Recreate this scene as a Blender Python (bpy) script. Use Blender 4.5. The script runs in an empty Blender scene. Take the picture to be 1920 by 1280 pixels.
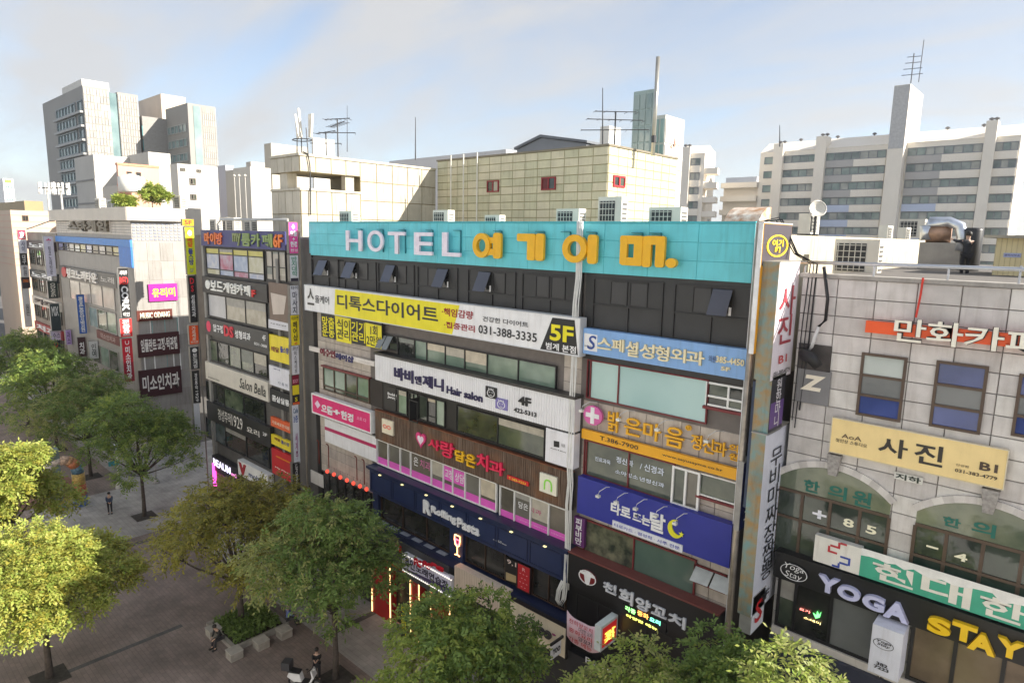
import bpy, math, random
import numpy as np
from mathutils import Vector, Matrix
random.seed(7)
SC = bpy.context.scene
COL = SC.collection

# ------------------------------------------------------------------ camera
FPX, PITCH, ROLL, YAW = 1217.1, 0.161865, 0.0190, 0.73947
CAMZ = 22.0
_fw = np.array([-math.sin(YAW), math.cos(YAW), 0.0]); _rt = np.array([math.cos(YAW), math.sin(YAW), 0.0]); _up = np.array([0, 0, 1.0])
_f2 = _fw*math.cos(PITCH) - _up*math.sin(PITCH); _u2 = _up*math.cos(PITCH) + _fw*math.sin(PITCH)
_r3 = _rt*math.cos(ROLL) + _u2*math.sin(ROLL); _u3 = _u2*math.cos(ROLL) - _rt*math.sin(ROLL)
cam = bpy.data.cameras.new('camera'); cam.sensor_width = 36; cam.lens = FPX/1920*36
cam.clip_start = 0.1; cam.clip_end = 9000
camo = bpy.data.objects.new('camera', cam); COL.objects.link(camo)
camo.matrix_world = Matrix(((_r3[0], _u3[0], -_f2[0], 0), (_r3[1], _u3[1], -_f2[1], 0), (_r3[2], _u3[2], -_f2[2], CAMZ), (0, 0, 0, 1)))
SC.camera = camo

# ------------------------------------------------------------------ light
SUN_E, SUN_PHI = math.radians(30), math.radians(26.4)      # towards +x, a little behind the street front
sd = Vector((math.cos(SUN_E)*math.cos(SUN_PHI), math.cos(SUN_E)*math.sin(SUN_PHI), math.sin(SUN_E)))
sl = bpy.data.lights.new('sun', 'SUN'); sl.energy = 3.8; sl.angle = math.radians(0.5); sl.color = (1.0, 0.93, 0.82)
so = bpy.data.objects.new('sun', sl); COL.objects.link(so)
so.rotation_euler = (-sd).to_track_quat('-Z', 'Y').to_euler()
W = bpy.data.worlds.new('World'); SC.world = W; W.use_nodes = True
nt = W.node_tree; N = nt.nodes; LK = nt.links
bg = N['Background']; bg.inputs[1].default_value = 0.068
sky = N.new('ShaderNodeTexSky'); sky.sky_type = 'NISHITA'; sky.sun_disc = False
sky.sun_elevation = SUN_E; sky.sun_rotation = math.atan2(sd.x, sd.y); sky.dust_density = 0.5; sky.air_density = 0.9; sky.ozone_density = 1.4
tc = N.new('ShaderNodeTexCoord'); sep = N.new('ShaderNodeSeparateXYZ'); LK.new(tc.outputs['Generated'], sep.inputs[0])
mx = N.new('ShaderNodeMath'); mx.operation = 'MAXIMUM'; mx.inputs[1].default_value = 0.0; LK.new(sep.outputs[2], mx.inputs[0])
ad = N.new('ShaderNodeMath'); ad.operation = 'ADD'; ad.inputs[1].default_value = 0.22; LK.new(mx.outputs[0], ad.inputs[0])
dv = N.new('ShaderNodeVectorMath'); dv.operation = 'DIVIDE'; LK.new(tc.outputs['Generated'], dv.inputs[0])
cb = N.new('ShaderNodeCombineXYZ')
for i in range(3): LK.new(ad.outputs[0], cb.inputs[i])
LK.new(cb.outputs[0], dv.inputs[1])
mp = N.new('ShaderNodeMapping'); mp.inputs['Scale'].default_value = (0.8, 2.1, 0.0); mp.inputs['Rotation'].default_value = (0, 0, 0.5); LK.new(dv.outputs[0], mp.inputs[0])
nz = N.new('ShaderNodeTexNoise'); nz.inputs['Scale'].default_value = 1.1; nz.inputs['Detail'].default_value = 7; nz.inputs['Roughness'].default_value = 0.56; nz.inputs['Distortion'].default_value = 0.5
LK.new(mp.outputs[0], nz.inputs['Vector'])
rp = N.new('ShaderNodeValToRGB'); rp.color_ramp.elements[0].position = 0.33; rp.color_ramp.elements[1].position = 0.62
rp.color_ramp.elements[0].color = (0.2, 0.2, 0.2, 1); rp.color_ramp.elements[1].color = (0.92, 0.92, 0.92, 1); LK.new(nz.outputs[0], rp.inputs[0])
mixc = N.new('ShaderNodeMix'); mixc.data_type = 'RGBA'; LK.new(rp.outputs[0], mixc.inputs[0]); LK.new(sky.outputs[0], mixc.inputs[6])
mixc.inputs[7].default_value = (3.3, 3.28, 3.3, 1); LK.new(mixc.outputs[2], bg.inputs[0])
SC.view_settings.view_transform = 'Standard'; SC.view_settings.look = 'None'; SC.view_settings.exposure = 1.65; SC.view_settings.gamma = 1

# ------------------------------------------------------------------ pixels -> places
Z = dict(O=(0, 0, 1), A1=(0, 100, 4), A2=(0, 380, 4), A3=(340, 390, 4.4154), A4=(340, 640, 4.5714), A5=(480, 180, 5.3333), A6=(560, 380, 3.4286), A7=(560, 620, 3.4286),
         A8=(1020, 380, 4), B1=(1060, 600, 3.5545), B2=(1020, 880, 3.2), B3=(660, 860, 3.0477), B4=(1400, 400, 3.6923), B5=(1420, 700, 3.84), B6=(1420, 960, 3.84),
         B7=(1100, 90, 3.88), B8=(1380, 100, 3.5556), C1=(0, 620, 4), C2=(0, 800, 2.6675), C3=(240, 860, 3.0481), C4=(700, 1040, 3.84), C5=(800, 230, 3.6923), C6=(0, 300, 4), C7=(1100, 1080, 3.2))
def ray(zm, x, y):
    ox, oy, s = Z[zm]; x = ox+x/s; y = oy+y/s
    return _r3*(x-960) + _u3*(640-y) + _f2*FPX
def onY(zm, x, y, c):
    r = ray(zm, x, y)*1.0; r = r*(c/r[1]); return (r[0], c, r[2]+CAMZ)
def onX(zm, x, y, c):
    r = ray(zm, x, y)*1.0; r = r*(c/r[0]); return (c, r[1], r[2]+CAMZ)
def onZ(zm, x, y, c=0.0):
    r = ray(zm, x, y)*1.0; r = r*((c-CAMZ)/r[2]); return (r[0], r[1], c)
def uv(zm, x, y, plane, c):
    p = onY(zm, x, y, c) if plane == 'Y' else onX(zm, x, y, c)
    return (p[0], p[2]) if plane == 'Y' else (p[1], p[2])
def rect(zm, b, plane='Y', c=21.0):
    u0, v1 = uv(zm, b[0], b[1], plane, c); u1, v0 = uv(zm, b[2], b[3], plane, c)
    return u0, u1, v0, v1

# ------------------------------------------------------------------ materials (procedural)
MATS = {}
def M(col, rough=0.55, metal=0.0, var=0.10, scale=2.5, streak=0.0, bump=0.0, emit=0.0, spec=0.5, kind='plain', col2=None):
    key = (tuple(col), rough, metal, var, scale, streak, bump, emit, spec, kind, tuple(col2) if col2 else None)
    if key in MATS: return MATS[key]
    m = bpy.data.materials.new(kind); m.use_nodes = True; t = m.node_tree; n = t.nodes; l = t.links
    b = n['Principled BSDF']; b.inputs['Roughness'].default_value = rough; b.inputs['Metallic'].default_value = metal
    b.inputs['Specular IOR Level'].default_value = spec
    g = n.new('ShaderNodeNewGeometry')
    no = n.new('ShaderNodeTexNoise'); no.inputs['Scale'].default_value = scale; no.inputs['Detail'].default_value = 5; l.new(g.outputs['Position'], no.inputs['Vector'])
    mi = n.new('ShaderNodeMix'); mi.data_type = 'RGBA'
    c = np.array(col); c2 = np.array(col2) if col2 else None
    a_ = c*(1-var) if c2 is None else c; b_ = np.minimum(c*(1+var), 0.92) if c2 is None else c2
    mi.inputs[6].default_value = (*a_, 1); mi.inputs[7].default_value = (*b_, 1)
    mr = n.new('ShaderNodeMapRange'); mr.inputs[1].default_value = 0.33; mr.inputs[2].default_value = 0.67; l.new(no.outputs[0], mr.inputs[0]); l.new(mr.outputs[0], mi.inputs[0])
    out = mi.outputs[2]
    if streak > 0:
        ma = n.new('ShaderNodeMapping'); ma.inputs['Scale'].default_value = (3.2, 3.2, 0.28); l.new(g.outputs['Position'], ma.inputs[0])
        n2 = n.new('ShaderNodeTexNoise'); n2.inputs['Scale'].default_value = 1.6; n2.inputs['Detail'].default_value = 6; n2.inputs['Roughness'].default_value = 0.65; l.new(ma.outputs[0], n2.inputs['Vector'])
        r2 = n.new('ShaderNodeMapRange'); r2.inputs[1].default_value = 0.5; r2.inputs[2].default_value = 0.75; r2.inputs[4].default_value = streak; l.new(n2.outputs[0], r2.inputs[0])
        m2 = n.new('ShaderNodeMix'); m2.data_type = 'RGBA'; l.new(r2.outputs[0], m2.inputs[0]); l.new(out, m2.inputs[6]); m2.inputs[7].default_value = (*(c*np.array((0.42, 0.36, 0.30))), 1)
        out = m2.outputs[2]
    l.new(out, b.inputs['Base Color'])
    if bump > 0:
        bn = n.new('ShaderNodeBump'); bn.inputs['Strength'].default_value = bump; bn.inputs['Distance'].default_value = 0.02
        n3 = n.new('ShaderNodeTexNoise'); n3.inputs['Scale'].default_value = scale*9; n3.inputs['Detail'].default_value = 4; l.new(g.outputs['Position'], n3.inputs['Vector'])
        l.new(n3.outputs[0], bn.inputs['Height']); l.new(bn.outputs[0], b.inputs['Normal'])
    if kind == 'glass':
        bn = n.new('ShaderNodeBump'); bn.inputs['Strength'].default_value = 0.10; bn.inputs['Distance'].default_value = 0.05
        n3 = n.new('ShaderNodeTexNoise'); n3.inputs['Scale'].default_value = 1.3; n3.inputs['Detail'].default_value = 2; l.new(g.outputs['Position'], n3.inputs['Vector']); l.new(n3.outputs[0], bn.inputs['Height']); l.new(bn.outputs[0], b.inputs['Normal'])
    if emit > 0:
        b.inputs['Emission Color'].default_value = (*col, 1); b.inputs['Emission Strength'].default_value = emit
    MATS[key] = m; return m
def GLASS(col=(0.03, 0.04, 0.04), col2=(0.10, 0.12, 0.11), rough=0.04, scale=0.9, spec=0.7): return M(col, rough, 0, 0.1, scale, 0, 0, 0, spec, 'glass', col2)
def S(*c):      # sRGB 0-255 as seen, to base colour
    return tuple(min(0.88, 1.15*((v/255.0+0.055)/1.055)**2.4 if v > 10 else v/255/12.92) for v in c)

# ------------------------------------------------------------------ meshes and things
class MB:
    def __init__(s): s.v = []; s.f = []
    def box(s, x0, x1, y0, y1, z0, z1):
        i = len(s.v); s.v += [(x0,y0,z0),(x1,y0,z0),(x1,y1,z0),(x0,y1,z0),(x0,y0,z1),(x1,y0,z1),(x1,y1,z1),(x0,y1,z1)]
        s.f += [(i,i+3,i+2,i+1),(i+4,i+5,i+6,i+7),(i,i+1,i+5,i+4),(i+1,i+2,i+6,i+5),(i+2,i+3,i+7,i+6),(i+3,i,i+4,i+7)]; return s
    def prism(s, pts, vec):                   # closed polygon swept along vec
        i = len(s.v); k = len(pts); s.v += [tuple(p) for p in pts] + [(p[0]+vec[0], p[1]+vec[1], p[2]+vec[2]) for p in pts]
        s.f.append(tuple(range(i+k-1, i-1, -1))); s.f.append(tuple(range(i+k, i+2*k)))
        for a in range(k): b = (a+1) % k; s.f.append((i+a, i+b, i+k+b, i+k+a))
        return s
    def tube(s, pts, r, n=8, caps=True):
        pts = [Vector(p) for p in pts]; rr = r if isinstance(r, (list, tuple)) else [r]*len(pts); base = len(s.v)
        for k, p in enumerate(pts):
            d = (pts[min(k+1, len(pts)-1)] - pts[max(k-1, 0)]).normalized()
            a = Vector((0, 0, 1)) if abs(d.z) < 0.9 else Vector((1, 0, 0)); u = d.cross(a).normalized(); w = d.cross(u)
            for q in range(n):
                t = 2*math.pi*q/n; s.v.append(tuple(p + (u*math.cos(t) + w*math.sin(t))*rr[k]))
        for k in range(len(pts)-1):
            for q in range(n):
                a = base+k*n+q; b = base+k*n+(q+1) % n; s.f.append((a, a+n, b+n, b))
        if caps: s.f.append(tuple(base+q for q in range(n))); s.f.append(tuple(base+(len(pts)-1)*n+q for q in range(n-1, -1, -1)))
        return s
    def lathe(s, prof, n=14, c=(0, 0, 0)):    # (radius, z) profile about a vertical axis
        base = len(s.v)
        for (r, z) in prof:
            for q in range(n): t = 2*math.pi*q/n; s.v.append((c[0]+r*math.cos(t), c[1]+r*math.sin(t), c[2]+z))
        for k in range(len(prof)-1):
            for q in range(n): a = base+k*n+q; b = base+k*n+(q+1) % n; s.f.append((a, b, b+n, a+n))
        s.f.append(tuple(base+q for q in range(n-1, -1, -1))); s.f.append(tuple(base+(len(prof)-1)*n+q for q in range(n)))
        return s
ORG = {}
def thing(name, label, cat, loc=(0, 0, 0), group=None, rot=0.0):
    o = bpy.data.objects.new(name, None); COL.objects.link(o); o.location = loc; o.rotation_euler = (0, 0, rot); o.empty_display_size = 0.2
    o['label'] = label; o['category'] = cat
    if group: o['group'] = group
    ORG[o.name] = Vector(loc) if rot == 0 else Vector((0, 0, 0)); return o
def part(name, mb, mat, parent, smooth=False):
    me = bpy.data.meshes.new(name); og = ORG[parent.name] if parent else Vector((0, 0, 0))
    me.from_pydata([(a-og.x, b-og.y, c-og.z) for a, b, c in mb.v], [], mb.f)
    me.materials.append(mat)
    if smooth:
        for p in me.polygons: p.use_smooth = True
    o = bpy.data.objects.new(name, me); COL.objects.link(o)
    if parent: o.parent = parent; ORG[o.name] = og
    return o
def pbox(name, parent, mat, x0, x1, y0, y1, z0, z1): return part(name, MB().box(min(x0,x1), max(x0,x1), min(y0,y1), max(y0,y1), min(z0,z1), max(z0,z1)), mat, parent)
def copy_tree(o, parent=None):
    c = o.copy(); COL.objects.link(c); c.parent = parent; ORG[c.name] = ORG.get(o.name, Vector((0, 0, 0)))
    for ch in o.children: copy_tree(ch, c)
    return c
def structure(name, mb, mat):
    me = bpy.data.meshes.new(name); me.from_pydata(mb.v, [], mb.f); me.materials.append(mat)
    o = bpy.data.objects.new(name, me); COL.objects.link(o); o['kind'] = 'structure'; ORG[o.name] = Vector((0, 0, 0)); return o
def face(plane, c, u0, u1, v0, v1, depth, out=0.0):       # slab whose front is at plane coordinate c (+out towards the viewer side)
    if plane == 'Y': return MB().box(u0, u1, c-out, c+depth, v0, v1)
    return MB().box(c-depth, c+out, u0, u1, v0, v1)
def polyprism(plane, c, pts, th):
    if plane == 'Y': return MB().prism([(u, c, v) for u, v in pts], (0, -th, 0))
    return MB().prism([(c, u, v) for u, v in pts], (th, 0, 0))
TILE = {}
def tiles(parent, plane, c, u0, u1, v0, v1, nu, nv, mats, gap=0.014, th=0.025, name='tile', off=0.0, skip=None):
    w = (u1-u0)/nu; h = (v1-v0)/nv; og = ORG[parent.name]
    for j in range(nv):
        for i in range(nu):
            if skip and skip(u0+(i+.5)*w, v0+(j+.5)*h): continue
            mt = mats[random.randrange(len(mats))] if isinstance(mats, list) else mats
            key = (plane, round(w, 3), round(h, 3), gap, th, mt.name)
            if key not in TILE:
                a, b = w/2-gap/2, h/2-gap/2; mb = MB()
                e = min(0.012, th*0.5)
                if plane == 'Y':
                    mb.v = [(-a,0,-b),(a,0,-b),(a,0,b),(-a,0,b),(-a+e,-th,-b+e),(a-e,-th,-b+e),(a-e,-th,b-e),(-a+e,-th,b-e)]
                    mb.f = [(4,5,6,7),(0,1,5,4),(1,2,6,5),(2,3,7,6),(3,0,4,7)]
                else:
                    mb.v = [(0,-a,-b),(0,a,-b),(0,a,b),(0,-a,b),(th,-a+e,-b+e),(th,a-e,-b+e),(th,a-e,b-e),(th,-a+e,b-e)]
                    mb.f = [(4,5,6,7),(0,1,5,4),(1,2,6,5),(2,3,7,6),(3,0,4,7)]
                me = bpy.data.meshes.new(name); me.from_pydata(mb.v, [], mb.f); me.materials.append(mt); TILE[key] = me
            o = bpy.data.objects.new(name, TILE[key]); COL.objects.link(o); o.parent = parent
            sh = ((i+j) % 2)*0.0 + random.uniform(-.003, .003)
            p = (u0+(i+.5)*w, c+sh, v0+(j+.5)*h) if plane == 'Y' else (c+sh, u0+(i+.5)*w, v0+(j+.5)*h)
            o.location = (p[0]-og.x, p[1]-og.y, p[2]-og.z)
def window(parent, plane, c, u0, u1, v0, v1, cuts=None, n=1, fmat=None, panes=None, fw=0.05, th=0.07, rows=(1.0,), name='window', blinds=0.0):
    """a framed window: frame mesh is the part, each pane a sub-part"""
    if u1 < u0: u0, u1 = u1, u0
    if cuts is None: cuts = [i/n for i in range(n+1)]
    us = [u0+(u1-u0)*k for k in cuts]; rs = [0]
    for r in rows: rs.append(rs[-1]+r)
    vs = [v0+(v1-v0)*r/rs[-1] for r in rs]
    fb = MB()
    def bar(a, b, p, q):
        if plane == 'Y': fb.box(a, b, c-th, c+0.02, p, q)
        else: fb.box(c-0.02, c+th, a, b, p, q)
    for u in us: bar(max(u0, u-fw/2) if u > u0 else u0, u+fw/2 if u < u1 else u1+0.0, v0, v1) if (u0 < u < u1) else (bar(u0, u0+fw, v0, v1) if u <= u0+1e-6 else bar(u1-fw, u1, v0, v1))
    for k, v in enumerate(vs):
        a, b = (v, v+fw) if k == 0 else ((v-fw, v) if k == len(vs)-1 else (v-fw/2, v+fw/2))
        for i in range(len(us)-1):
            bar(us[i]+(fw if i == 0 else fw/2), us[i+1]-(fw if i == len(us)-2 else fw/2), a, b)
    w = part(name, fb, fmat, parent)
    if panes is None: panes = [GLASS()]
    q = 0
    for j in range(len(vs)-1):
        for i in range(len(us)-1):
            mt = panes[q % len(panes)]; q += 1
            if mt is None: continue
            part('pane', face(plane, c, us[i]+.01, us[i+1]-.01, vs[j]+.01, vs[j+1]-.01, 0.012, 0.012), mt, w)
            if random.random() < blinds:
                hh = (vs[j+1]-vs[j])*random.uniform(.15, .65); part('blind', face(plane, c, us[i]+fw*.6, us[i+1]-fw*.6, vs[j+1]-hh, vs[j+1]-fw*.6, -.013, .019), M(random.choice([S(176, 170, 156), S(150, 148, 142), S(120, 124, 118), S(190, 180, 160)]), .35, 0, .12, 3, .2), w)
    return w

# ------------------------------------------------------------------ lettering: collected, built in one go at the end
TXT = []
def text(parent, s, plane, c, r, col, ext=0.012, bold=0.014, emit=0.0, name='lettering', rot=0, res=2, shear=0.0, mat=None, keep=False):
    u0, u1, v0, v1 = r
    TXT.append((parent, s, plane, c, min(u0, u1), max(u0, u1), min(v0, v1), max(v0, v1), mat or M(col, 0.5, 0, 0.05, 3, 0, 0, emit), ext, bold, name, rot, res, shear, keep))
def build_texts():
    tmp = []
    for j in TXT:
        cu = bpy.data.curves.new('lettering', 'FONT'); cu.body = j[1]; cu.offset = j[10]; cu.resolution_u = j[13]; cu.align_x = 'CENTER'; cu.shear = j[14]
        cu.space_line = 0.92; cu.extrude = 0.1 if j[9] > 0.02 else 0.0
        o = bpy.data.objects.new('lettering', cu); COL.objects.link(o); tmp.append(o)
    bpy.context.view_layer.update(); dg = bpy.context.evaluated_depsgraph_get()
    for j, o in zip(TXT, tmp):
        me = bpy.data.meshes.new_from_object(o.evaluated_get(dg)); par, s, plane, c, u0, u1, v0, v1, mt, ext, bold, name, rot, res, shear, keep = j
        nv = len(me.vertices)
        if nv == 0: continue
        a = np.empty(nv*3); me.vertices.foreach_get('co', a); a = a.reshape(-1, 3)
        if rot: a = np.stack([-a[:, 1], a[:, 0], a[:, 2]], 1) if rot == 1 else np.stack([a[:, 1], -a[:, 0], a[:, 2]], 1)
        lo, hi = a.min(0), a.max(0); d = np.maximum(hi-lo, 1e-6)
        su, sv = (u1-u0)/d[0], (v1-v0)/d[1]
        U = (u0+u1)/2 + (a[:, 0]-(lo[0]+hi[0])/2)*(min(su, sv) if keep else su); V = (v0+v1)/2 + (a[:, 1]-(lo[1]+hi[1])/2)*(min(su, sv) if keep else sv)
        Wd = ((a[:, 2]-lo[2])/d[2]*ext if d[2] > 1e-4 else np.full(nv, ext)) + 0.003
        og = ORG[par.name]
        b = np.stack([U-og.x, c-Wd-og.y, V-og.z], 1) if plane == 'Y' else np.stack([c+Wd-og.x, U-og.y, V-og.z], 1)
        me.vertices.foreach_set('co', b.ravel()); me.materials.clear(); me.materials.append(mt); me.update()
        n = bpy.data.objects.new(name, me); COL.objects.link(n); n.parent = par
    for o in tmp:
        cu = o.data; bpy.data.objects.remove(o); bpy.data.curves.remove(cu)

def sign(name, label, zm, b, board, plane='Y', c=20.75, depth=0.22, frame=None, texts=(), polys=(), rough=0.45, group=None, streak=0.28, fw=0.04):
    """box sign: board, frame, printed areas, lettering; pixel boxes are read on the sign's own plane"""
    u0, u1, v0, v1 = rect(zm, b, plane, c); u0, u1 = min(u0, u1), max(u0, u1); v0, v1 = min(v0, v1), max(v0, v1)
    loc = ((u0+u1)/2, c, v0) if plane == 'Y' else (c, (u0+u1)/2, v0)
    t = thing(name, label, 'sign', loc, group)
    part('board', face(plane, c, u0, u1, v0, v1, depth), M(board, rough, 0, 0.05, 1.5, streak), t)
    if frame:
        fb = MB(); o = 0.025
        for (a, bb, p, q) in ((u0-fw, u1+fw, v1, v1+fw), (u0-fw, u1+fw, v0-fw, v0), (u0-fw, u0, v0, v1), (u1, u1+fw, v0, v1)):
            (fb.box(a, bb, c-o, c+depth, p, q) if plane == 'Y' else fb.box(c-depth, c+o, a, bb, p, q))
        part('frame', fb, M(frame, 0.4, 0.0, 0.06), t)
    for k, pl in enumerate(polys):
        pts, col = pl[0], pl[1]; zz = pl[2] if len(pl) > 2 else zm
        part('printed_panel', polyprism(plane, c-0.003*(k+1) if plane == 'Y' else c+0.003*(k+1), [uv(zz, x, y, plane, c) for x, y in pts], 0.003), M(col, rough, 0, 0.05, 1.5, streak*0.5), t)
    lift = 0.004*len(polys)+0.003
    for tx in texts:
        s, bx, col = tx[:3]; kw = dict(tx[3]) if len(tx) > 3 else {}
        zz = kw.pop('zm', zm); text(t, s, plane, c-lift if plane == 'Y' else c+lift, rect(zz, bx, plane, c), col, **kw)
    return t
BLACK = S(22, 22, 24); WHITE = S(228, 228, 230); CREAM = S(232, 222, 196); YEL = S(240, 214, 30); RED = S(200, 30, 40); NAVY = S(22, 34, 70); GREY = S(120, 122, 124)
# ------------------------------------------------------------------ ground
structure('ground', MB().box(-3500, 2500, -600, 4500, -1.0, -0.02), M((0.13, 0.125, 0.12), 0.9, 0, 0.2, 0.05))
def paving(col, col2, bw, bh, mortar):
    m = bpy.data.materials.new('paving'); m.use_nodes = True; t = m.node_tree; n = t.nodes; l = t.links; b = n['Principled BSDF']; b.inputs['Roughness'].default_value = 0.8
    g = n.new('ShaderNodeNewGeometry'); br = n.new('ShaderNodeTexBrick'); br.inputs['Scale'].default_value = 1.0; br.inputs['Brick Width'].default_value = bw; br.inputs['Row Height'].default_value = bh; br.inputs['Mortar Size'].default_value = mortar
    br.inputs['Color1'].default_value = (*col, 1); br.inputs['Color2'].default_value = (*col2, 1); br.inputs['Mortar'].default_value = (*(np.array(col)*0.82), 1); l.new(g.outputs['Position'], br.inputs['Vector'])
    no = n.new('ShaderNodeTexNoise'); no.inputs['Scale'].default_value = 0.35; no.inputs['Detail'].default_value = 8; no.inputs['Roughness'].default_value = 0.65; l.new(g.outputs['Position'], no.inputs['Vector'])
    mr = n.new('ShaderNodeMapRange'); mr.inputs[1].default_value = 0.3; mr.inputs[2].default_value = 0.7; mr.inputs[3].default_value = 0.55; mr.inputs[4].default_value = 1.3; l.new(no.outputs[0], mr.inputs[0])
    mu = n.new('ShaderNodeVectorMath'); mu.operation = 'SCALE'; l.new(br.outputs[0], mu.inputs[0]); l.new(mr.outputs[0], mu.inputs['Scale']); l.new(mu.outputs[0], b.inputs['Base Color'])
    return m
BROWN_PAVE = paving((0.23, 0.19, 0.175), (0.275, 0.22, 0.20), 0.42, 0.21, 0.012)
GREY_PAVE = paving((0.36, 0.355, 0.345), (0.42, 0.41, 0.40), 0.62, 0.31, 0.012)
RED_PAVE = paving((0.26, 0.13, 0.10), (0.30, 0.16, 0.12), 0.3, 0.15, 0.012)
DARK_PAVE = paving((0.10, 0.10, 0.10), (0.125, 0.12, 0.12), 0.3, 0.3, 0.01)
structure('pavement', MB().box(-260, 40, -3, 21.3, -0.1, 0.0), BROWN_PAVE)
structure('path', MB().box(-260, 40, 17.2, 21.2, -0.05, 0.004), GREY_PAVE)
structure('path', MB().box(-68, -51.6, 21.2, 80, -0.05, 0.006), GREY_PAVE)
structure('path', MB().box(-60.2, -49.5, 10.2, 17.2, -0.05, 0.004), GREY_PAVE)
structure('path', MB().box(-66.5, -60.4, 9.0, 14.2, -0.05, 0.004), RED_PAVE)
for x0, x1, y0, y1 in ((-29.6, -29.2, 17.25, 21.15), (-48.6, -48.2, 3, 17.0), (-36.2, -35.9, 3, 12.4), (-19, -18.6, 17.25, 21.15)):
    structure('paving_strip', MB().box(x0, x1, y0, y1, -0.02, 0.009), DARK_PAVE)

# ------------------------------------------------------------------ hotel building
YW = 21.2
hx0, hx1 = -35.65, -8.62
hotel = thing('hotel_building', 'seven storey building with turquoise fascia and rows of shop signs', 'building', (-22, 30, 0))
TILEM = [M(S(178, 168, 158), 0.6, 0, 0.10, 3, 0.35), M(S(170, 161, 153), 0.6, 0, 0.10, 3, 0.3), M(S(184, 175, 164), 0.6, 0, 0.10, 3, 0.4)]
GROUT = M(S(110, 104, 100), 0.8)
hwall = part('wall', MB().box(hx0, hx1, YW+0.03, 46, 0, 21.6), GROUT, hotel)
part('roof_slab', MB().box(hx0+0.3, hx1-0.3, YW+0.4, 45.7, 21.6, 21.72), M(S(150, 150, 142), 0.85, 0, 0.2, 0.6), hotel)
tealm = [M(S(100, 196, 206), 0.45, 0, 0.07, 1.2, 0.22), M(S(96, 193, 203), 0.45, 0, 0.07, 1.2, 0.3)]
TZ0, TZ1 = 20.60, 22.56
fascia = part('fascia', MB().box(hx0-0.1, hx1+0.02, 20.98, YW+0.35, TZ0, TZ1-0.02), M(S(90, 186, 196), 0.5), hotel)
tiles(fascia, 'Y', 20.98, hx0-0.1, hx1+0.02, TZ0, TZ1-0.04, 14, 3, tealm, gap=0.005, th=0.02, name='fascia_panel')
part('coping', MB().box(hx0-0.12, hx1+0.04, 20.93, YW+0.4, TZ1-0.03, TZ1+0.03), M(S(60, 165, 176), 0.45, 0, 0.08), hotel)
part('fascia_wrap', MB().prism([(hx0-0.12, 20.98, 20.7), (hx0-0.55, 21.15, 20.7), (hx0-0.6, 21.7, 20.7), (hx0-0.12, 21.7, 20.7)], (0, 0, 1.84)), tealm[0], hotel)
# black sixth floor
BK = M(S(50, 50, 50), 0.5, 0, 0.12, 1.3, 0.1); BKF = M(S(40, 40, 41), 0.42, 0, 0.08); BKP = M(S(54, 54, 55), 0.32, 0, 0.1, 1.0)
blk_l = part('black_cladding', MB().box(hx0, -15.5, 21.08, YW+0.02, 17.85, TZ0-0.01), BK, hotel)
blk_r = part('black_cladding', MB().box(-15.3, hx1, 21.08, YW+0.02, 17.15, TZ0-0.01), BK, hotel)
def black_window(zm, xa, xb, yt, yb, opens=(), splits=(0.42, 0.72)):
    c = 21.08; u0, _ = uv(zm, xa, yt, 'Y', c); u1, _ = uv(zm, xb, yt, 'Y', c); v1 = 20.42; v0 = 18.42; vm = 19.35
    fb = MB(); th = 0.055
    for u in (u0, u1-.06): fb.box(u, u+.06, c-th, c, v0, v1)
    for v in (v0, v1-.05): fb.box(u0+.06, u1-.06, c-th, c, v, v+.05)
    fb.box(u0+.06, u1-.06, c-th, c, vm, vm+.06)
    um = u0+(u1-u0)*0.52; fb.box(um, um+.05, c-th, c, v0+.05, vm)
    su = [u0+(u1-u0)*k for k in splits]
    w = (u1-u0)*0.27
    w_ = part('window', fb, BKF, hotel)
    for k, a in enumerate((u0+(u1-u0)*0.26, u0+(u1-u0)*0.54)):
        z0, z1 = vm+.09, v1-.08; wd = (u1-u0)*0.25
        sb = MB()
        if k in opens:
            d = 0.42; dz = 0.06       # awning sash hinged at the top, swung out
            p = [(a, c-th-.01, z1), (a+wd, c-th-.01, z1), (a+wd, c-th-d, z0+dz), (a, c-th-d, z0+dz)]
            sb.prism(p, (0, -0.03, -0.02)); part('sash', sb, M(S(70, 72, 82), 0.18, 0, 0.05, 1, 0, 0, 0, 0.7), w_)
            part('pane', MB().box(a+.03, a+wd-.03, c-.02, c-.008, z0, z1), GLASS((0.02, 0.02, 0.02), (0.04, 0.04, 0.04)), w_)
            part('sticker', MB().box(a+wd-.12, a+wd-.03, c-.03, c-.022, z0+.02, z0+.3), M(WHITE), w_)
        else:
            for (p, q, r, s_) in ((a, a+.04, z0, z1), (a+wd-.04, a+wd, z0, z1), (a+.04, a+wd-.04, z0, z0+.04), (a+.04, a+wd-.04, z1-.04, z1)): sb.box(p, q, c-.04, c, r, s_)
            part('sash', sb, BKF, w_); part('pane', MB().box(a+.04, a+wd-.04, c-.012, c-.002, z0+.04, z1-.04), BKP, w_)
for xa, xb, op in ((85, 300, (0,)), (255, 500, (0,)), (512, 745, (0,)), (765, 1025, (1,)), (1090, 1400, (0,)), (1440, 1800, ())): black_window('A6', xa, xb, 420, 600, op)
for xa, xb, op in ((375, 905, ()), (985, 1560, (1,))): black_window('A8', xa, xb, 560, 850, op)
part('ledge', MB().box(hx0, -15.5, 20.98, 21.08, 17.85, 18.0), BKF, hotel); part('ledge', MB().box(-15.3, hx1, 20.98, 21.08, 17.6, 17.72), BKF, hotel)
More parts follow.
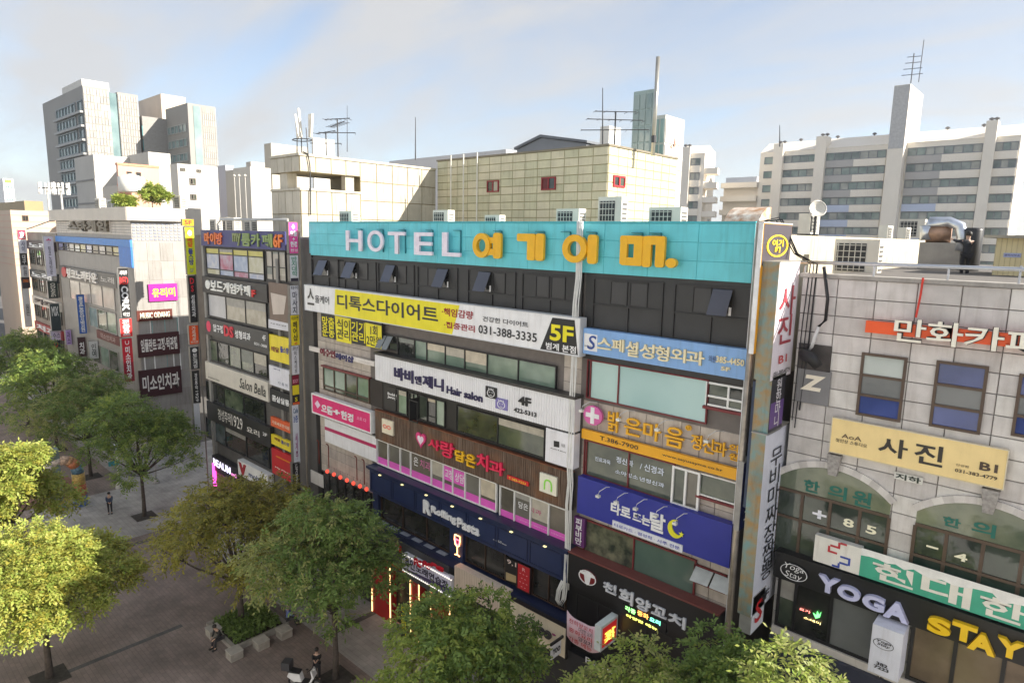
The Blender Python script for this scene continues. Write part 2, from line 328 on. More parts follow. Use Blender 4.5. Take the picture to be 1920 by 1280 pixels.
# tiled wall fields
tiles(hwall, 'Y', YW+0.03, hx0+.02, -15.45, 4.4, 17.84, 22, 22, TILEM, name='tile', skip=lambda u, v: (u > -30.4 and not (v > 14.9 and u > -16)) and not (u < -30.4))
tiles(hwall, 'Y', YW+0.03, -15.3, hx1-.02, 4.4, 17.14, 9, 22, TILEM, name='tile', skip=lambda u, v: 15.5 < v < 16.9)

# windows, left bay ---------------------------------------------------------
c = 21.14
G1 = GLASS((0.10, 0.16, 0.12), (0.26, 0.36, 0.28), 0.08, 0.5); G2 = GLASS((0.13, 0.19, 0.14), (0.30, 0.38, 0.29), 0.10, 0.6); GD = GLASS((0.012, 0.014, 0.014), (0.05, 0.055, 0.05), 0.03, 0.8)
GM = GLASS((0.04, 0.055, 0.045), (0.12, 0.14, 0.10), 0.05, 0.9)
BLKF = M(S(34, 34, 36), 0.4); WHF = M(S(225, 225, 222), 0.4, 0, 0.04); REDF = M(S(110, 34, 38), 0.45, 0, 0.1); BRNF = M(S(78, 62, 50), 0.45, 0, 0.1)
def wpx(zm, xa, xb, ya, yb, c_=c): u0, v1 = uv(zm, xa, ya, 'Y', c_); u1, v0 = uv(zm, xb, yb, 'Y', c_); return u0, u1, v0, v1
u0, u1, v0, v1 = wpx('A7', 640, 1657, -60, 378)
window(hotel, 'Y', c, u0, u1, v0, 16.6, [0, .13, .22, .35, .48, .62, .80, 1], fmat=BLKF, panes=[GD, G1, G2, G1, G2, G2, G1], fw=.05, blinds=.4)
u0b, u1b, _, _ = wpx('A6', 530, 640, 775, 890)
window(hotel, 'Y', c, u0b, u1b, v0+.2, 16.6, n=2, rows=(1, 1), fmat=BLKF, panes=[GD, GM, GD, GD], fw=.05)
for k in range(2):
    a = u0b+.12+k*.55; part('sash', MB().prism([(a, c-.08, v0+.95), (a+.48, c-.08, v0+.95), (a+.48, c-.5, v0+.3), (a, c-.5, v0+.3)], (0, -.03, -.02)), M(S(120, 124, 124), 0.15), hotel)
# fourth floor windows of the hair salon
u0, u1, v0, v1 = wpx('A7', 540, 1592, 330, 838)
b4 = part('window_surround', MB().box(u0, u1, 21.12, YW+.06, v0-.02, v1), M(S(36, 34, 33), 0.5, 0, 0.08), hotel)
W4 = u1-u0
for a, b_, mats, n in ((0.105, .19, [G1], 1), (.205, .265, [GM, G2], 2), (.27, .445, [GM, GD, G2], 3), (.515, .995, [GD, GM], 2)):
    window(hotel, 'Y', 21.11, u0+W4*a, u0+W4*b_, v0+.10, v1-.1, n=n, fmat=BLKF, panes=mats, fw=.05, blinds=.3)
# casement standing open
a = u0+W4*.27; part('open_casement', MB().box(a-.02, a+.03, 20.45, 21.05, v0+.15, v1-.25).box(a-.02, a+.7, 20.42, 20.46, v0+.15, v0+.2).box(a-.02, a+.7, 20.42, 20.46, v1-.3, v1-.25).box(a+.66, a+.7, 20.42, 20.46, v0+.2, v1-.3), BLKF, hotel)
# small red framed windows at the far left of the third and fourth floors
u0, u1, v0, v1 = wpx('A7', 160, 460, 228, 470)
window(hotel, 'Y', c, u0, u1, v0, v1, n=4, rows=(.25, 1), fmat=BRNF, panes=[GM, GM, GM, GM, G1, G1, GM, G1], fw=.07)
part('lintel', MB().box(u0-.1, u1+.1, 21.0, 21.2, v1+.01, v1+.1), REDF, hotel)
u0, u1, v0, v1 = wpx('A7', 462, 545, 305, 500)
part('dark_niche', MB().box(u0, u1, 21.1, 21.2, v0, v1), M(S(40, 32, 28)), hotel)
# dental clinic windows with white frames and pink bands
PINK = M(S(216, 96, 186), 0.4, 0, 0.05)
GA = GLASS((0.11, 0.10, 0.08), (0.2, 0.18, 0.14), 0.08, 0.7); GB = GLASS((0.15, 0.14, 0.12), (0.22, 0.21, 0.18), 0.12, 0.7)
def dental(zm, xa, ya, xb, yb, cuts):
    u0, u1, v0, v1 = wpx(zm, xa, xb, ya, yb, 21.1)
    w = window(hotel, 'Y', 21.1, u0, u1, v0, v1, cuts, fmat=WHF, panes=[GA, GB, GB, GA, GB], fw=.06, th=.09, blinds=.35)
    for k in range(len(cuts)-1):
        a, b_ = u0+(u1-u0)*cuts[k], u0+(u1-u0)*cuts[k+1]; part('pink_band', MB().box(a+.05, b_-.05, 21.07, 21.086, v0+.06, v0+.42), PINK, w)
    return w, u0, u1, v0, v1
dw, du0, du1, dv0, dv1 = dental('A7', 508, 690, 1277, 1165, [0, .11, .225, .32, .50, .60, .675, .77, .88, 1])
dw2 = dental('B3', 850, 145, 1238, 492, [0, .23, .47, .73, 1])[0]
for s, a, b_, col in (('치과', .40, .49, S(190, 110, 150)), ('은', .345, .385, WHITE), ('교정', .61, .67, WHITE), ('상담', .69, .76, WHITE)):
    if s in ('교정', '상담'): part('pink_sticker', MB().box(du0+(du1-du0)*(a-.01), du0+(du1-du0)*(b_+.008), 21.068, 21.084, dv0+.62, dv0+1.35), PINK, dw)
    text(dw, s, 'Y', 21.066, (du0+(du1-du0)*a, du0+(du1-du0)*b_, dv0+.75, dv0+1.22), col, ext=.004)
text(dw2, '담은', 'Y', 21.08, rect('B3', (952, 240, 1006, 298), 'Y', 21.08), WHITE, ext=.004); text(dw2, '치과', 'Y', 21.08, rect('B3', (1012, 270, 1082, 325), 'Y', 21.08), S(170, 60, 110), ext=.004)
text(dw2, 'LOVE IN DENTAL CLINIC', 'Y', 21.065, rect('B3', (948, 340, 1215, 452), 'Y', 21.065), WHITE, ext=.003)

# windows, right bay ---------------------------------------------------------
MINT = GLASS((0.38, 0.58, 0.56), (0.46, 0.66, 0.64), 0.12, 0.25, 0.5); MINT2 = GLASS((0.42, 0.62, 0.58), (0.52, 0.70, 0.66), 0.15, 0.4, 0.5)
u0, u1, v0, v1 = wpx('B1', 152, 942, 258, 692)
w5 = window(hotel, 'Y', c, u0, u1, v0, v1, [0, .035, .29, 1], fmat=REDF, panes=[GD, MINT2, MINT], fw=.05)
u0, u1, v0, v1 = wpx('B1', 945, 1188, 405, 612)
window(hotel, 'Y', c, u0, u1, v0, v1, [0, .6, 1], rows=(.7, 1), fmat=WHF, panes=[GD, GM, GM, GD], fw=.07)
part('sill', MB().box(u0-.05, u1, 21.0, 21.2, v0-.12, v0-.02), REDF, hotel)
u0, u1, v0, v1 = wpx('B1', 132, 722, 790, 1216)
w4 = window(hotel, 'Y', c, u0, u1, v0, v1, [0, .03, .52, 1], fmat=REDF, panes=[GD, GM, GM], fw=.05, blinds=.5)
u0, u1, v0, v1 = wpx('B1', 725, 892, 962, 1272); window(hotel, 'Y', 21.1, u0, u1, v0, v1, n=2, fmat=WHF, panes=[GM, GA], fw=.08, th=.09)
u0, u1, v0, v1 = wpx('B1', 897, 1142, 1010, 1232); window(hotel, 'Y', c, u0, u1, v0, v1, n=1, fmat=WHF, panes=[GM], fw=.05); part('sill', MB().box(u0-.05, u1, 21.0, 21.2, v0-.1, v0-.02), REDF, hotel)
u0, u1, v0, v1 = wpx('B2', 245, 902, 290, 768); window(hotel, 'Y', c, u0, u1, v0, v1, [0, .48, 1], fmat=REDF, panes=[GLASS((0.04, 0.05, 0.04), (0.2, 0.2, 0.13), 0.06, 2.2), GLASS((0.07, 0.12, 0.10), (0.12, 0.18, 0.15), 0.08, 0.5)], fw=.06)
part('sill', MB().box(-15.2, u1+.3, 20.95, 21.2, v0-.15, v0-.03), REDF, hotel)
u0, u1, v0, v1 = wpx('B2', 905, 1090, 560, 745); window(hotel, 'Y', c, u0, u1, v0, v1, n=1, fmat=REDF, panes=[GD], fw=.05)
aw = MB()
for k in range(2): aw.prism([(u0+.1+k*.75, 21.05, v1-.05), (u0+.78+k*.75, 21.05, v1-.05), (u0+.78+k*.75, 20.6, v1-.42), (u0+.1+k*.75, 20.6, v1-.42)], (0, -.02, .02))
part('sash', aw, M(S(170, 174, 172), 0.25), hotel)

# ------------------------------------------------------------------ lettering on the fascia
CF = 20.9
hs = thing('hotel_sign', 'separate lavender and golden letters standing off the turquoise fascia', 'sign', (-22, 20.8, 21))
LAV = M(S(224, 214, 228), 0.35, 0, 0.08, 4); GOLD = M(S(232, 172, 20), 0.4, 0, 0.05, 3)
for s, b in (('H', (308, 178, 412, 312)), ('O', (447, 178, 550, 318)), ('T', (580, 187, 690, 332)), ('E', (748, 190, 866, 340)), ('L', (928, 190, 1045, 349))):
    text(hs, s, 'Y', CF-.12, rect('A6', b, 'Y', CF-.15), None, ext=.1, bold=.012, name='letter', res=5, mat=LAV)
def ring(u, v, ro_u, ro_v, k=28, hole=.5):
    return [(u+ro_u*math.cos(2*math.pi*i/k), v+ro_v*math.sin(2*math.pi*i/k)) for i in range(k)]
def solid_ring(plane, c, u, v, ru, rv, hole, th, k=28):
    mb = MB(); o = ring(u, v, ru, rv, k); i_ = ring(u, v, ru*hole, rv*hole, k)
    def P(a, d): return (a[0], c-d, a[1]) if plane == 'Y' else (c+d, a[0], a[1])
    mb.v = [P(a, 0) for a in o]+[P(a, 0) for a in i_]+[P(a, th) for a in o]+[P(a, th) for a in i_]
    for a in range(k):
        b = (a+1) % k; mb.f += [(2*k+a, 2*k+b, 3*k+b, 3*k+a), (a, b, 2*k+b, 2*k+a), (k+b, k+a, 3*k+a, 3*k+b), (a, k+a, k+b, b)]
    return mb
def slab(b, zm='A6', rad=0.3):       # rounded bar from a pixel box
    u0, u1, v0, v1 = rect(zm, b, 'Y', CF-.15); w, h = u1-u0, v1-v0; r = min(w, h)*rad; pts = []
    for cx, cy, a0 in ((u1-r, v1-r, 0), (u0+r, v1-r, 90), (u0+r, v0+r, 180), (u1-r, v0+r, 270)):
        for k in range(5): t = math.radians(a0+k*22.5); pts.append((cx+r*math.cos(t), cy+r*math.sin(t)))
    return MB().prism([(a, CF-.10, b_) for a, b_ in pts], (0, -.13, 0))
def bigring(b, zm='A6', hole=.54):
    u0, u1, v0, v1 = rect(zm, b, 'Y', CF-.15); return solid_ring('Y', CF-.12, (u0+u1)/2, (v0+v1)/2, (u1-u0)/2, (v1-v0)/2, hole, .18)
def letter(*mbs):
    m = MB()
    for kk, q in enumerate(mbs):
        i = len(m.v); m.v += [(a, b-.006*kk, c_) for a, b, c_ in q.v]; m.f += [tuple(a+i for a in f) for f in q.f]
    part('letter', m, GOLD, hs)
letter(bigring((1133, 195, 1240, 357)), slab((1258, 193, 1306, 361)), slab((1222, 222, 1270, 262), rad=.1), slab((1222, 296, 1270, 338), rad=.1))
letter(slab((1411, 198, 1520, 250), rad=.25), slab((1478, 200, 1524, 372), rad=.2), slab((1532, 198, 1580, 375)))
letter(bigring((156, 238, 330, 455), 'A8'), slab((338, 240, 400, 461), 'A8'), slab((310, 325, 350, 372), 'A8', .1))
letter(slab((581, 246, 742, 312), 'A8', .3), slab((583, 408, 742, 476), 'A8', .3), slab((583, 262, 625, 462), 'A8', .2), slab((688, 250, 740, 472), 'A8', .1))
letter(slab((752, 250, 802, 484), 'A8', .25), slab((850, 250, 905, 487), 'A8', .25), slab((760, 248, 895, 318), 'A8', .45))
u0, u1, v0, v1 = rect('A8', (928, 414, 1003, 491), 'Y', CF-.15)
part('letter', MB().prism([((u0+u1)/2+(u1-u0)/2*math.cos(t*.2618), CF-.12, (v0+v1)/2+(v1-v0)/2*math.sin(t*.2618)) for t in range(24)], (0, -.18, 0)), GOLD, hs)
br = MB()
for zm, xs in (('A6', (412, 548, 690, 866, 1045, 1306, 1580)), ('A8', (200, 395, 740, 880))):
    for x in xs:
        u, v = uv(zm, x-5, 300, 'Y', CF); v = min(max(v, 21.0), 22.2)
        br.box(u-.42, u+.0, CF-.09, 20.955, 22.16, 22.19); br.box(u-.015, u+.015, CF-.02, 20.955, 21.0, 22.16)
part('mounting_rail', br, M(S(40, 120, 130), 0.5), hs)

# ------------------------------------------------------------------ cables, poles
cab = thing('cable_bundle', 'white conduit bundle hanging down the middle of the hotel front', 'cable', (-15.4, 20.6, 5))
for k in range(4):
    xo = -15.52+k*.075
    pts = [(xo, 20.7, 22.6), (xo+.02*random.random(), 20.72, 21.4), (xo, 20.74, 20.4)]
    for z in np.linspace(19.4, 7.2, 14): pts.append((xo+random.uniform(-.035, .035), 20.62+random.uniform(-.03, .03), z))
    if k < 3: pts += [(xo-.05, 20.6, 6.7), (xo-.22, 20.58, 6.35), (xo-.38, 20.58, 6.5), (xo-.34, 20.6, 6.95), (xo-.12, 20.62, 7.5)]
    part('cable', MB().tube(pts, .028 if k else .045, 6), M(S(208, 208, 204), 0.5, 0, 0.08), cab, True)
PX = onY('O', 1426, 418, 20.62)[0]
pp = thing('facade_pole', 'tall rusty silver pole at the right corner of the hotel front', 'pole', (-8.3, 20.6, 0))
part('pipe', MB().tube([(PX, 20.62, 0), (PX, 20.62, 22.6)], .11, 10), M(S(170, 160, 146), 0.35, 0.6, 0.25, 2, 0.5), pp, True)
part('edge_trim', MB().box(PX-.26, PX-.16, 20.9, 21.0, 0, 22.55), M(S(205, 205, 205), 0.4), pp)
# ------------------------------------------------------------------ signs on the hotel, left bay
B_ = S(30, 30, 32); Y_ = S(242, 214, 28); K = dict(bold=.02)
t = sign('sign_board', 'long white and yellow sign board directly under the black hotel windows', 'A6', (38, 529, 1800, 985), S(226, 226, 226), c=20.55, depth=.4, frame=S(200, 202, 204),
  polys=[([(235, 557), (1035, 660), (985, 850), (230, 722)], Y_), ([(1632, 738), (1775, 755), (1795, 980), (1553, 940)], B_)],
  texts=[('디톡스다이어트', (248, 585, 898, 776), S(44, 44, 46), K), ('·책임감량', (922, 672, 1124, 752), S(150, 30, 40), K), ('·집중관리', (937, 760, 1134, 834), S(150, 30, 40), K),
  ('건강한 다이어트', (1185, 728, 1478, 803), S(50, 50, 52)), ('031-388-3335', (1158, 783, 1533, 898), S(40, 40, 42)), ('5F', (1620, 778, 1768, 905), Y_, dict(bold=.03, ext=.02, res=4)), ('범계 본점', (1592, 893, 1784, 972), WHITE, K),
  ('올케어', (106, 592, 198, 656), S(60, 60, 62)), ('스', (56, 548, 102, 660), S(70, 66, 60))])
t = sign('price_sign', 'narrow row of black and yellow squares with contrasting lettering below the long yellow sign', 'A6', (142, 706, 535, 944), B_, c=20.9, depth=.1,
  polys=[([(233, 724), (335, 746), (340, 908), (244, 888)], Y_), ([(428, 770), (533, 792), (535, 942), (435, 920)], Y_)],
  texts=[('맞춤\n운동', (150, 725, 234, 872), Y_, K), ('식이\n관리', (246, 742, 333, 888), B_), ('기기\n관리', (340, 758, 430, 905), Y_, K), ('1회\n2만원', (437, 780, 530, 930), B_)])
sign('hair_shop_strip', 'slim white strip sign with small raised letters under the yellow squares', 'A7', (66, 97, 486, 230), S(216, 210, 204), c=20.95, depth=.12,
  texts=[('이수연', (140, 107, 238, 178), S(120, 50, 60), dict(ext=.06, bold=.02)), ('헤어샵', (240, 140, 355, 208), S(50, 50, 100), dict(ext=.06, bold=.02)), ('T.386-4347', (385, 190, 460, 212), S(150, 140, 134))])
# corrugated white hair salon board
c4 = 20.6; u0, u1, v0, v1 = rect('A7', (490, 150, 1766, 660), 'Y', c4)
v1b = v1; v0b = uv('A7', 490, 312, 'Y', c4)[1]
hsn = thing('hair_salon_sign', 'long white ribbed metal sign with purple lettering and two face icons', 'sign', ((u0+u1)/2, c4, v0b))
rb = MB(); nr = 96; w = (u1-u0)/nr; pts = []
for k in range(nr):
    a = u0+k*w; pts += [(a, c4), (a+w*.72, c4), (a+w*.78, c4+.025), (a+w*.94, c4+.025)]
pts.append((u1, c4)); pts += [(u1, c4+.45), (u0, c4+.45)]
rb.v = [(a, b, v0b) for a, b in pts]+[(a, b, v1b) for a, b in pts]; n_ = len(pts); rb.f = [(i, (i+1) % n_, n_+(i+1) % n_, n_+i) for i in range(n_)]
part('board', rb, M(S(222, 222, 224), 0.4, 0, 0.04, 1, 0.12), hsn)
part('top_ledge', MB().box(u0-.05, u1+.05, c4-.06, 21.15, v1b, v1b+.12), M(S(70, 68, 66), 0.5, 0.3), hsn)
part('under_strip', MB().box(u0, u1, c4-.0, 21.1, v0b-.05, v0b), BLKF, hsn)
DP = S(34, 26, 74)
for s, b, col, kw in (('바비', (617, 228, 740, 340), DP, dict(ext=.06, bold=.03)), ('앤', (750, 284, 792, 348), DP, dict(ext=.06)), ('제니', (800, 280, 934, 390), DP, dict(ext=.06, bold=.03)), ('Hair salon', (955, 352, 1184, 460), DP, dict(ext=.05, bold=.02)),
    ('4F', (1416, 415, 1495, 490), B_, dict(ext=.05, bold=.03)), ('422-5313', (1386, 490, 1530, 556), B_, dict(ext=.03, bold=.015))):
    text(hsn, s, 'Y', c4-.004, rect('A7', b, 'Y', c4), col, **kw)
for b, dark in (((1206, 352, 1276, 440), True), ((1270, 426, 1344, 514), False)):
    a0, a1, b0, b1 = rect('A7', b, 'Y', c4); ic = part('face_icon', MB().box(a0, a1, c4-.05, c4, b0, b1), M(B_ if dark else S(120, 112, 170)), hsn)
    lm = M(S(225, 225, 235)); cx, cy, w_, h_ = (a0+a1)/2, (b0+b1)/2, (a1-a0), (b1-b0)
    fm = MB()
    for q in (solid_ring('Y', c4-.052, cx, cy-.06*h_, w_*.34, h_*.36, .85, .01, 20),):
        i = len(fm.v); fm.v += q.v; fm.f += [tuple(a+i for a in f) for f in q.f]
    fm.box(cx-.18*w_, cx-.06*w_, c4-.062, c4-.052, cy, cy+.04*h_).box(cx+.06*w_, cx+.18*w_, c4-.062, c4-.052, cy, cy+.04*h_).box(cx-.1*w_, cx+.1*w_, c4-.062, c4-.052, cy-.25*h_, cy-.21*h_)
    for k in range(4): fm.box(cx+(-.22+.13*k)*w_, cx+(-.18+.13*k)*w_, c4-.062, c4-.052, cy+.22*h_, cy+.4*h_)
    part('icon_lines', fm, lm, ic)
t = sign('salon_end_panel', 'white square panel with a tiny dark logo right of the salon windows', 'A7', (1590, 622, 1764, 892), S(222, 222, 226), c=20.6, depth=.4,
  polys=[([(1640, 705), (1676, 712), (1676, 750), (1640, 743)], B_)], texts=[('Bobbi & Jenny', (1622, 748, 1722, 786), B_, dict(bold=.02)), ('HAIR', (1690, 722, 1715, 752), S(150, 150, 150))])
sign('window_logo', 'small white logo print on the dark panel left of the salon windows', 'A7', (552, 350, 645, 530), S(44, 42, 41), c=21.09, depth=.02, texts=[('Bobbi\nJenny', (572, 392, 632, 450), WHITE, dict(bold=.03))])
# wooden dental clinic band
c5 = 20.85; u0, u1, v0, v1 = rect('A7', (490, 507, 1752, 1072), 'Y', c5); vb = uv('A7', 490, 690, 'Y', c5)[1]
ds = thing('dental_sign', 'weathered brown wood band with red and yellow raised letters and heart', 'sign', ((u0+u1)/2, c5, vb))
def woodmat():
    m = bpy.data.materials.new('weathered_wood'); m.use_nodes = True; t = m.node_tree; n = t.nodes; l = t.links; b = n['Principled BSDF']; b.inputs['Roughness'].default_value = .75
    g = n.new('ShaderNodeNewGeometry'); ma = n.new('ShaderNodeMapping'); ma.inputs['Scale'].default_value = (9, 9, .5); l.new(g.outputs['Position'], ma.inputs[0])
    no = n.new('ShaderNodeTexNoise'); no.inputs['Scale'].default_value = 1.5; no.inputs['Detail'].default_value = 8; no.inputs['Roughness'].default_value = .7; l.new(ma.outputs[0], no.inputs['Vector'])
    cr = n.new('ShaderNodeValToRGB'); cr.color_ramp.elements[0].position = .3; cr.color_ramp.elements[0].color = (.035, .024, .018, 1); cr.color_ramp.elements[1].position = .72; cr.color_ramp.elements[1].color = (.24, .19, .15, 1)
    e = cr.color_ramp.elements.new(.5); e.color = (.12, .072, .045, 1); l.new(no.outputs[0], cr.inputs[0])
    n2 = n.new('ShaderNodeTexNoise'); n2.inputs['Scale'].default_value = .9; n2.inputs['Detail'].default_value = 5; l.new(g.outputs['Position'], n2.inputs['Vector'])
    mr = n.new('ShaderNodeMapRange'); mr.inputs[1].default_value = .5; mr.inputs[2].default_value = .68; mr.inputs[4].default_value = .75; l.new(n2.outputs[0], mr.inputs[0])
    mi = n.new('ShaderNodeMix'); mi.data_type = 'RGBA'; l.new(mr.outputs[0], mi.inputs[0]); l.new(cr.outputs[0], mi.inputs[6]); mi.inputs[7].default_value = (.22, .10, .045, 1); l.new(mi.outputs[2], b.inputs['Base Color'])
    return m
WOOD = woodmat()
nb = 118; w = (u1-u0)/nb
part('backing', MB().box(u0, u1, c5+.03, c5+.2, vb, v1), M((.03, .022, .018), .8), ds)
bm = MB().box(0, w*.9, 0, .03, 0, 1).v
pm = bpy.data.meshes.new('plank'); _m = MB().box(0, w*.9, 0, .03, 0, v1-vb); pm.from_pydata(_m.v, [], _m.f); pm.materials.append(WOOD)
for k in range(nb):
    o = bpy.data.objects.new('plank', pm); COL.objects.link(o); o.parent = ds; og = ORG[ds.name]; o.location = (u0+k*w-og.x, c5+random.uniform(-.004, .008)-og.y, vb-og.z)
part('metal_flashing', MB().box(u0, u1, c5-.03, c5+.2, v1, v1+.05), M(S(120, 72, 48), .6, .3, .3, 3), ds)
HOT = S(214, 40, 80); AMB = S(226, 176, 30)
for s, b, col in (('사', (836, 684, 912, 775), HOT), ('랑', (918, 700, 1004, 830), HOT), ('담', (1010, 758, 1072, 850), AMB), ('은', (1078, 782, 1140, 884), AMB), ('치', (1150, 778, 1222, 905), HOT), ('과', (1228, 820, 1326, 938), HOT)):
    text(ds, s, 'Y', c5-.02, rect('A7', b, 'Y', c5-.05), col, ext=.10, bold=.022, name='letter')
a0, a1, b0, b1 = rect('A7', (754, 640, 822, 765), 'Y', c5-.05); hp = []
for k in range(24):
    th = 2*math.pi*k/24; X = 16*math.sin(th)**3/17; Yv = (13*math.cos(th)-5*math.cos(2*th)-2*math.cos(3*th)-math.cos(4*th))/15; hp.append(((a0+a1)/2+X*(a1-a0)/2, (b0+b1)/2+.05+Yv*(b1-b0)/2))
part('heart', MB().prism([(a, c5-.02, b) for a, b in hp], (0, -.08, 0)), M(S(206, 60, 120)), ds)
part('heart_inner', MB().prism([((a0+a1)/2+(a-(a0+a1)/2)*.62, c5-.101, (b0+b1)/2+(b-(b0+b1)/2)*.62) for a, b in hp], (0, -.008, 0)), M(S(230, 214, 224)), ds)
sign('phone_pill', 'small red pill shaped phone number plate on the wooden band', 'A7', (1340, 925, 1476, 1000), S(206, 40, 44), c=20.76, depth=.06, texts=[('T.383-9223', (1352, 936, 1462, 990), S(240, 196, 60), dict(bold=.02))])
sign('square_plaque', 'cream square plaque with a small pink mark at the left end of the wooden band', 'A7', (534, 562, 605, 676), S(226, 216, 192), c=20.74, depth=.1, texts=[('∞', (542, 595, 594, 640), S(230, 130, 110))])
sign('square_plaque', 'cream square plaque with a green drip mark at the right end of the wooden band', 'A7', (1550, 908, 1655, 1065), S(226, 224, 206), c=20.74, depth=.1, texts=[('∩', (1578, 945, 1630, 1035), S(140, 214, 80), dict(bold=.02))])
# left column signs
sign('eyewear_sign', 'wide pink box sign with white letters on the far left tiled column', 'A7', (88, 408, 462, 652), S(212, 36, 110), c=20.72, depth=.3, frame=S(232, 230, 230), fw=.09,
  texts=[('으뜸', (148, 468, 222, 545), WHITE, dict(ext=.04, bold=.03)), ('+', (226, 500, 268, 545), WHITE, dict(ext=.04, bold=.04)), ('한경', (275, 510, 354, 590), WHITE, dict(ext=.04, bold=.03)), ('스트 다', (375, 545, 436, 590), S(250, 170, 200)), ('◆', (104, 440, 142, 505), S(240, 200, 220))])
sign('blank_board', 'blank white board with a pink stripe under the pink box sign', 'A7', (166, 560, 500, 845), S(222, 222, 224), c=20.95, depth=.1,
  polys=[([(168, 613), (498, 735), (498, 757), (168, 634)], S(180, 30, 90))])
sign('blank_board', 'small blank whitish board beside the red pipes at the foot of the tiled column', 'A7', (76, 892, 158, 1010), S(214, 210, 204), c=20.95, depth=.05)
# navy pasta restaurant front --------------------------------------------------
c6 = 20.6; NV = M(S(34, 46, 82), .4, 0, .08, 1.5, .08); NV2 = M(S(26, 36, 68), .4, 0, .08)
u0, v1 = uv('B3', 100, 40, 'Y', c6); u1, _ = uv('B3', 1235, 522, 'Y', c6); vf = uv('B3', 160, 210, 'Y', c6)[1]
PV1, PV0 = v1, vf
ps = thing('restaurant_front', 'navy panelled restaurant fascia with cornice and bubbly white letters', 'shopfront', ((u0+u1)/2, c6, 4.0))
part('fascia', MB().box(u0, u1, c6, 21.15, vf, v1-.12), NV, ps)
part('cornice', MB().box(u0-.12, u1+.06, c6-.16, 21.15, v1-.10, v1+.03).box(u0-.06, u1+.03, c6-.08, 21.1, v1-.18, v1-.10), NV2, ps)
npan = 7
for k in range(npan):
    a, b = u0+.15+(u1-u0-.3)*k/npan, u0+.05+(u1-u0-.3)*(k+1)/npan; fm = MB()
    for (p, q, r, s_) in ((a, b, vf+.12, vf+.18), (a, b, v1-.36, v1-.30), (a, a+.06, vf+.18, v1-.36), (b-.06, b, vf+.18, v1-.36)): fm.box(p, q, c6-.03, c6, r, s_)
    part('panel_moulding', fm, NV2, ps)
    lm = MB().box((a+b)/2-.07, (a+b)/2+.07, c6-.14, c6-.04, v1-.24, v1-.2); part('lamp', lm, M(S(240, 214, 150), .4, 0, .05, 2, 0, 0, .5), ps)
vs = uv('B3', 150, 345, 'Y', 20.9)[1]          # sill level
PSILL = vs
part('back_wall', MB().box(u0, u1, 21.1, 21.22, vs, vf), M(S(24, 24, 28), .5), ps)
PG = GLASS((0.012, 0.013, 0.015), (0.05, 0.05, 0.045), .04, .9)
xs = [uv('B3', x, y, 'Y', 21.0)[0] for x, y in ((165, 250), (575, 440), (650, 475), (880, 580), (1030, 640), (1225, 730))]
for a, b in ((0, 1), (2, 3), (4, 5)): window(ps, 'Y', 21.05, xs[a], xs[b], vs+.08, vf-.02, n=3 if a == 0 else 2, fmat=M(S(60, 42, 30), .5), panes=[PG], fw=.07)
part('pillar', MB().box(xs[1], xs[2], 20.8, 21.1, vs, vf), NV, ps); part('pillar', MB().box(u0, xs[0], 20.8, 21.1, vs, vf), NV, ps)
part('sill', MB().box(u0-.05, u1+.05, c6-.05, 21.15, vs-.3, vs), NV2, ps)
for k in range(6):
    a = xs[0]+(xs[1]-xs[0])*k/6; part('table_top', MB().box(a+.1, a+.75, 20.68, 20.95, vs+.002, vs+.03), M(S(150, 155, 165), .3), ps)
for s, b, bo in (('R', (415, 228, 458, 322), .05), ('Rolling', (460, 262, 604, 378), .03), ('Pasta', (610, 330, 734, 440), .03)): text(ps, s, 'Y', c6-.03, rect('B3', b, 'Y', c6), S(226, 226, 234), ext=.09, bold=bo, res=3)
text(ps, '스파\n031-384-0935', 'Y', c6-.005, rect('B3', (808, 448, 884, 495), 'Y', c6), WHITE)
gx0, gx1, gz0, gz1 = rect('B3', (584, 425, 622, 562), 'Y', 20.78); gx = (gx0+gx1)/2; h_ = gz1-gz0; w_ = (gx1-gx0)/2
wg = thing('wine_glass_neon', 'neon wine glass outline on the navy pillar of the restaurant', 'neon sign', (gx, 20.78, gz0))
NE = M((1.0, .45, .15), .4, 0, .05, 2, 0, 0, 2.5); NR = M((.9, .08, .12), .4, 0, .05, 2, 0, 0, 2.0)
def gp(pts): return [(gx+a*w_, 20.76, gz0+b*h_) for a, b in pts]
part('stem', MB().tube(gp([(0, .04), (0, .45)]), .022, 6).tube(gp([(-.7, .02), (0, .06), (.7, .02)]), .022, 6), NE, wg)
part('bowl', MB().tube(gp([(-.75, .98), (-.85, .75), (-.6, .52), (0, .44), (.6, .52), (.85, .75), (.75, .98), (-.75, .98)]), .022, 6), NE, wg)
part('wine', MB().tube(gp([(-.6, .78), (-.45, .58), (0, .52), (.45, .58), (.6, .78), (-.6, .78)]), .03, 6), NR, wg)
sign('menu_board', 'red menu poster with pale small print at the restaurant window', 'B3', (948, 592, 1014, 768), S(190, 30, 40), c=20.78, depth=.08, frame=S(40, 20, 24), texts=[('R\n- - -\n- -\n- - -\n- -', (960, 612, 1002, 745), S(240, 180, 180))])
sign('food_poster', 'dark food poster with a bowl picture beside the red menu', 'B3', (876, 560, 944, 716), S(28, 26, 26), c=20.8, depth=.06, polys=[([(880, 645), (938, 668), (938, 708), (880, 690)], S(170, 150, 110))], texts=[('9,1', (888, 568, 940, 622), S(220, 200, 190))])
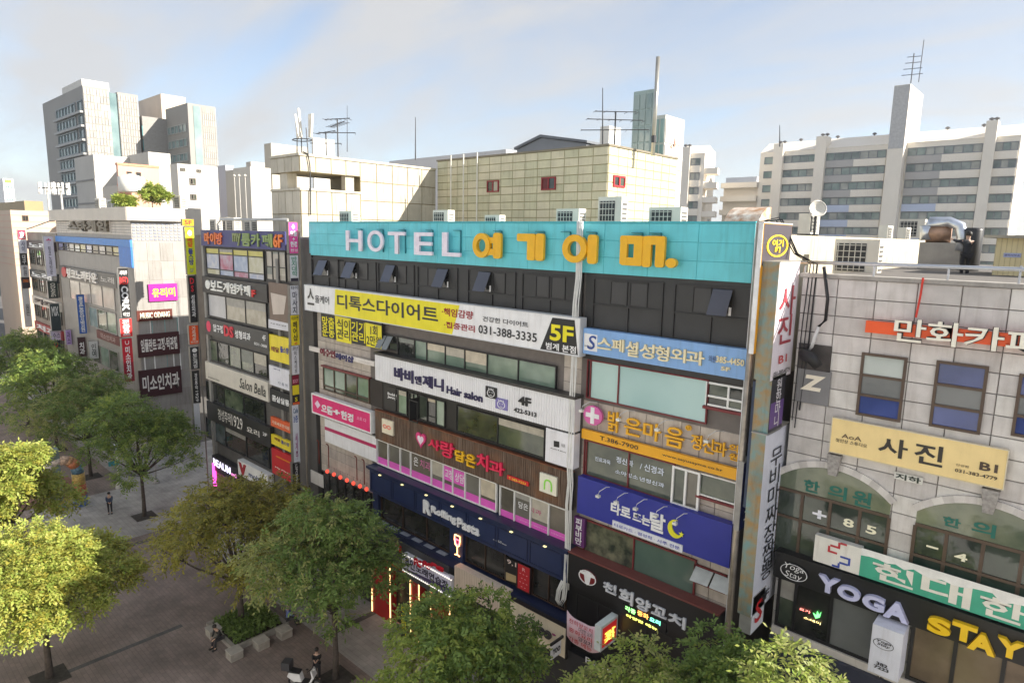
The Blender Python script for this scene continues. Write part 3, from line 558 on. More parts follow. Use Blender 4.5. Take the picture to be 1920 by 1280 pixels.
# ------------------------------------------------------------------ ground floor, left bay
gf = thing('ground_floor_shops', 'recessed ground floor shop row below the navy restaurant', 'shopfront', (-22, 21, 0))
part('back_wall', MB().box(hx0+.02, hx1-.1, 21.12, 21.18, 0.01, PSILL-.32), M(S(44, 42, 42), .6, 0, .2, .7), gf)
RC = M(S(150, 26, 24), .4, 0, .08); EM = M((1.0, .62, .25), .4, 0, .05, 2, 0, 0, 1.0)
ex = [uv('B3', x, y, 'Y', 20.6)[0] for x, y in ((110, 740), (220, 790), (330, 840), (385, 865), (445, 890), (560, 930))]
for a, b in ((0, 1), (2, 3), (4, 5)):
    part('red_pier', MB().box(ex[a], ex[b]-.05, 20.65, 21.1, .02, 3.55), RC, gf)
    for xx in (ex[a], ex[b]-.09): part('light_strip', MB().box(xx, xx+.045, 20.60, 20.65, .05, 3.5), EM, gf)
part('doorway', MB().box(ex[1], ex[2], 21.02, 21.1, .02, 3.5), M(S(40, 36, 30), .3, 0, .3, 1.2), gf)
part('doorway', MB().box(ex[3], ex[4], 21.02, 21.1, .02, 3.5), M(S(52, 40, 34), .3, 0, .3, 1.2), gf)
part('header', MB().box(ex[0]-.2, ex[5], 20.5, 21.1, 3.55, PSILL-.32), M(S(70, 72, 74), .5, 0, .12), gf)
sign('arcade_header_sign', 'orange strip sign with dark letters over the red arcade doorway', 'B3', (185, 578, 300, 650), S(216, 126, 40), c=20.42, depth=.15, texts=[('노래 노래', (198, 582, 292, 640), S(90, 40, 20), dict(bold=.02))])
sign('red_tag_sign', 'tiny red square sign on the grey header above the arcade', 'B3', (238, 478, 278, 535), S(206, 24, 40), c=20.45, depth=.06, texts=[('●', (244, 488, 272, 525), S(250, 190, 190))])
t = sign('karaoke_sign', 'violet edged lit box sign of the coin singing room above the entrance', 'B3', (292, 545, 562, 785), S(60, 48, 96), c=20.2, depth=.35, frame=S(220, 220, 230),
  polys=[([(296, 550), (560, 668), (560, 740), (296, 620)], S(206, 206, 226))], texts=[('코인', (300, 552, 360, 640), S(30, 26, 60), dict(bold=.03)), ('노래연습장', (366, 600, 552, 745), S(30, 26, 60), dict(bold=.03)), ('노래연습장', (310, 632, 440, 712), WHITE), ('코인', (448, 705, 482, 740), S(240, 150, 250)), ('노래', (490, 730, 550, 775), WHITE)])
bl = MB(); a0, a1, b0, b1 = rect('B3', (290, 542, 566, 790), 'Y', 20.15)
for k in range(26):
    a = a0+(a1-a0)*k/25
    bl.box(a-.03, a+.03, 20.13, 20.17, b0-.04, b0+.02); bl.box(a-.03, a+.03, 20.13, 20.17, b1-.02, b1+.04)
part('bulb_row', bl, M((1, .95, .85), .4, 0, .05, 2, 0, 0, .35), t)
pcs = thing('red_letter_sign', 'three pairs of glossy red letters mounted above the lit karaoke sign', 'sign', (a0+1.5, 20.3, b1))
for b in ((362, 560, 402, 625), (412, 575, 452, 635), (458, 585, 526, 648)):
    r = rect('B3', b, 'Y', 20.25); cx = (r[0]+r[1])/2
    text(pcs, 'PC', 'Y', 20.25, (r[0], r[1], r[2]+.05, r[3]-.02), S(206, 30, 50), ext=.12, bold=.03, name='letter', res=3)
sign('brush_sign', 'cream ribbed sign with black brush lettering beside the karaoke sign', 'B3', (586, 608, 884, 912), S(206, 192, 176), c=20.3, depth=.4, texts=[('참초다', (652, 712, 792, 832), S(40, 30, 24), dict(ext=.04, bold=.01))])
part('ribs', (lambda r: (lambda m: m)(MB()))(0) if False else (lambda r: [m.box(r[0]+(r[1]-r[0])*k/30, r[0]+(r[1]-r[0])*k/30+.03, 20.285, 20.3, r[2], r[3]) for m in [MB()] for k in range(31)][-1])(rect('B3', (586, 608, 884, 912), 'Y', 20.3)), M(S(188, 172, 156), .5), bpy.data.objects[[o.name for o in COL.objects if o.name.startswith('brush_sign')][0]])
sign('slogan_sign', 'cream lit sign with dark blob lettering near the small hanging plate', 'B3', (905, 800, 1218, 1140), S(222, 210, 184), c=20.35, depth=.35, frame=S(40, 36, 34),
  texts=[('SHOW\nYOUR\nUNIQUE', (946, 878, 1012, 965), B_, dict(bold=.04)), ('Yoo', (1016, 905, 1142, 1035), S(60, 58, 60), dict(bold=.06, ext=.08, res=4)), ('●', (1143, 990, 1166, 1014), S(150, 40, 110))])
u_, v_ = uv('B3', 1204, 1010, 'Y', 20.3)
hsg = thing('hanging_plate', 'small white hanging plate on a dark bracket by the cream lit sign', 'sign', (u_, 20, v_-1))
part('bracket', MB().box(u_-.06, u_+.02, 19.5, 20.35, v_-.1, v_+.0), BLKF, hsg); part('board', MB().box(u_-.05, u_+.01, 19.55, 20.2, v_-.75, v_-.12), M(WHITE, .4), hsg)
text(hsg, 'YOO', 'X', u_+.012, (19.62, 20.12, v_-.55, v_-.3), B_, bold=.05)
# standing signs in front of the arcade
def standee(label, zm, x, y, h, w, col, texts, h2=None):
    p = onZ(zm, x, y); t = thing('standing_sign', label, 'sign', p)
    part('board', MB().box(p[0]-w/2, p[0]+w/2, p[1]-.08, p[1]+.08, .12, h), M(col, .4), t); part('base', MB().box(p[0]-w/2-.05, p[0]+w/2+.05, p[1]-.25, p[1]+.25, .006, .12), M(B_, .5), t)
    for s, f0, f1, cc in texts: text(t, s, 'Y', p[1]-.085, (p[0]-w*.4, p[0]+w*.4, h*f0, h*f1), cc, bold=.02)
standee('black standing sign with vertical yellow letters by the arcade doorway', 'B3', 305, 1030, 2.1, .55, S(36, 34, 34), [('다\n양\n한\n기', .15, .95, Y_)])
standee('purple standing poster marked with a yellow floor number', 'B3', 380, 990, 2.3, .8, S(110, 40, 120), [('3F', .78, .95, Y_), ('노래', .62, .72, S(250, 190, 60))])
standee('slim white standing sign with a yellow foot left of the arcade doorway', 'B3', 170, 845, 2.4, .5, S(220, 220, 226), [('중\n화', .45, .92, B_)])
mat_ = thing('door_mat', 'small multicoloured leaflet mat on the paving before the arcade', 'mat', onZ('B3', 262, 905)); p = ORG[mat_.name]
part('mat', MB().box(p.x-.7, p.x+.7, p.y-.35, p.y+.35, .012, .03), M(S(200, 90, 60), .7, 0, .3, 4, 0, 0, 0, .5, 'print', S(210, 200, 180)), mat_)
# lanterns and pipes on the tiled column
for k in range(7):
    a = uv('A7', 184+k*42, 903+k*19, 'Y', 20.7); l_ = thing('red_lantern', ['first', 'second', 'third', 'fourth', 'fifth', 'sixth', 'seventh'][k]+' red lantern from the left in the row under the tiled column', 'lantern', (a[0], 20.7, a[1]), 'red lanterns in a row')
    part('shade', MB().lathe([(.03, -.13), (.10, -.07), (.12, 0), (.10, .07), (.03, .13)], 10, (a[0], 20.7, a[1])), M((.75, .07, .04), .5, 0, .1, 3, 0, 0, .5), l_, True); part('cord', MB().tube([(a[0], 20.7, a[1]+.13), (a[0], 20.75, a[1]+.4)], .01, 4), BLKF, l_)
for k, (x, ya, yb) in enumerate(((128, 705, 850), (190, 730, 880), (372, 808, 960), (420, 828, 985))):
    a = uv('A7', x, ya, 'Y', 20.95); b = uv('A7', x, yb, 'Y', 20.95); pt = thing('wall_pipe', ['leftmost', 'second from left', 'third from left', 'rightmost'][k]+' of the thin red brown pipes hooked over the tiled column', 'pipe', (a[0], 20.95, b[1]), 'thin red pipes')
    part('pipe', MB().tube([(a[0]-.15, 20.9, a[1]), (a[0], 20.9, a[1]), (a[0], 20.95, a[1]-.1), (a[0], 20.95, b[1])], .035, 6), M(S(110, 44, 34), .5, 0, .2), pt)
sf = thing('noodle_shopfront', 'dark shop window strip under the red lanterns', 'shopfront', (hx0+2.5, 21, 3.5))
u0, u1, v0, v1 = rect('A7', (165, 880, 470, 1130), 'Y', 21.05); window(sf, 'Y', 21.05, hx0+.3, u1, 4.6, v1-.2, n=6, fmat=BLKF, panes=[PG, GD], fw=.07)
# ------------------------------------------------------------------ signs on the hotel, right bay
def clipx(b): return b
sign('clinic_sign', 'light blue sign board with cream raised letters and a white logo square', 'B1', (122, 52, 1198, 400), S(126, 166, 214), c=20.7, depth=.3,
  polys=[([(127, 85), (214, 100), (212, 212), (125, 198)], S(226, 226, 232))],
  texts=[(s, b, S(226, 214, 176), dict(ext=.08, bold=.016, name='letter')) for s, b in (('스', (222, 112, 310, 200)), ('페', (318, 120, 395, 215)), ('셜', (412, 135, 490, 248)), ('성', (505, 150, 598, 262)), ('형', (608, 165, 696, 280)), ('외', (712, 180, 806, 285)), ('과', (815, 195, 930, 305)))]
  + [('385-4450', (1010, 236, 1194, 308), S(226, 214, 176), dict(ext=.05, bold=.02)), ('5F', (1042, 306, 1100, 342), S(226, 214, 176), dict(ext=.05, bold=.03)), ('의원', (958, 232, 1002, 285), S(70, 84, 120)), ('S', (150, 98, 205, 200), S(40, 70, 140), dict(shear=.2, bold=.01, res=4)), ('SPECIAL', (130, 165, 178, 180), S(60, 60, 80))])
ws = thing('psychiatry_letters', 'golden stand off letters on the grey tiled wall with a pink cross disc', 'sign', (-12, 21, 13))
GL = S(226, 170, 34)
for s, b in (('밝', (286, 600, 358, 755)), ('은', (395, 640, 505, 785)), ('마', (522, 672, 630, 815)), ('음', (668, 700, 785, 862)), ('정', (840, 755, 905, 872)), ('신', (920, 780, 985, 895)), ('과', (990, 800, 1072, 915)), ('의', (1092, 820, 1150, 885)), ('원', (1092, 882, 1150, 942))):
    text(ws, s, 'Y', 21.12, rect('B1', b, 'Y', 21.05), GL, ext=.09, bold=.012, name='letter')
text(ws, '®', 'Y', 21.12, rect('B1', (798, 695, 838, 742), 'Y', 21.05), GL, ext=.06, bold=.02, name='letter')
a0, a1, b0, b1 = rect('B1', (124, 556, 243, 715), 'Y', 20.9); dsc = [((a0+a1)/2+(a1-a0)/2*math.cos(k*.2618), 21.0, (b0+b1)/2+(b1-b0)/2*math.sin(k*.2618)) for k in range(24)]
part('disc', MB().prism(dsc, (0, -.12, 0)), M(S(206, 96, 160), .4), ws); cx, cz = (a0+a1)/2, (b0+b1)/2
part('cross', MB().box(cx-.09, cx+.09, 20.86, 20.879, cz-.34, cz+.34).box(cx-.32, cx-.09, 20.86, 20.879, cz-.09, cz+.09).box(cx+.09, cx+.32, 20.86, 20.879, cz-.09, cz+.09), M(WHITE), ws)
sign('orange_band', 'orange band with phone number and web address above the dark clinic window', 'B1', (110, 722, 1140, 1062), S(232, 164, 28), c=20.95, depth=.14)
def fixband(name, zm, b, h_px_pt, c_, **k): pass
# the band follows the floor line: keep only its true height
ob = [o for o in COL.objects if o.name.startswith('orange_band')][0]
u0, u1, _, _ = rect('B1', (110, 722, 1140, 1062), 'Y', 20.95); bz1 = uv('B1', 110, 722, 'Y', 20.95)[1]; bz0 = uv('B1', 110, 785, 'Y', 20.95)[1]
for ch in list(ob.children): bpy.data.objects.remove(ch)
part('board', MB().box(u0, u1, 20.95, 21.1, bz0, bz1), M(S(232, 164, 28), .45, 0, .05, 1.5, .1), ob)
text(ob, 'T.386-7900', 'Y', 20.947, rect('B1', (232, 768, 486, 865), 'Y', 20.95), S(44, 40, 40), bold=.01)
text(ob, 'www.sayusayme.co.kr', 'Y', 20.947, rect('B1', (648, 885, 1048, 1015), 'Y', 20.95), S(44, 40, 40), bold=.01)
wt = thing('window_lettering', 'white and blue lettering stuck on the dark clinic window', 'sign', (-12.5, 21.1, 11.5))
for s, b in (('진료과목', (198, 905, 300, 965)), ('정신과', (340, 905, 452, 980)), ('/ 신경과', (498, 945, 656, 1040)), ('소아청소', (332, 990, 484, 1065)), ('년정신과', (496, 1040, 658, 1118))): text(wt, s, 'Y', 21.11, rect('B1', b, 'Y', 21.1), S(206, 214, 240), bold=.02, ext=.004)
BLU = S(34, 44, 140)
t = sign('tarot_sign', 'deep blue sign board with a yellow crescent moon and white brush letters', 'B2', (205, 35, 1108, 606), BLU, c=20.75, depth=.3)
u0, u1, _, _ = rect('B2', (205, 35, 1108, 606), 'Y', 20.75); bz1 = uv('B2', 205, 37, 'Y', 20.75)[1]; bz0 = uv('B2', 205, 258, 'Y', 20.75)[1]
for ch in list(t.children): bpy.data.objects.remove(ch)
part('board', MB().box(u0, u1, 20.75, 21.1, bz0, bz1), M(BLU, .4, 0, .04, 1.5, .05), t)
for s, b in (('타로', (405, 190, 520, 300)), ('뜨는', (536, 250, 638, 340)), ('달', (640, 245, 726, 390))): text(t, s, 'Y', 20.747, rect('B2', b, 'Y', 20.75), WHITE, bold=.03, ext=.03)
mo = []; a0, a1, b0, b1 = rect('B2', (733, 280, 850, 430), 'Y', 20.75); cx, cz, r = (a0+a1)/2, (b0+b1)/2, (b1-b0)/2
for k in range(17): th = math.radians(100+k*13.5); mo.append((cx+r*.9*math.cos(th), cz+r*math.sin(th)))
for k in range(17): th = math.radians(316-k*13.5); mo.append((cx+r*.35+r*.75*math.cos(th), cz+r*.22+r*.78*math.sin(th)))
part('moon', MB().prism([(a, 20.748, b) for a, b in mo], (0, -.04, 0)), M(S(244, 220, 40)), t)
stp = [(cx+r*.75+r*.32*(1 if k % 2 == 0 else .42)*math.cos(math.radians(90+36*k)), cz-r*.3+r*.32*(1 if k % 2 == 0 else .42)*math.sin(math.radians(90+36*k))) for k in range(10)]
part('star', MB().prism([(a, 20.7, b) for a, b in stp], (0, -.02, 0)), M(S(246, 226, 60)), t)
a0, a1, _, _ = rect('B2', (415, 300, 832, 496), 'Y', 20.75); z1 = uv('B2', 415, 300, 'Y', 20.75)[1]; z0 = uv('B2', 415, 342, 'Y', 20.75)[1]
part('strip', MB().box(a0, a1, 20.70, 20.749, z0, z1), M(S(216, 218, 232)), t); text(t, '타로카드 · 점성학 · 사주 전문', 'Y', 20.698, (a0+.1, a1-.1, z0+.08, z1-.08), S(50, 60, 170), bold=.005)
sign('skin_clinic_strip', 'narrow purple vertical strip sign with white letters beside the green glass', 'B2', (182, 276, 238, 470), S(92, 40, 100), c=20.9, depth=.15, texts=[('피\n부\n비\n만', (192, 285, 226, 455), WHITE, dict(bold=.02))])
# black skewer restaurant fascia
c7 = 20.55; u0, u1 = -15.3, hx1; z1 = uv('B2', 165, 500, 'Y', c7)[1]; z0 = uv('B2', 165, 690, 'Y', c7)[1]
sk = thing('skewer_sign', 'black fascia with large grey white letters and a round ram emblem', 'sign', (-12, c7, z0))
part('board', MB().box(u0, u1, c7, 21.15, z0, z1), M(S(32, 30, 32), .45, 0, .1, 1.2, .1), sk); part('top_rail', MB().box(u0, u1, c7-.05, 21.1, z1, z1+.06), M(S(110, 60, 56), .5), sk)
for s, b in (('천', (362, 662, 438, 752)), ('희', (458, 700, 538, 815)), ('양', (556, 752, 642, 862)), ('꼬', (652, 800, 738, 895)), ('치', (752, 845, 852, 958))): text(sk, s, 'Y', c7-.01, rect('B2', b, 'Y', c7), S(206, 208, 214), ext=.08, bold=.028, name='letter')
a0, a1, b0, b1 = rect('B2', (216, 580, 316, 708), 'Y', c7); cx, cz = (a0+a1)/2, (b0+b1)/2
part('emblem', MB().prism([(cx+(a1-a0)/2*math.cos(k*.2618), c7, cz+(b1-b0)/2*math.sin(k*.2618)) for k in range(24)], (0, -.06, 0)), M(S(110, 30, 34), .4), sk)
q = solid_ring('Y', c7-.06, cx, cz, (a1-a0)/2, (b1-b0)/2, .9, .02, 24); part('emblem_rim', q, M(WHITE), sk)
part('ram_head', MB().prism([(cx+a*.42, c7-.061, cz+b*.42) for a, b in ((-.9, .45), (-.45, .5), (-.2, .62), (.2, .62), (.45, .5), (.9, .45), (.85, .2), (.4, .18), (.25, -.6), (0, -.8), (-.25, -.6), (-.4, .18), (-.85, .2))], (0, -.012, 0)), M(WHITE), sk)
led = sign('led_board', 'dark message board with coloured lit letters below the skewer sign', 'B2', (470, 800, 730, 985), S(24, 24, 26), c=20.5, depth=.15)
a0, a1, b0, b1 = rect('B2', (470, 800, 730, 985), 'Y', 20.5)
for s, b, col in (('각종', (488, 812, 550, 870), (.3, 1, .25)), ('중화', (562, 838, 628, 900), (1, .35, .08)), ('요리', (635, 878, 698, 935), (.2, .95, .6)), ('다양한 메뉴', (496, 862, 680, 965), (.95, .9, .15))): text(led, s, 'Y', 20.497, rect('B2', b, 'Y', 20.5), col, bold=.02, emit=1.2)
gr = thing('corner_shopfront', 'black ground floor shopfront with thin white lettering at the hotel corner', 'shopfront', (-12, 21, 0))
z1c = uv('B2', 140, 1090, 'Y', 20.5)[1]; part('fascia', MB().box(-15.2, hx1, 20.5, 21.1, z1c-1.5, z1c+.1), M(S(40, 40, 42), .45, 0, .1), gr)
part('upper_band', MB().box(-15.2, hx1, 20.8, 21.12, z1c+.12, z0-.01), M(S(26, 24, 26), .4, 0, .1), gr); part('ground_wall', MB().box(-15.2, hx1, 20.9, 21.12, .01, z1c-1.52), M(S(40, 42, 52), .5, 0, .15), gr)
window(gr, 'Y', 20.85, -15.0, -10.5, z1c+.5, z0-.4, n=4, fmat=BLKF, panes=[GD, PG], fw=.07)
text(gr, 'PARIS', 'Y', 20.495, rect('B2', (252, 1116, 424, 1248), 'Y', 20.5), WHITE, bold=0, ext=.02, res=3)
bn = MB(); a0, b1 = uv('B2', 142, 838, 'Y', 20.2); a1, b0 = uv('B2', 328, 1098, 'Y', 20.2); b1r = uv('B2', 328, 925, 'Y', 20.2)[1]; bH = b1-uv('B2', 140, 995, 'Y', 20.2)[1]
bnt = thing('fabric_banner', 'sagging pale pink cloth banner crowded with print at the skewer shop', 'banner', ((a0+a1)/2, 20.2, b1-bH)); nseg = 12
for k in range(nseg+1):
    f = k/nseg; sag = .25*math.sin(math.pi*f); yy = 20.15-.05*math.sin(3*math.pi*f); bn.v += [(a0+(a1-a0)*f, yy, b1-sag), (a0+(a1-a0)*f, yy+.05, b1-bH-sag), (a0+(a1-a0)*f, yy+.02, b1-sag), (a0+(a1-a0)*f, yy+.07, b1-bH-sag)]
for k in range(nseg): i = k*4; bn.f += [(i, i+1, i+5, i+4), (i+2, i+6, i+7, i+3), (i, i+4, i+6, i+2), (i+1, i+3, i+7, i+5)]
part('cloth', bn, M(S(226, 196, 204), .8, 0, .06), bnt, True)
for j in range(5): text(bnt, ['천희양꼬치', '다양한 요리', '중화요리', '양꼬치', '각종 메뉴'][j], 'Y', 20.07, (a0+.2+(.5 if j % 2 else 0), a1-.25, b1-.42-j*bH*.17, b1-.22-j*bH*.17), S(70, 30, 40) if j % 2 else S(190, 40, 50), bold=.01)
lx = uv('B2', 440, 890, 'Y', 20.7)[0]
lb = thing('skewer_lightbox', 'projecting light box with red panel and yellow vertical letters beside the banner', 'sign', (lx, 20.2, 4)); y0 = onX('B2', 345, 930, lx)[1]; zt = onX('B2', 432, 880, lx)[2]; zb = onX('B2', 350, 1085, lx)[2]
y0 = min(max(y0, 19.3), 20.2)
part('case', MB().box(lx-.3, lx, y0, 20.75, zb, zt), M(S(206, 214, 214), .4), lb); part('red_panel', MB().box(lx+.001, lx+.012, y0+.1, 20.65, zb+.12, zt-.12), M(S(150, 24, 26), .4, 0, .05, 2, 0, 0, .25), lb)
text(lb, '양\n꼬\n치', 'X', lx+.013, (y0+.2, 20.55, zb+.25, zt-.35), (1, .8, .1), bold=.03, emit=.8)
# gooseneck lamps
def gooseneck(zm, x, y, label, grp, drop=.55, white=True):
    u, v = uv(zm, x, y, 'Y', 20.95); o = thing('gooseneck_lamp', label, 'lamp', (u, 20.9, v), grp)
    part('arm', MB().tube([(u, 20.95, v), (u-.12, 20.6, v+.06), (u-.26, 20.35, v-.08), (u-.3, 20.32, v-.24)], .014, 6), M(S(205, 205, 205), .4), o)
    part('lamp_head', MB().box(u-.38, u-.22, 20.25, 20.39, v-.33, v-.24), M(S(214, 214, 206), .4), o)
OR = ['leftmost', 'second from left', 'third from left', 'fourth from left', 'rightmost']
for k, (x, y) in enumerate(((212, 548), (462, 605), (722, 668), (1055, 740))): gooseneck('B1', x, y, (OR[k] if k < 3 else 'rightmost')+' white arm lamp over the golden wall letters', 'arm lamps over the golden letters')
for k, (x, y) in enumerate(((418, 105), (528, 140), (645, 178), (765, 220), (885, 262))): gooseneck('B2', x, y, OR[k]+' white arm lamp over the blue moon sign', 'arm lamps over the blue sign')
# ------------------------------------------------------------------ blade signs (stand out from the front, faces along the street)
def blade(name, label, zm, b, board, X=None, thick=.25, frame=None, texts=(), polys=(), yback=21.0, side=None, group=None):
    if X is None: X = onY(zm, b[2], (b[1]+b[3])/2, yback)[0]
    u0, u1, v0, v1 = rect(zm, b, 'X', X)
    if u1 < u0: u0, u1 = u1, u0
    t = thing(name, label, 'sign', (X, (u0+u1)/2, v0), group)
    part('board', MB().box(X-thick, X, u0, u1, v0, v1), M(board, .42, 0, .05, 1.5, .12), t)
    fc = frame or S(150, 148, 144)
    part('side_case', MB().box(X-thick+.01, X-.01, u0-.03, u0, v0, v1), side or M(fc, .45, .2, .15), t)
    part('edge_trim', MB().box(X-thick-.01, X+.015, u0-.03, u1, v1, v1+.03), M(fc, .45, .2, .1), t)
    for k, (fa, fb, col) in enumerate(polys): part('printed_panel', MB().box(X, X+.006, u0+.02, u1-.02, v0+(v1-v0)*fa, v0+(v1-v0)*fb), M(col, .42, 0, .05, 1.5, .08), t)
    for tx in texts:
        s, fa, fb, col = tx[:4]; kw = dict(tx[4]) if len(tx) > 4 else {}; pad = kw.pop('pad', .16)
        text(t, s, 'X', X+.008, (u0+(u1-u0)*pad, u1-(u1-u0)*pad, v0+(v1-v0)*fa, v0+(v1-v0)*fb), col, **kw)
    return t
V = lambda s: '\n'.join(s)
RUST = M(S(150, 122, 80), .5, .3, .3, 3, .5, 0, 0, .5, 'rusty metal', S(110, 140, 140))
blade('hotel_blade_sign', 'dark and orange vertical hotel sign with a round yellow emblem', 'O', (1433, 418, 1466, 648), S(232, 160, 30), thick=.16, frame=S(210, 210, 210), polys=[(.68, .995, S(70, 64, 70))],
  texts=[('호\n텔', .08, .55, S(30, 26, 24), dict(bold=.05, pad=.2)), ('여기\n때', .77, .88, S(240, 190, 40), dict(bold=.03, pad=.3))])
hb = [o for o in COL.objects if o.name.startswith('hotel_blade_sign')][0]; X = ORG[hb.name].x
u0, u1, v0, v1 = rect('O', (1433, 418, 1466, 648), 'X', X); part('emblem_ring', solid_ring('X', X+.006, (u0+u1)/2, v0+(v1-v0)*.83, abs(u1-u0)*.38, (v1-v0)*.087, .86, .02, 24), M(S(240, 190, 40)), hb)
XB = onY('O', 1494, 560, 21.0)[0]
blade('photo_blade_sign', 'white vertical photo studio blade sign with red letters and rusty sides', 'O', (1463, 492, 1482, 700), S(222, 214, 220), X=XB, thick=.5, side=RUST, texts=[('사\n진', .30, .80, S(160, 60, 70), dict(pad=.12, bold=.01)), ('B1', .13, .2, S(190, 80, 80), dict(pad=.3)), ('031-383-4779', .03, .07, S(60, 60, 60), dict(pad=.1))])
blade('graffiti_blade_sign', 'black blade sign with violet marks and pale vertical letters under the white photo blade', 'O', (1449, 708, 1465, 803), S(40, 38, 46), X=XB, thick=.5, side=RUST, polys=[(.1, .55, S(96, 66, 130))], texts=[(V('원한마니'), .1, .95, S(214, 210, 214), dict(pad=.3))])
blade('menu_blade_sign', 'tall white vertical blade sign with thin black letters at the stone building corner', 'O', (1437, 816, 1452, 1112), S(206, 208, 220), X=XB, thick=.45, side=RUST, texts=[(V('무비마짜장짬뽕'), .16, .9, S(30, 30, 36), dict(pad=.25, bold=0)), ('2F', .03, .08, S(30, 30, 36), dict(pad=.3))])
blade('lit_food_sign', 'small bulb edged lit sign under the tall white vertical blade', 'O', (1413, 1120, 1430, 1165), S(220, 220, 232), X=XB, thick=.4, texts=[('S', .2, .8, S(190, 30, 40), dict(pad=.2))])
blade('urology_blade_sign', 'dark navy vertical clinic blade sign beside the silver pole', 'O', (1396, 868, 1412, 975), S(30, 38, 84), X=-8.15, thick=.2, texts=[(V('비뇨기과'), .08, .86, WHITE, dict(pad=.2, bold=.02)), ('+', .9, .98, S(200, 40, 40), dict(pad=.3, bold=.05))])
bx = thing('blue_case_column', 'plain dark blue sheet metal casing below the orange hotel blade', 'casing', (X-.2, 20.6, 14)); part('casing', MB().box(X-.45, X-.05, 20.45, 20.98, 13.2, 17.5), M(S(50, 62, 84), .3, .3, .2, 1.5, .2), bx)
# ------------------------------------------------------------------ stone building at the right
RX0, RX1, RZ = -7.0, 5.0, 21.02
stone_b = thing('stone_building', 'grey stone clad building with arched windows at the right', 'building', (-1, 30, 0))
STM = [M(S(*c_), .7, 0, .10, 2.2, .32, .15) for c_ in ((196, 192, 188), (188, 184, 181), (202, 199, 194), (182, 178, 174))]
rwall = part('wall', MB().box(RX0, RX1, 21.03, 44, 0, RZ-.12), M(S(96, 92, 88), .9), stone_b)
tiles(rwall, 'Y', 21.03, RX0, RX0+1.04*8, RZ-.12-.56*37, RZ-.12, 8, 37, STM, gap=.016, th=.035, name='stone', skip=lambda u, v: v < 5)
part('coping', MB().box(RX0-.05, RX1, 20.93, 21.5, RZ-.12, RZ), M(S(150, 146, 140), .8, 0, .15, 2, .4), stone_b)
part('roof_slab', MB().box(RX0, RX1, 21.5, 44, RZ-.5, RZ-.35), M(S(150, 152, 146), .85, 0, .2, .8), stone_b)
# hotel side wall above the neighbour's roof
sp = rect('O', (1490, 415, 1780, 448), 'X', hx1+.01); part('side_parapet', MB().box(hx1-.25, hx1+.012, 21.4, max(sp[0], sp[1]), 17, 22.2), M(S(182, 174, 154), .8, 0, .14, 1.6, .85), hotel)
# brown framed windows
BG = GLASS((.03, .05, .16), (.07, .10, .30), .05, .6); GG = GLASS((.13, .14, .14), (.19, .20, .20), .12, .6)
for k, (b, zm) in enumerate((((1617, 660, 1680, 790), 'O'), ((1757, 675, 1822, 812), 'O'), ((1912, 700, 1990, 832), 'O'))):
    u0, u1, v0, v1 = rect(zm, b, 'Y', 20.98); w = 1.18; window(stone_b, 'Y', 20.985, u0, u0+w, v0, v1, n=1, rows=(1, .95, 1.05), fmat=BRNF, panes=[BG, GG, BG if k else GLASS((.4, .45, .42), (.5, .55, .52), .1)], fw=.075, th=.06)
# arches
def arch(zm, xl, xr, ytop, ybot, key):
    c_ = 20.97; u0, _ = uv(zm, xl, ytop, 'Y', c_); u1, _ = uv(zm, xr, ytop, 'Y', c_); return u0, u1
az_spring = uv('B5', 965, 940, 'Y', 20.97)[1]; az_top = uv('B5', 560, 690, 'Y', 20.97)[1]; az_bot = uv('B6', 935, 280, 'Y', 20.97)[1]-1.2
def arch_window(u0, u1, nm):
    cu = (u0+u1)/2; hw = (u1-u0)/2; rise = az_top-az_spring; R = (hw*hw+rise*rise)/(2*rise); cz = az_top-R; a_ = math.asin(hw/R); n = 14
    def arc(r, k): th = -a_+2*a_*k/n; return cu+r*math.sin(th), cz+r*math.cos(th)
    tp = [arc(R, k) for k in range(n+1)]; zt = az_spring-.35
    w = part('arched_window', MB().prism([(u, 20.99, v) for u, v in tp]+[(u1, 20.99, az_bot), (u0, 20.99, az_bot)], (0, -.004, 0)), GLASS((.02, .03, .025), (.07, .09, .07), .04, .8), stone_b)
    part('pane', MB().prism([(u, 20.984, v) for u, v in tp]+[(u1, 20.984, zt), (u0, 20.984, zt)], (0, -.006, 0)), GLASS((.06, .09, .06), (.22, .24, .16), .06, .7), w)
    fb = MB().box(u0, u1, 20.94, 20.985, zt-.09, zt).box(u0, u1, 20.94, 20.985, zt-1.0, zt-.92); part('frame', fb, BRNF, w)
    fb = MB()
    for f in (0, .24, .5, .76, 1): uu = u0+(u1-u0)*f; fb.box(uu-.045, uu+.045, 20.945, 20.982, az_bot, zt-.09)
    part('frame', fb, BRNF, w)
    for k in range(n):      # arch ring of separate stones
        p, q, r_, s_ = arc(R, k), arc(R, k+1), arc(R+.2, k+1), arc(R+.2, k); part('voussoir', MB().prism([(x, 20.995, z) for x, z in (p, q, r_, s_)], (0, -.08, 0)), STM[k % 4], w)
    return cu, w
xa = [uv('B5', x, y, 'Y', 20.97)[0] for x, y in ((195, 720), (962, 940), (1150, 985))]
k1, aw1 = arch_window(xa[0]-.15, xa[1], 'a'); k2, aw2 = arch_window(xa[2], xa[2]+(xa[1]-xa[0])+.15, 'b')
for kk in (k1, k2): part('keystone', MB().prism([(kk-.2, 20.99, az_top+.5), (kk-.12, 20.99, az_top-.15), (kk+.12, 20.99, az_top-.15), (kk+.2, 20.99, az_top+.5)], (0, -.22, 0)), M(S(150, 146, 142), .9, 0, .3, 9, .3, .6), stone_b)
GRN = S(20, 96, 84)
wl = thing('arch_lettering', 'dark green letters and pale numerals stuck on the arched windows', 'sign', (-4.5, 20.95, 13))
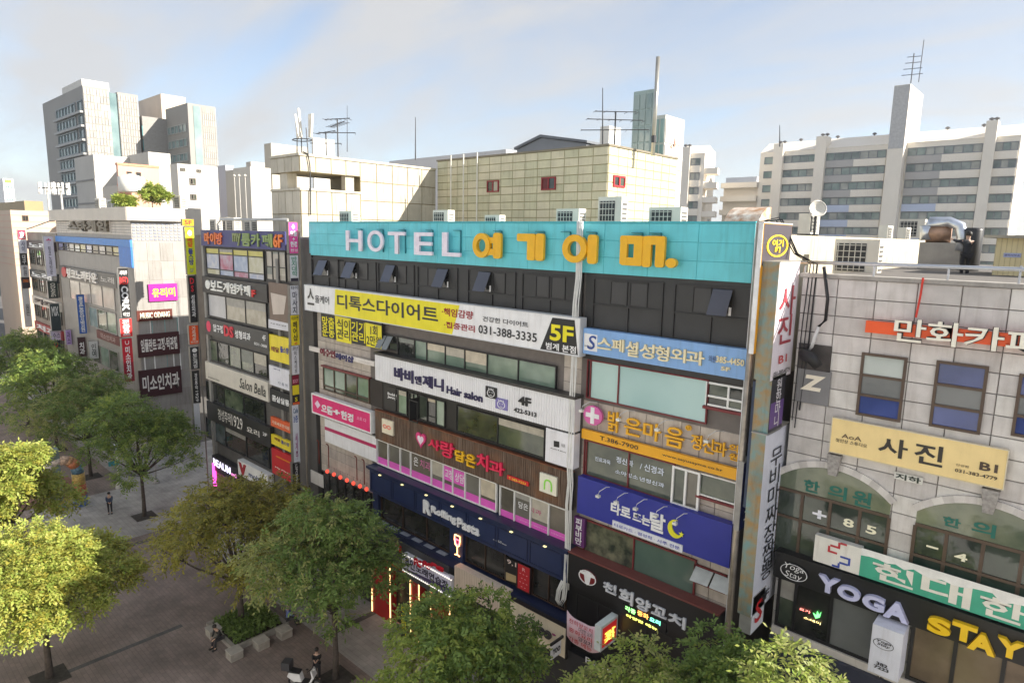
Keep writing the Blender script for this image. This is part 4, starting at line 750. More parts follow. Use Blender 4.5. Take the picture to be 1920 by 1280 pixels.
for s, b, col in (('한', (338, 755, 445, 870), GRN), ('의', (515, 790, 640, 920), GRN), ('원', (690, 830, 815, 975), GRN), ('한', (1340, 1020, 1460, 1120), GRN), ('의', (1550, 1050, 1710, 1190), GRN), ('8', (622, 1035, 692, 1115), CREAM), ('5', (785, 1085, 855, 1165), CREAM), ('+', (400, 970, 495, 1060), S(220, 220, 236))):
    text(wl, s, 'Y', 20.975, rect('B5', b, 'Y', 20.97), col, bold=.03, ext=.006, name='letter', res=3)
for s, b in (('-', (1218, 232, 1302, 270)), ('4', (1422, 280, 1508, 362))): text(wl, s, 'Y', 20.975, rect('B6', b, 'Y', 20.97), CREAM, bold=.03, ext=.006, name='letter', res=3)
# comic cafe strip with letters
t = thing('comic_cafe_sign', 'orange bar with big cream outlined letters on the grey stone wall', 'sign', (-3, 20.8, 18))
u0, z1 = uv('B4', 828, 742, 'Y', 20.8); z0 = uv('B4', 828, 822, 'Y', 20.8)[1]; part('bar', MB().box(u0, 1.5, 20.78, 21.0, z0, z1), M(S(222, 84, 30), .4, 0, .05, 2, .1), t)
for s, b in (('만', (1030, 722, 1232, 900)), ('화', (1258, 742, 1488, 930)), ('카', (1520, 770, 1772, 960)), ('페', (1810, 795, 2060, 1000))):
    r = rect('B4', b, 'Y', 20.7); text(t, s, 'Y', 20.76, r, S(34, 34, 34), ext=.03, bold=.035, name='letter_back'); text(t, s, 'Y', 20.725, r, S(226, 222, 206), ext=.06, bold=.012, name='letter')
part('red_cord', MB().tube([uv3 for uv3 in [onY('B4', 1222, 445, 20.9), onY('B4', 1205, 560, 20.85), onY('B4', 1172, 720, 20.75)]], .03, 6), M(S(196, 50, 34)), t)
sign('photo_sign', 'beige sign board with two large black letters above the arches', 'O', (1562, 783, 1880, 917), S(226, 202, 142), c=20.8, depth=.12, frame=S(206, 196, 170), fw=.02, streak=.1,
  texts=[('사', (880, 445, 1075, 622), S(46, 42, 38), dict(zm='B5', bold=.02)), ('진', (1140, 490, 1330, 678), S(46, 42, 38), dict(zm='B5', bold=.02)), ('B1', (1605, 632, 1728, 718), S(70, 56, 44), dict(zm='B5', bold=.03)), ('031-383-4779', (1425, 680, 1726, 770), S(60, 52, 44), dict(zm='B5', bold=.02)), ('첫인상 스튜디오', (566, 462, 790, 535), S(70, 62, 50), dict(zm='B5')), ('AoA', (610, 430, 750, 490), S(90, 76, 56), dict(zm='B5')), ('안양점', (1432, 645, 1520, 680), S(120, 104, 80), dict(zm='B5'))])
sign('basement_plate', 'small white plate with dark letters under the beige sign', 'B5', (988, 705, 1188, 802), S(206, 206, 200), c=20.92, depth=.04, texts=[('지하', (998, 712, 1176, 795), S(40, 50, 44), dict(bold=.03))])
sign('grey_z_sign', 'grey square panel with a cream letter below a round vent', 'O', (1497, 690, 1552, 762), S(116, 116, 118), c=20.9, depth=.06, texts=[('Z', (1503, 700, 1546, 736), S(226, 218, 200), dict(bold=.05, shear=.15, res=3))])
vf_ = thing('round_vent', 'black round exhaust elbow with torn sheet above the grey panel', 'vent', onY('O', 1525, 668, 20.8)); p = ORG[vf_.name]
part('elbow', MB().tube([(p.x-.35, 20.98, p.z+.05), (p.x-.2, 20.6, p.z+.05), (p.x+.05, 20.5, p.z), (p.x+.25, 20.55, p.z-.25)], [.17, .19, .19, .15], 12), M(S(30, 30, 32), .5), vf_, True); part('plate', MB().box(p.x-.5, p.x+.45, 20.93, 20.98, p.z-.45, p.z+.35), M(S(74, 70, 68), .7, .2, .2), vf_)
# torn green sign
t = sign('torn_sign', 'torn white and green sign board with large pale letters over the arcade band', 'B6', (415, 155, 1960, 850), S(206, 204, 196), c=20.7, depth=.2)
for ch in list(t.children): bpy.data.objects.remove(ch)
u0, z1 = uv('B6', 418, 160, 'Y', 20.7); z0 = uv('B6', 415, 348, 'Y', 20.7)[1]; um = uv('B6', 748, 290, 'Y', 20.7)[0]
part('white_panel', MB().box(u0, um, 20.7, 20.95, z0, z1), M(S(214, 212, 204), .5, 0, .06, 2, .3), t)
part('green_panel', MB().box(um, 1.5, 20.71, 20.95, z0, z1-.08), M(S(64, 160, 132), .5, 0, .06, 2, .15), t)
tb = [(um, z1+.03)]; nT = 26
for k in range(nT+1): tb.append((um+(1.5-um)*k/nT, z1-.10-.16*random.random()-(.1 if k % 5 == 0 else 0)))
tb = tb[1:]; part('torn_sheet', MB().prism([(um, 20.705, z1+.03), *[(a, 20.705, b) for a, b in tb], (1.5, 20.705, z1+.03)], (0, -.012, 0)), M(S(220, 220, 216), .7, 0, .08, 5), t)
for s, b in (('현', (835, 340, 1118, 560)), ('대', (1190, 430, 1528, 705)), ('한', (1610, 580, 1930, 830))): text(t, s, 'Y', 20.705, rect('B6', b, 'Y', 20.7), S(216, 214, 204), bold=.025, ext=.006, name='letter')
ga, gb, g0, g1 = rect('B6', (505, 232, 668, 382), 'Y', 20.7); gm = (ga+gb)/2; gz = (g0+g1)/2
part('red_emblem', MB().box(gm-.32, gm-.05, 20.685, 20.699, gz, gz+.06).box(gm-.32, gm-.26, 20.685, 20.699, gz+.06, gz+.2).box(gm-.26, gm+.02, 20.685, 20.699, gz+.2, gz+.26).box(gm-.04, gm+.02, 20.685, 20.699, gz+.26, gz+.4).box(gm+.02, gm+.2, 20.685, 20.699, gz+.36, gz+.42), M(S(170, 40, 50)), t)
part('blue_emblem', MB().box(gm+.05, gm+.34, 20.685, 20.699, gz-.06, gz-.002).box(gm+.28, gm+.34, 20.685, 20.699, gz-.24, gz-.06).box(gm+.04, gm+.28, 20.685, 20.699, gz-.26, gz-.2).box(gm+.0, gm+.06, 20.685, 20.699, gz-.42, gz-.26).box(gm-.16, gm+.0, 20.685, 20.699, gz-.42, gz-.36), M(S(50, 70, 150)), t)
# yoga band
yg = thing('yoga_sign', 'black fascia band with puffy lavender and yellow letters at lower right', 'sign', (-3, 20.6, 8.5))
yz1 = uv('B6', 150, 280, 'Y', 20.6)[1]; yz0 = uv('B6', 150, 470, 'Y', 20.6)[1]; part('band', MB().box(RX0+.05, 1.5, 20.6, 20.98, yz0, yz1), M(S(26, 26, 28), .4, 0, .1), yg)
LV = M(S(190, 192, 222), .3, 0, .04); YL = M(S(240, 186, 30), .3, 0, .04)
for s, b, mt in (('Y', (445, 440, 583, 600), LV), ('O', (585, 505, 737, 655), LV), ('G', (765, 572, 912, 725), LV), ('A', (920, 620, 1088, 803), LV), ('S', (1235, 733, 1388, 900), YL), ('T', (1410, 772, 1572, 953), YL), ('A', (1528, 840, 1712, 1038), YL), ('Y', (1733, 885, 1912, 1075), YL)):
    text(yg, s, 'Y', 20.59, rect('B6', b, 'Y', 20.5), None, ext=.16, bold=.05, name='letter', res=5, mat=mt)
a0, a1, b0, b1 = rect('B6', (172, 345, 354, 522), 'Y', 20.5); rd = thing('round_neon_sign', 'round black sign with thin white script beside the puffy lavender letters', 'sign', ((a0+a1)/2, 20.5, b0))
cx, cz = (a0+a1)/2, (b0+b1)/2; part('disc', MB().prism([(cx+(a1-a0)/2*math.cos(k*.2244), 20.6, cz+(b1-b0)/2*math.sin(k*.2244)) for k in range(28)], (0, -.1, 0)), M(S(18, 18, 20)), rd); part('rim', solid_ring('Y', 20.5, cx, cz, (a1-a0)/2, (b1-b0)/2, .95, .02, 28), M(WHITE), rd)
text(rd, 'Yoga\nStay', 'Y', 20.5, (cx-.3, cx+.3, cz-.25, cz+.27), WHITE, bold=-.005, shear=.2, res=3)
yw = thing('yoga_shopfront', 'dark glazed storey with brown blinds below the black lettered band', 'shopfront', (-3, 21, 6)); zb = uv('B6', 250, 850, 'Y', 20.9)[1]
part('wall_band', MB().box(RX0+.1, 1.5, 20.75, 21.0, zb-.25, zb), M(S(206, 200, 192), .6, 0, .1, 2, .3), yw); part('lower_wall', MB().box(RX0+.1, 1.5, 20.6, 21.0, .01, zb-.26), M(S(50, 54, 70), .5, 0, .12), yw)
BLD = GLASS((.12, .09, .06), (.2, .15, .1), .15, 1.2)
window(yw, 'Y', 20.9, RX0+.15, -3.2, zb, yz0, [0, .16, .46, .82, 1], fmat=BLKF, panes=[GM, PG, GG, GM], fw=.09, blinds=.3); window(yw, 'Y', 20.9, -3.0, 1.4, zb, yz0, [0, .25, .5, .75, 1], fmat=BLKF, panes=[BLD, GLASS((.16, .12, .07), (.22, .17, .11), .2), BLD], fw=.1)
for s, b, col in (('요가', (305, 680, 382, 730), (1, .25, .2)), ('스테이', (335, 745, 455, 808), (1, .75, .3))): text(yw, s, 'Y', 20.84, rect('B6', b, 'Y', 20.84), col, bold=.0, emit=1.5)
part('leaf_neon', MB().prism([onY('B6', x, y, 20.83) for x, y in ((400, 720), (425, 738), (432, 708), (445, 735), (460, 715), (450, 755), (420, 762))], (0, -.01, 0)), M((.15, .9, .2), .4, 0, .05, 2, 0, 0, 1.0), yw)
LBX = uv('B6', 1055, 900, 'Y', 20.5)[0]
t = sign('phone_lightbox', 'white projecting light box with a black round script logo and phone number', 'B6', (832, 800, 1010, 1225), S(214, 216, 228), c=20.0, depth=.75, texts=[('Yoga\nStay', (860, 905, 962, 990), B_, dict(shear=.2)), ('382\n7223', (845, 1062, 945, 1155), B_, dict(bold=.03)), ('3F', (855, 1165, 910, 1200), B_, dict(bold=.02))])
a0, a1, b0, b1 = rect('B6', (838, 888, 978, 1015), 'Y', 20.0); part('logo_ring', solid_ring('Y', 19.997, (a0+a1)/2, (b0+b1)/2, abs(a1-a0)/2, abs(b1-b0)/2, .94, .006, 24), M(B_), t)
# ------------------------------------------------------------------ middle building
mx0, mx1 = -51.6, -36.1
mid = thing('middle_building', 'six storey building covered in shop signs left of the turquoise hotel', 'building', (-44, 30, 0))
DKW = M(S(86, 84, 82), .6, 0, .12, 1.2, .25); part('wall', MB().box(mx0, mx1, YW, 45, 0, 21.55), DKW, mid); part('roof_slab', MB().box(mx0+.2, mx1+.4, YW+.3, 45, 21.55, 21.65), M(S(150, 150, 145), .85, 0, .2, .6), mid)
part('pilaster', MB().box(-40.2, -39.9, 21.0, YW, 3, 20.2), M(S(120, 118, 114), .6), mid); part('pilaster', MB().box(mx0, mx0+.35, 20.95, YW, 0, 21.5), M(S(140, 138, 134), .5), mid)
WC = GLASS((.40, .36, .28), (.56, .52, .43), .25, 1.4, .4); WD = GLASS((.03, .045, .035), (.14, .17, .11), .05, 1.3)
def mwin(zm, b, n, panes, fm=BLKF, rows=(1,), cc=21.14): u0, u1, v0, v1 = rect(zm, b, 'Y', cc); return window(mid, 'Y', cc, u0, min(u1, mx1-.05), v0, v1, n=n, rows=rows, fmat=fm, panes=panes, fw=.06, blinds=.3)
PO = [GLASS((.5, .48, .3), (.62, .6, .5), .3, 2, .3), GLASS((.3, .38, .55), (.5, .55, .66), .3, 2, .3), GLASS((.45, .12, .2), (.5, .4, .5), .3, 2, .3), GLASS((.4, .45, .6), (.62, .62, .66), .3, 2.5, .3)]
mwin('A3', (205, 325, 695, 605), 4, PO+PO[::-1]+[GLASS((.6, .54, .12), (.66, .6, .2), .3, 1, .3)]*4, rows=(.35, .9, .35)); mwin('A3', (700, 350, 875, 612), 3, [GLASS((.4, .36, .3), (.5, .46, .4), .2, 1.2)], rows=(1, 1.2))
mwin('A3', (222, 705, 716, 1000), 3, [GLASS((.5, .5, .52), (.6, .6, .62), .3, 1), WC, WC]); mwin('A4', (215, -30, 745, 318), 5, [WD, GD, WD, WD, GD]); mwin('A4', (215, 330, 725, 705), 3, [GD, WD, GD]); mwin('A4', (215, 640, 765, 1095), 3, [GLASS((.03, .045, .05), (.12, .16, .17), .04), GD, GD])
def ms(name, label, zm, b, hl, board, texts, **k):            # board that follows a floor line: box width, height read at its left end
    cc = k.pop('c', 20.85); u0, u1, _, v1 = rect(zm, b, 'Y', cc); v0 = uv(zm, b[0], b[1]+hl, 'Y', cc)[1]; t = thing(name, label, 'sign', ((u0+u1)/2, cc, v0))
    part('board', MB().box(u0, u1, cc, 21.15, v0, v1), M(board, .45, 0, .06, 1.5, .12), t)
    for s, fa, fb, ga, gb, col, *r in texts: text(t, s, 'Y', cc-.003, (u0+(u1-u0)*fa, u0+(u1-u0)*fb, v0+(v1-v0)*ga, v0+(v1-v0)*gb), col, **(r[0] if r else {}))
    return t
L3 = dict(ext=.08, bold=.03, name='letter')
ms('room_cafe_sign', 'indigo roofline sign with row of orange and green raised letters', 'A3', (158, 180, 862, 358), 130, S(54, 54, 110),
  [(s, a, a+w, .12, .85, col, L3) for s, a, w, col in (('마', .06, .07, S(220, 120, 60)), ('이', .14, .07, S(220, 120, 60)), ('방', .22, .08, S(220, 110, 60)), ('my', .43, .1, S(130, 140, 90)), ('룸', .54, .1, S(130, 150, 90)), ('카', .65, .1, S(130, 150, 90)), ('페', .77, .11, S(130, 150, 90)), ('6F', .89, .09, S(226, 120, 40)))])
ms('board_game_sign', 'black sign with white outlined letters below the poster covered windows', 'A3', (170, 562, 712, 788), 130, S(46, 44, 44), [(s, .16+k*.105, .255+k*.105, .2, .82, S(230, 226, 220), L3) for k, s in enumerate('보드게임카페')]+[('●', .07, .15, .25, .8, S(226, 226, 222), L3), ('F', .8, .85, .2, .6, S(210, 40, 40), L3)])
ms('surgery_sign', 'dark grey sign with red and white letters under the cream blinds', 'A3', (192, 905, 722, 1150), 135, S(62, 62, 62), [('압구정', .15, .32, .3, .75, WHITE, dict(bold=.03)), ('DS', .34, .49, .2, .85, S(206, 40, 60), dict(bold=.04, ext=.05)), ('성형외과', .51, .75, .25, .72, WHITE, dict(bold=.03)), ('4F', .92, .97, .5, .8, WHITE), ('031-388', .8, .98, .15, .3, WHITE), ('●', .03, .11, .2, .85, S(216, 50, 90))])
ms('salon_sign', 'cream sign with black script across the middle building', 'A4', (202, 168, 745, 490), 145, S(206, 200, 188), [('Salon Bella', .58, .97, .2, .75, B_, dict(shear=.25, bold=.01)), ('premium hair', .05, .25, .1, .22, S(90, 86, 80))])
ms('tavern_sign', 'black tavern sign with tall white letters and numerals', 'A4', (215, 505, 765, 900), 150, S(44, 43, 43), [('경성주막', .2, .42, .25, .85, S(226, 222, 214), dict(bold=0)), ("1929", .43, .6, .25, .85, S(226, 222, 214), dict(bold=0)), ('요리', .66, .85, .3, .6, S(216, 212, 204)), ('2F', .9, .96, .5, .65, WHITE)])
ms('nail_sign', 'black shop sign with glowing violet white letters low on the middle building', 'A4', (262, 970, 480, 1130), 120, S(34, 32, 36), [('BEAUM', .05, .75, .35, .85, (.8, .75, 1), dict(emit=.6, bold=.03)), ('nail', .78, .96, .35, .6, (1, .3, .7), dict(emit=.6))], c=20.7)
ms('v_sign', 'white shop sign with a large dark red initial letter', 'A4', (482, 1010, 740, 1180), 120, S(216, 216, 214), [('V', .05, .3, .1, .9, S(150, 24, 36), dict(bold=.06, ext=.05)), ('mobile', .38, .9, .25, .6, S(40, 60, 110), dict(bold=.02))], c=20.7)
part('pink_tube', MB().box(-51.0, -50.8, 20.6, 20.8, .5, 3.6), M((.9, .05, .4), .4, 0, .05, 2, 0, 0, 1.5), mid)
# column of signs at the right of the middle building
def cs(label, zm, b, board, texts, polys=(), name='column_sign'): return sign(name, label, zm, b, board, c=20.92, depth=.2, texts=texts, polys=polys)
cs('brown photo poster of people with a pale caption strip', 'A3', (720, 612, 890, 1025), S(110, 92, 80), [('사진관', (735, 945, 875, 985), S(70, 70, 74))], [([(722, 918), (888, 955), (888, 1020), (722, 990)], S(206, 206, 212)), ([(740, 700), (870, 730), (850, 880), (760, 880)], S(190, 178, 168))], name='photo_poster')
cs('yellow square sign with brown and blue lettering beneath the photo poster', 'A3', (725, 1042, 900, 1300), S(240, 206, 40), [('배달', (745, 1140, 812, 1200), S(130, 66, 20), dict(bold=.04)), ('플스방', (818, 1140, 892, 1212), S(40, 50, 140), dict(bold=.04))])
cs('plain white panel with a navy corner tag in the column of signs', 'A4', (750, 200, 930, 425), S(216, 216, 224), [('원', (785, 225, 850, 252), S(40, 50, 110), dict(bold=.02)), ('다 음 의', (832, 340, 912, 392), S(110, 120, 140))])
cs('black panel with bold white letters in the column of signs', 'A4', (757, 398, 932, 612), S(34, 34, 38), [('콤살살롱', (778, 452, 928, 560), WHITE, dict(bold=.03))])
cs('orange panel with pale letters in the column of signs', 'A4', (765, 640, 935, 790), S(216, 96, 50), [('가로세로한의원', (778, 670, 928, 762), S(250, 220, 200))])
cs('small yellow panel with blue letters above the red pizza sign', 'A4', (766, 790, 936, 950), S(236, 206, 50), [('배달', (800, 815, 850, 862), S(130, 66, 20), dict(bold=.04)), ('플스방', (856, 840, 928, 905), S(40, 50, 140), dict(bold=.03))])
cs('red pizza sign with an orange looped ribbon mark', 'A4', (772, 905, 946, 1210), S(190, 32, 40), [('∞', (812, 975, 938, 1045), S(246, 160, 40), dict(bold=.05, ext=.03)), ('My Pizza', (805, 1065, 938, 1145), S(230, 226, 214), dict(bold=.03))])
# blade stack at the boundary of hotel and middle building
XR = onY('O', 568, 600, 21.0)[0]
def stack(X, rows, thick, label0, frame=None):
    for (zm, b, col, lab, tx, *pl) in rows: blade('blade_sign', lab, zm, b, col, X=X, thick=thick, texts=tx, polys=pl[0] if pl else (), frame=frame)
G_ = S(60, 140, 110)
stack(XR, [
 ('A3', (888, 117, 968, 374), S(224, 70, 150), 'pink blade sign with white letters, topmost beside the turquoise fascia', [('으뜸\n+\n한경', .2, .72, WHITE, dict(bold=.04, pad=.1)), ('◆', .76, .95, WHITE, dict(pad=.3)), ('한경', .05, .14, WHITE, dict(pad=.1))]),
 ('A3', (897, 392, 972, 604), S(214, 214, 218), 'white blade sign with green vertical letters under the pink blade', [(V('반지대학'), .2, .95, G_, dict(bold=.01))], [(0.0, .12, S(50, 46, 60))]),
 ('A3', (900, 642, 976, 884), S(214, 214, 220), 'white blade sign with dark vertical letters for a massage room', [('타이', .86, .98, S(60, 60, 80), dict(pad=.1)), (V('마사지'), .04, .8, S(56, 56, 76), dict(pad=.2))]),
 ('A3', (904, 890, 980, 1132), S(240, 206, 30), 'yellow blade sign with black letters and a red floor mark', [('이수연', .84, .97, S(40, 36, 30), dict(pad=.08)), (V('헤어샵'), .15, .8, S(40, 36, 30), dict(pad=.22, bold=.02)), ('4F', .03, .1, S(200, 60, 40), dict(pad=.3))]),
 ('A4', (943, 40, 1012, 278), S(212, 212, 218), 'white blade sign with stacked thin letters below the yellow blade', [('코난', .85, .97, S(50, 50, 60), dict(pad=.1)), (V('이스케이프'), .06, .82, S(50, 50, 60), dict(pad=.32))]),
 ('A4', (946, 292, 1016, 536), S(36, 32, 36), 'black blade sign with a maroon cap and yellow torso mark', [('BODY', .74, .86, S(230, 160, 180), dict(pad=.12)), ('S', .12, .26, Y_, dict(pad=.3))], [(.68, .99, S(130, 24, 50)), (.34, .66, S(236, 206, 40)), (.0, .09, S(220, 90, 40))]),
 ('A4', (948, 546, 1020, 1040), S(208, 212, 220), 'tall pale blade sign with blue cafe letters and purple lower letters', [('Cafe', .86, .94, S(60, 90, 130), dict(pad=.12)), ('3층', .7, .82, S(50, 80, 150), dict(pad=.15)), (V('세계주'), .08, .52, S(150, 80, 130), dict(pad=.3))]),
 ('A4', (955, 1046, 1022, 1275), S(36, 34, 36), 'black blade sign with sideways white letters, lowest of its stack', [('LSFCEMN', .3, .95, WHITE, dict(rot=2, pad=.35, bold=.02))])], .3, '', S(110, 106, 100))
XL = onY('O', 374, 600, 21.0)[0]
stack(XL, [
 ('A3', (8, 92, 104, 148), S(236, 170, 30), 'small orange cap sign with a red floor mark on the left blade stack', [('5F', .15, .85, S(206, 60, 30), dict(bold=.04))]),
 ('A3', (28, 158, 124, 548), S(206, 214, 40), 'yellow green blade sign with orange and blue letters below the orange cap', [('배\n달', .58, .78, S(220, 110, 30), dict(pad=.2, bold=.04)), (V('플스방'), .2, .55, S(40, 50, 140), dict(pad=.22, bold=.03)), ('5F', .04, .12, S(120, 130, 140), dict(pad=.3)), ('●', .82, .94, S(230, 226, 220), dict(pad=.25))]),
 ('A3', (56, 562, 136, 944), S(30, 30, 32), 'black blade sign with red initials and white vertical letters', [('D\nS', .66, .96, S(200, 36, 50), dict(pad=.2, bold=.03)), (V('성형외과'), .12, .6, WHITE, dict(pad=.22, bold=.02))]),
 ('A3', (62, 975, 146, 1122), S(222, 84, 34), 'orange blade sign with pale letters below the black surgery blade', [(V('가로세로'), .22, .96, S(250, 226, 210), dict(pad=.28)), ('한의원', .06, .18, S(250, 226, 210), dict(pad=.1))]),
 ('A4', (75, 52, 158, 232), S(38, 38, 42), 'black blade sign with white letters and ring mark in the left stack', [(V('보드게임'), .06, .72, WHITE, dict(pad=.25, bold=.02)), ('●', .76, .95, WHITE, dict(pad=.2))]),
 ('A4', (90, 254, 168, 524), S(34, 34, 36), 'black tavern blade sign with white numerals, lowest dark one of the left stack', [(V('경성주막'), .42, .92, WHITE, dict(pad=.3)), ('1929', .06, .38, WHITE, dict(rot=2, pad=.3))]),
 ('A4', (104, 530, 172, 820), S(206, 208, 214), 'pale grey blank blade sign at the foot of the left stack', [])], .3, '', S(120, 116, 110))
st = thing('steel_post', 'grey steel post carrying the left blade stack', 'post', (XL, 21, 0)); part('post', MB().tube([(XL-.2, 21.0, 0), (XL-.2, 21.0, 22)], .06, 6), M(S(140, 136, 130), .5, .4), st)
st = thing('steel_post', 'tan steel post carrying the blade stack beside the hotel', 'post', (XR, 21, 0)); part('post', MB().tube([(XR-.15, 21.02, 0), (XR-.15, 21.02, 22)], .07, 6), M(S(160, 150, 136), .5, .4), st)
# ------------------------------------------------------------------ corner building across the side street
CX = onY('A2', 975, 95, 21.0)[0]; cx0 = onY('A2', 415, 110, 21.0)[0]; cz1 = onY('A2', 940, 30, 21.0)[2]; cyb = onX('A2', 1375, 100, CX)[1]
cz1 -= 1.15
cor = thing('corner_building', 'white panelled corner building with curved roof edge across the side street', 'building', ((cx0+CX)/2, 28, 0))
CW = M(S(152, 148, 143), .55, 0, .06, 1, .4); part('wall', MB().box(cx0, CX, 21.0, cyb, 0, cz1-.1), CW, cor)
part('roof_edge', MB().prism([(cx0-.4, 20.5, cz1-.1), (CX+.4, 20.5, cz1-.1), (CX+.5, 20.6, cz1-.1), (CX+.5, cyb-1.2, cz1-.1), (CX+.2, cyb+.1, cz1-.1), (cx0-.4, cyb+.1, cz1-.1)], (0, 0, 1.2)), M(S(196, 188, 176), .55, 0, .05, .8, .15), cor)
pz = onY('A2', 420, 255, 21.0)[2]
tiles(cor, 'Y', 20.99, cx0+.1, CX-.05, pz+.5, cz1-.2, 12, 5, M(S(200, 192, 182), .5, 0, .06, 1, .3), gap=.05, th=.03, name='panel')
gb = rect('A2', (978, 98, 1362, 290), 'X', CX); tiles(cor, 'X', CX+.01, gb[0], max(gb[1], gb[0]+1), gb[2], cz1-.25, 12, 6, GLASS((.26, .28, .33), (.36, .38, .43), .15, 1.2, .5), gap=.1, th=.03, name='glass_block')
part('blue_frame', MB().box(cx0, CX+.05, 20.8, 21.0, pz-.55, pz+.1), M(S(66, 126, 196), .45), cor); b_ = onY('A2', 885, 320, 20.8)[0]; zz = onY('A2', 890, 475, 20.8)[2]; part('blue_frame', MB().box(b_, CX+.05, 20.82, 21.0, zz, pz-.56), M(S(50, 112, 190), .45), cor)
window(cor, 'Y', 20.98, cx0+.4, b_-.1, zz+.9, pz-.6, n=10, fmat=M(S(70, 62, 56)), panes=[GLASS((.1, .11, .22), (.3, .3, .45), .1), GD, GLASS((.4, .36, .34), (.52, .48, .46), .2), GM, GLASS((.4, .34, .14), (.5, .44, .2), .2)], rows=(.5, 1), fw=.1)
def cw(b, n, p, zm='A2'): u0, u1, v0, v1 = rect(zm, b, 'Y', 20.98); h = v0; window(cor, 'Y', 20.98, u0, u1, uv(zm, b[0], b[3]-(b[3]-b[1])*.35, 'Y', 20.98)[1], v1, n=n, fmat=M(S(150, 146, 140)), panes=p, fw=.12)
cw((520, 570, 870, 800), 4, [GLASS((.5, .44, .38), (.62, .56, .5), .2), GLASS((.4, .36, .32), (.5, .46, .42), .2)]); cw((665, 770, 885, 1000), 3, [GLASS((.2, .28, .26), (.36, .44, .4), .1), GM, G1]); cw((690, 1040, 900, 1260), 3, [GM, G1])
tiles(cor, 'X', CX, 21.05, cyb-.05, 1.0, gb[2]-.1, 4, 11, [M(S(150, 147, 143), .5, 0, .06, 1, .4), M(S(141, 138, 134), .5, 0, .06, 1, .5)], gap=.05, th=.03, name='panel')
bw_ = rect('A2', (1120, 870, 1345, 985), 'X', CX); window(cor, 'X', CX+.01, min(bw_[:2]), max(bw_[:2]), bw_[2], bw_[3], n=1, fmat=WHF, panes=[GLASS((.2, .42, .42), (.3, .52, .5), .1)], fw=.06); bw_ = rect('A2', (1075, 1120, 1360, 1250), 'X', CX); window(cor, 'X', CX+.01, min(bw_[:2]), max(bw_[:2]), bw_[2], bw_[3], [0, .28, .8, 1], fmat=WHF, panes=[GM, GLASS((.2, .34, .34), (.3, .44, .42), .1), GD], fw=.1)
for (b, s, col, tc, lab, nm) in (((1112, 612, 1335, 730), '유리미', S(170, 30, 140), S(236, 220, 60), 'magenta sign with yellow letters on the sunny side wall of the corner building', 'side_sign'), ((1025, 812, 1295, 872), 'MUSIC ODANG', S(90, 40, 30), S(230, 220, 200), 'narrow brown strip sign with pale letters under the magenta sign', 'side_sign'),
    ((1028, 992, 1352, 1128), '임플란트·교정·턱관절', S(66, 30, 34), S(220, 216, 210), 'dark maroon sign with one row of pale letters on the side wall', 'side_sign'), ((1040, 1262, 1368, 1420), '미소인치과', S(60, 26, 32), S(220, 216, 210), 'lower dark maroon sign with large pale letters on the side wall', 'side_sign')):
    sign(nm, lab, 'A2', b, col, plane='X', c=CX+.2, depth=.2, texts=[(s, (b[0]+25, b[1]+(b[3]-b[1])*.25, b[2]-20, b[1]+(b[3]-b[1])*.75), tc, dict(bold=.03))])
ms('karaoke_strip_sign', 'dark grey sign with chunky white letters across the corner building front', 'A2', (440, 470, 875, 630), 85, S(84, 82, 80), [('링코노래타운', .18, .72, .1, .9, S(226, 220, 212), dict(ext=.15, bold=.04)), ('●', .08, .17, .1, .95, S(190, 60, 60), dict(ext=.15)), ('노래', .76, .97, .3, .75, S(200, 196, 190))], c=20.7)
ms('rooftop_letters', 'row of raised multicoloured letters on the upper white panels', 'A2', (515, 128, 830, 232), 92, S(196, 190, 182), [('스타게임', .02, .98, .1, .9, S(110, 100, 84), dict(ext=.25, bold=.05))], c=20.88)
ms('maroon_strip_sign', 'faded maroon strip sign with pale letters on the corner building front', 'A2', (722, 950, 895, 1060), 60, S(110, 62, 60), [('미소인치과', .2, .85, .2, .8, S(190, 170, 164))], c=20.75)
XC = onY('A2', 1005, 700, 21.0)[0]
stack(CX+.3, [
 ('A2', (885, 490, 985, 858), S(34, 32, 32), 'black vertical blade with red word above large white letters on the corner', [('RED', .67, .82, S(200, 50, 50), dict(pad=.05, bold=.02)), ('CORK', .14, .64, WHITE, dict(rot=2, pad=.12, bold=.04)), ('세계주', .86, .95, WHITE, dict(pad=.1)), ('이인', .02, .11, WHITE)]),
 ('A2', (898, 872, 995, 1000), S(214, 50, 50), 'red blade sign with white letters under the black corner blade', [(V('전당포'), .08, .95, WHITE, dict(bold=.04, pad=.18))]),
 ('A2', (912, 1022, 1012, 1335), S(196, 34, 50), 'crimson dental blade sign with stacked white letters on the corner', [(V('미소인치과'), .05, .82, WHITE, dict(bold=.03, pad=.24)), ('∪', .86, .95, WHITE, dict(pad=.3))], [(0, .45, S(140, 24, 44))])], .5, '')
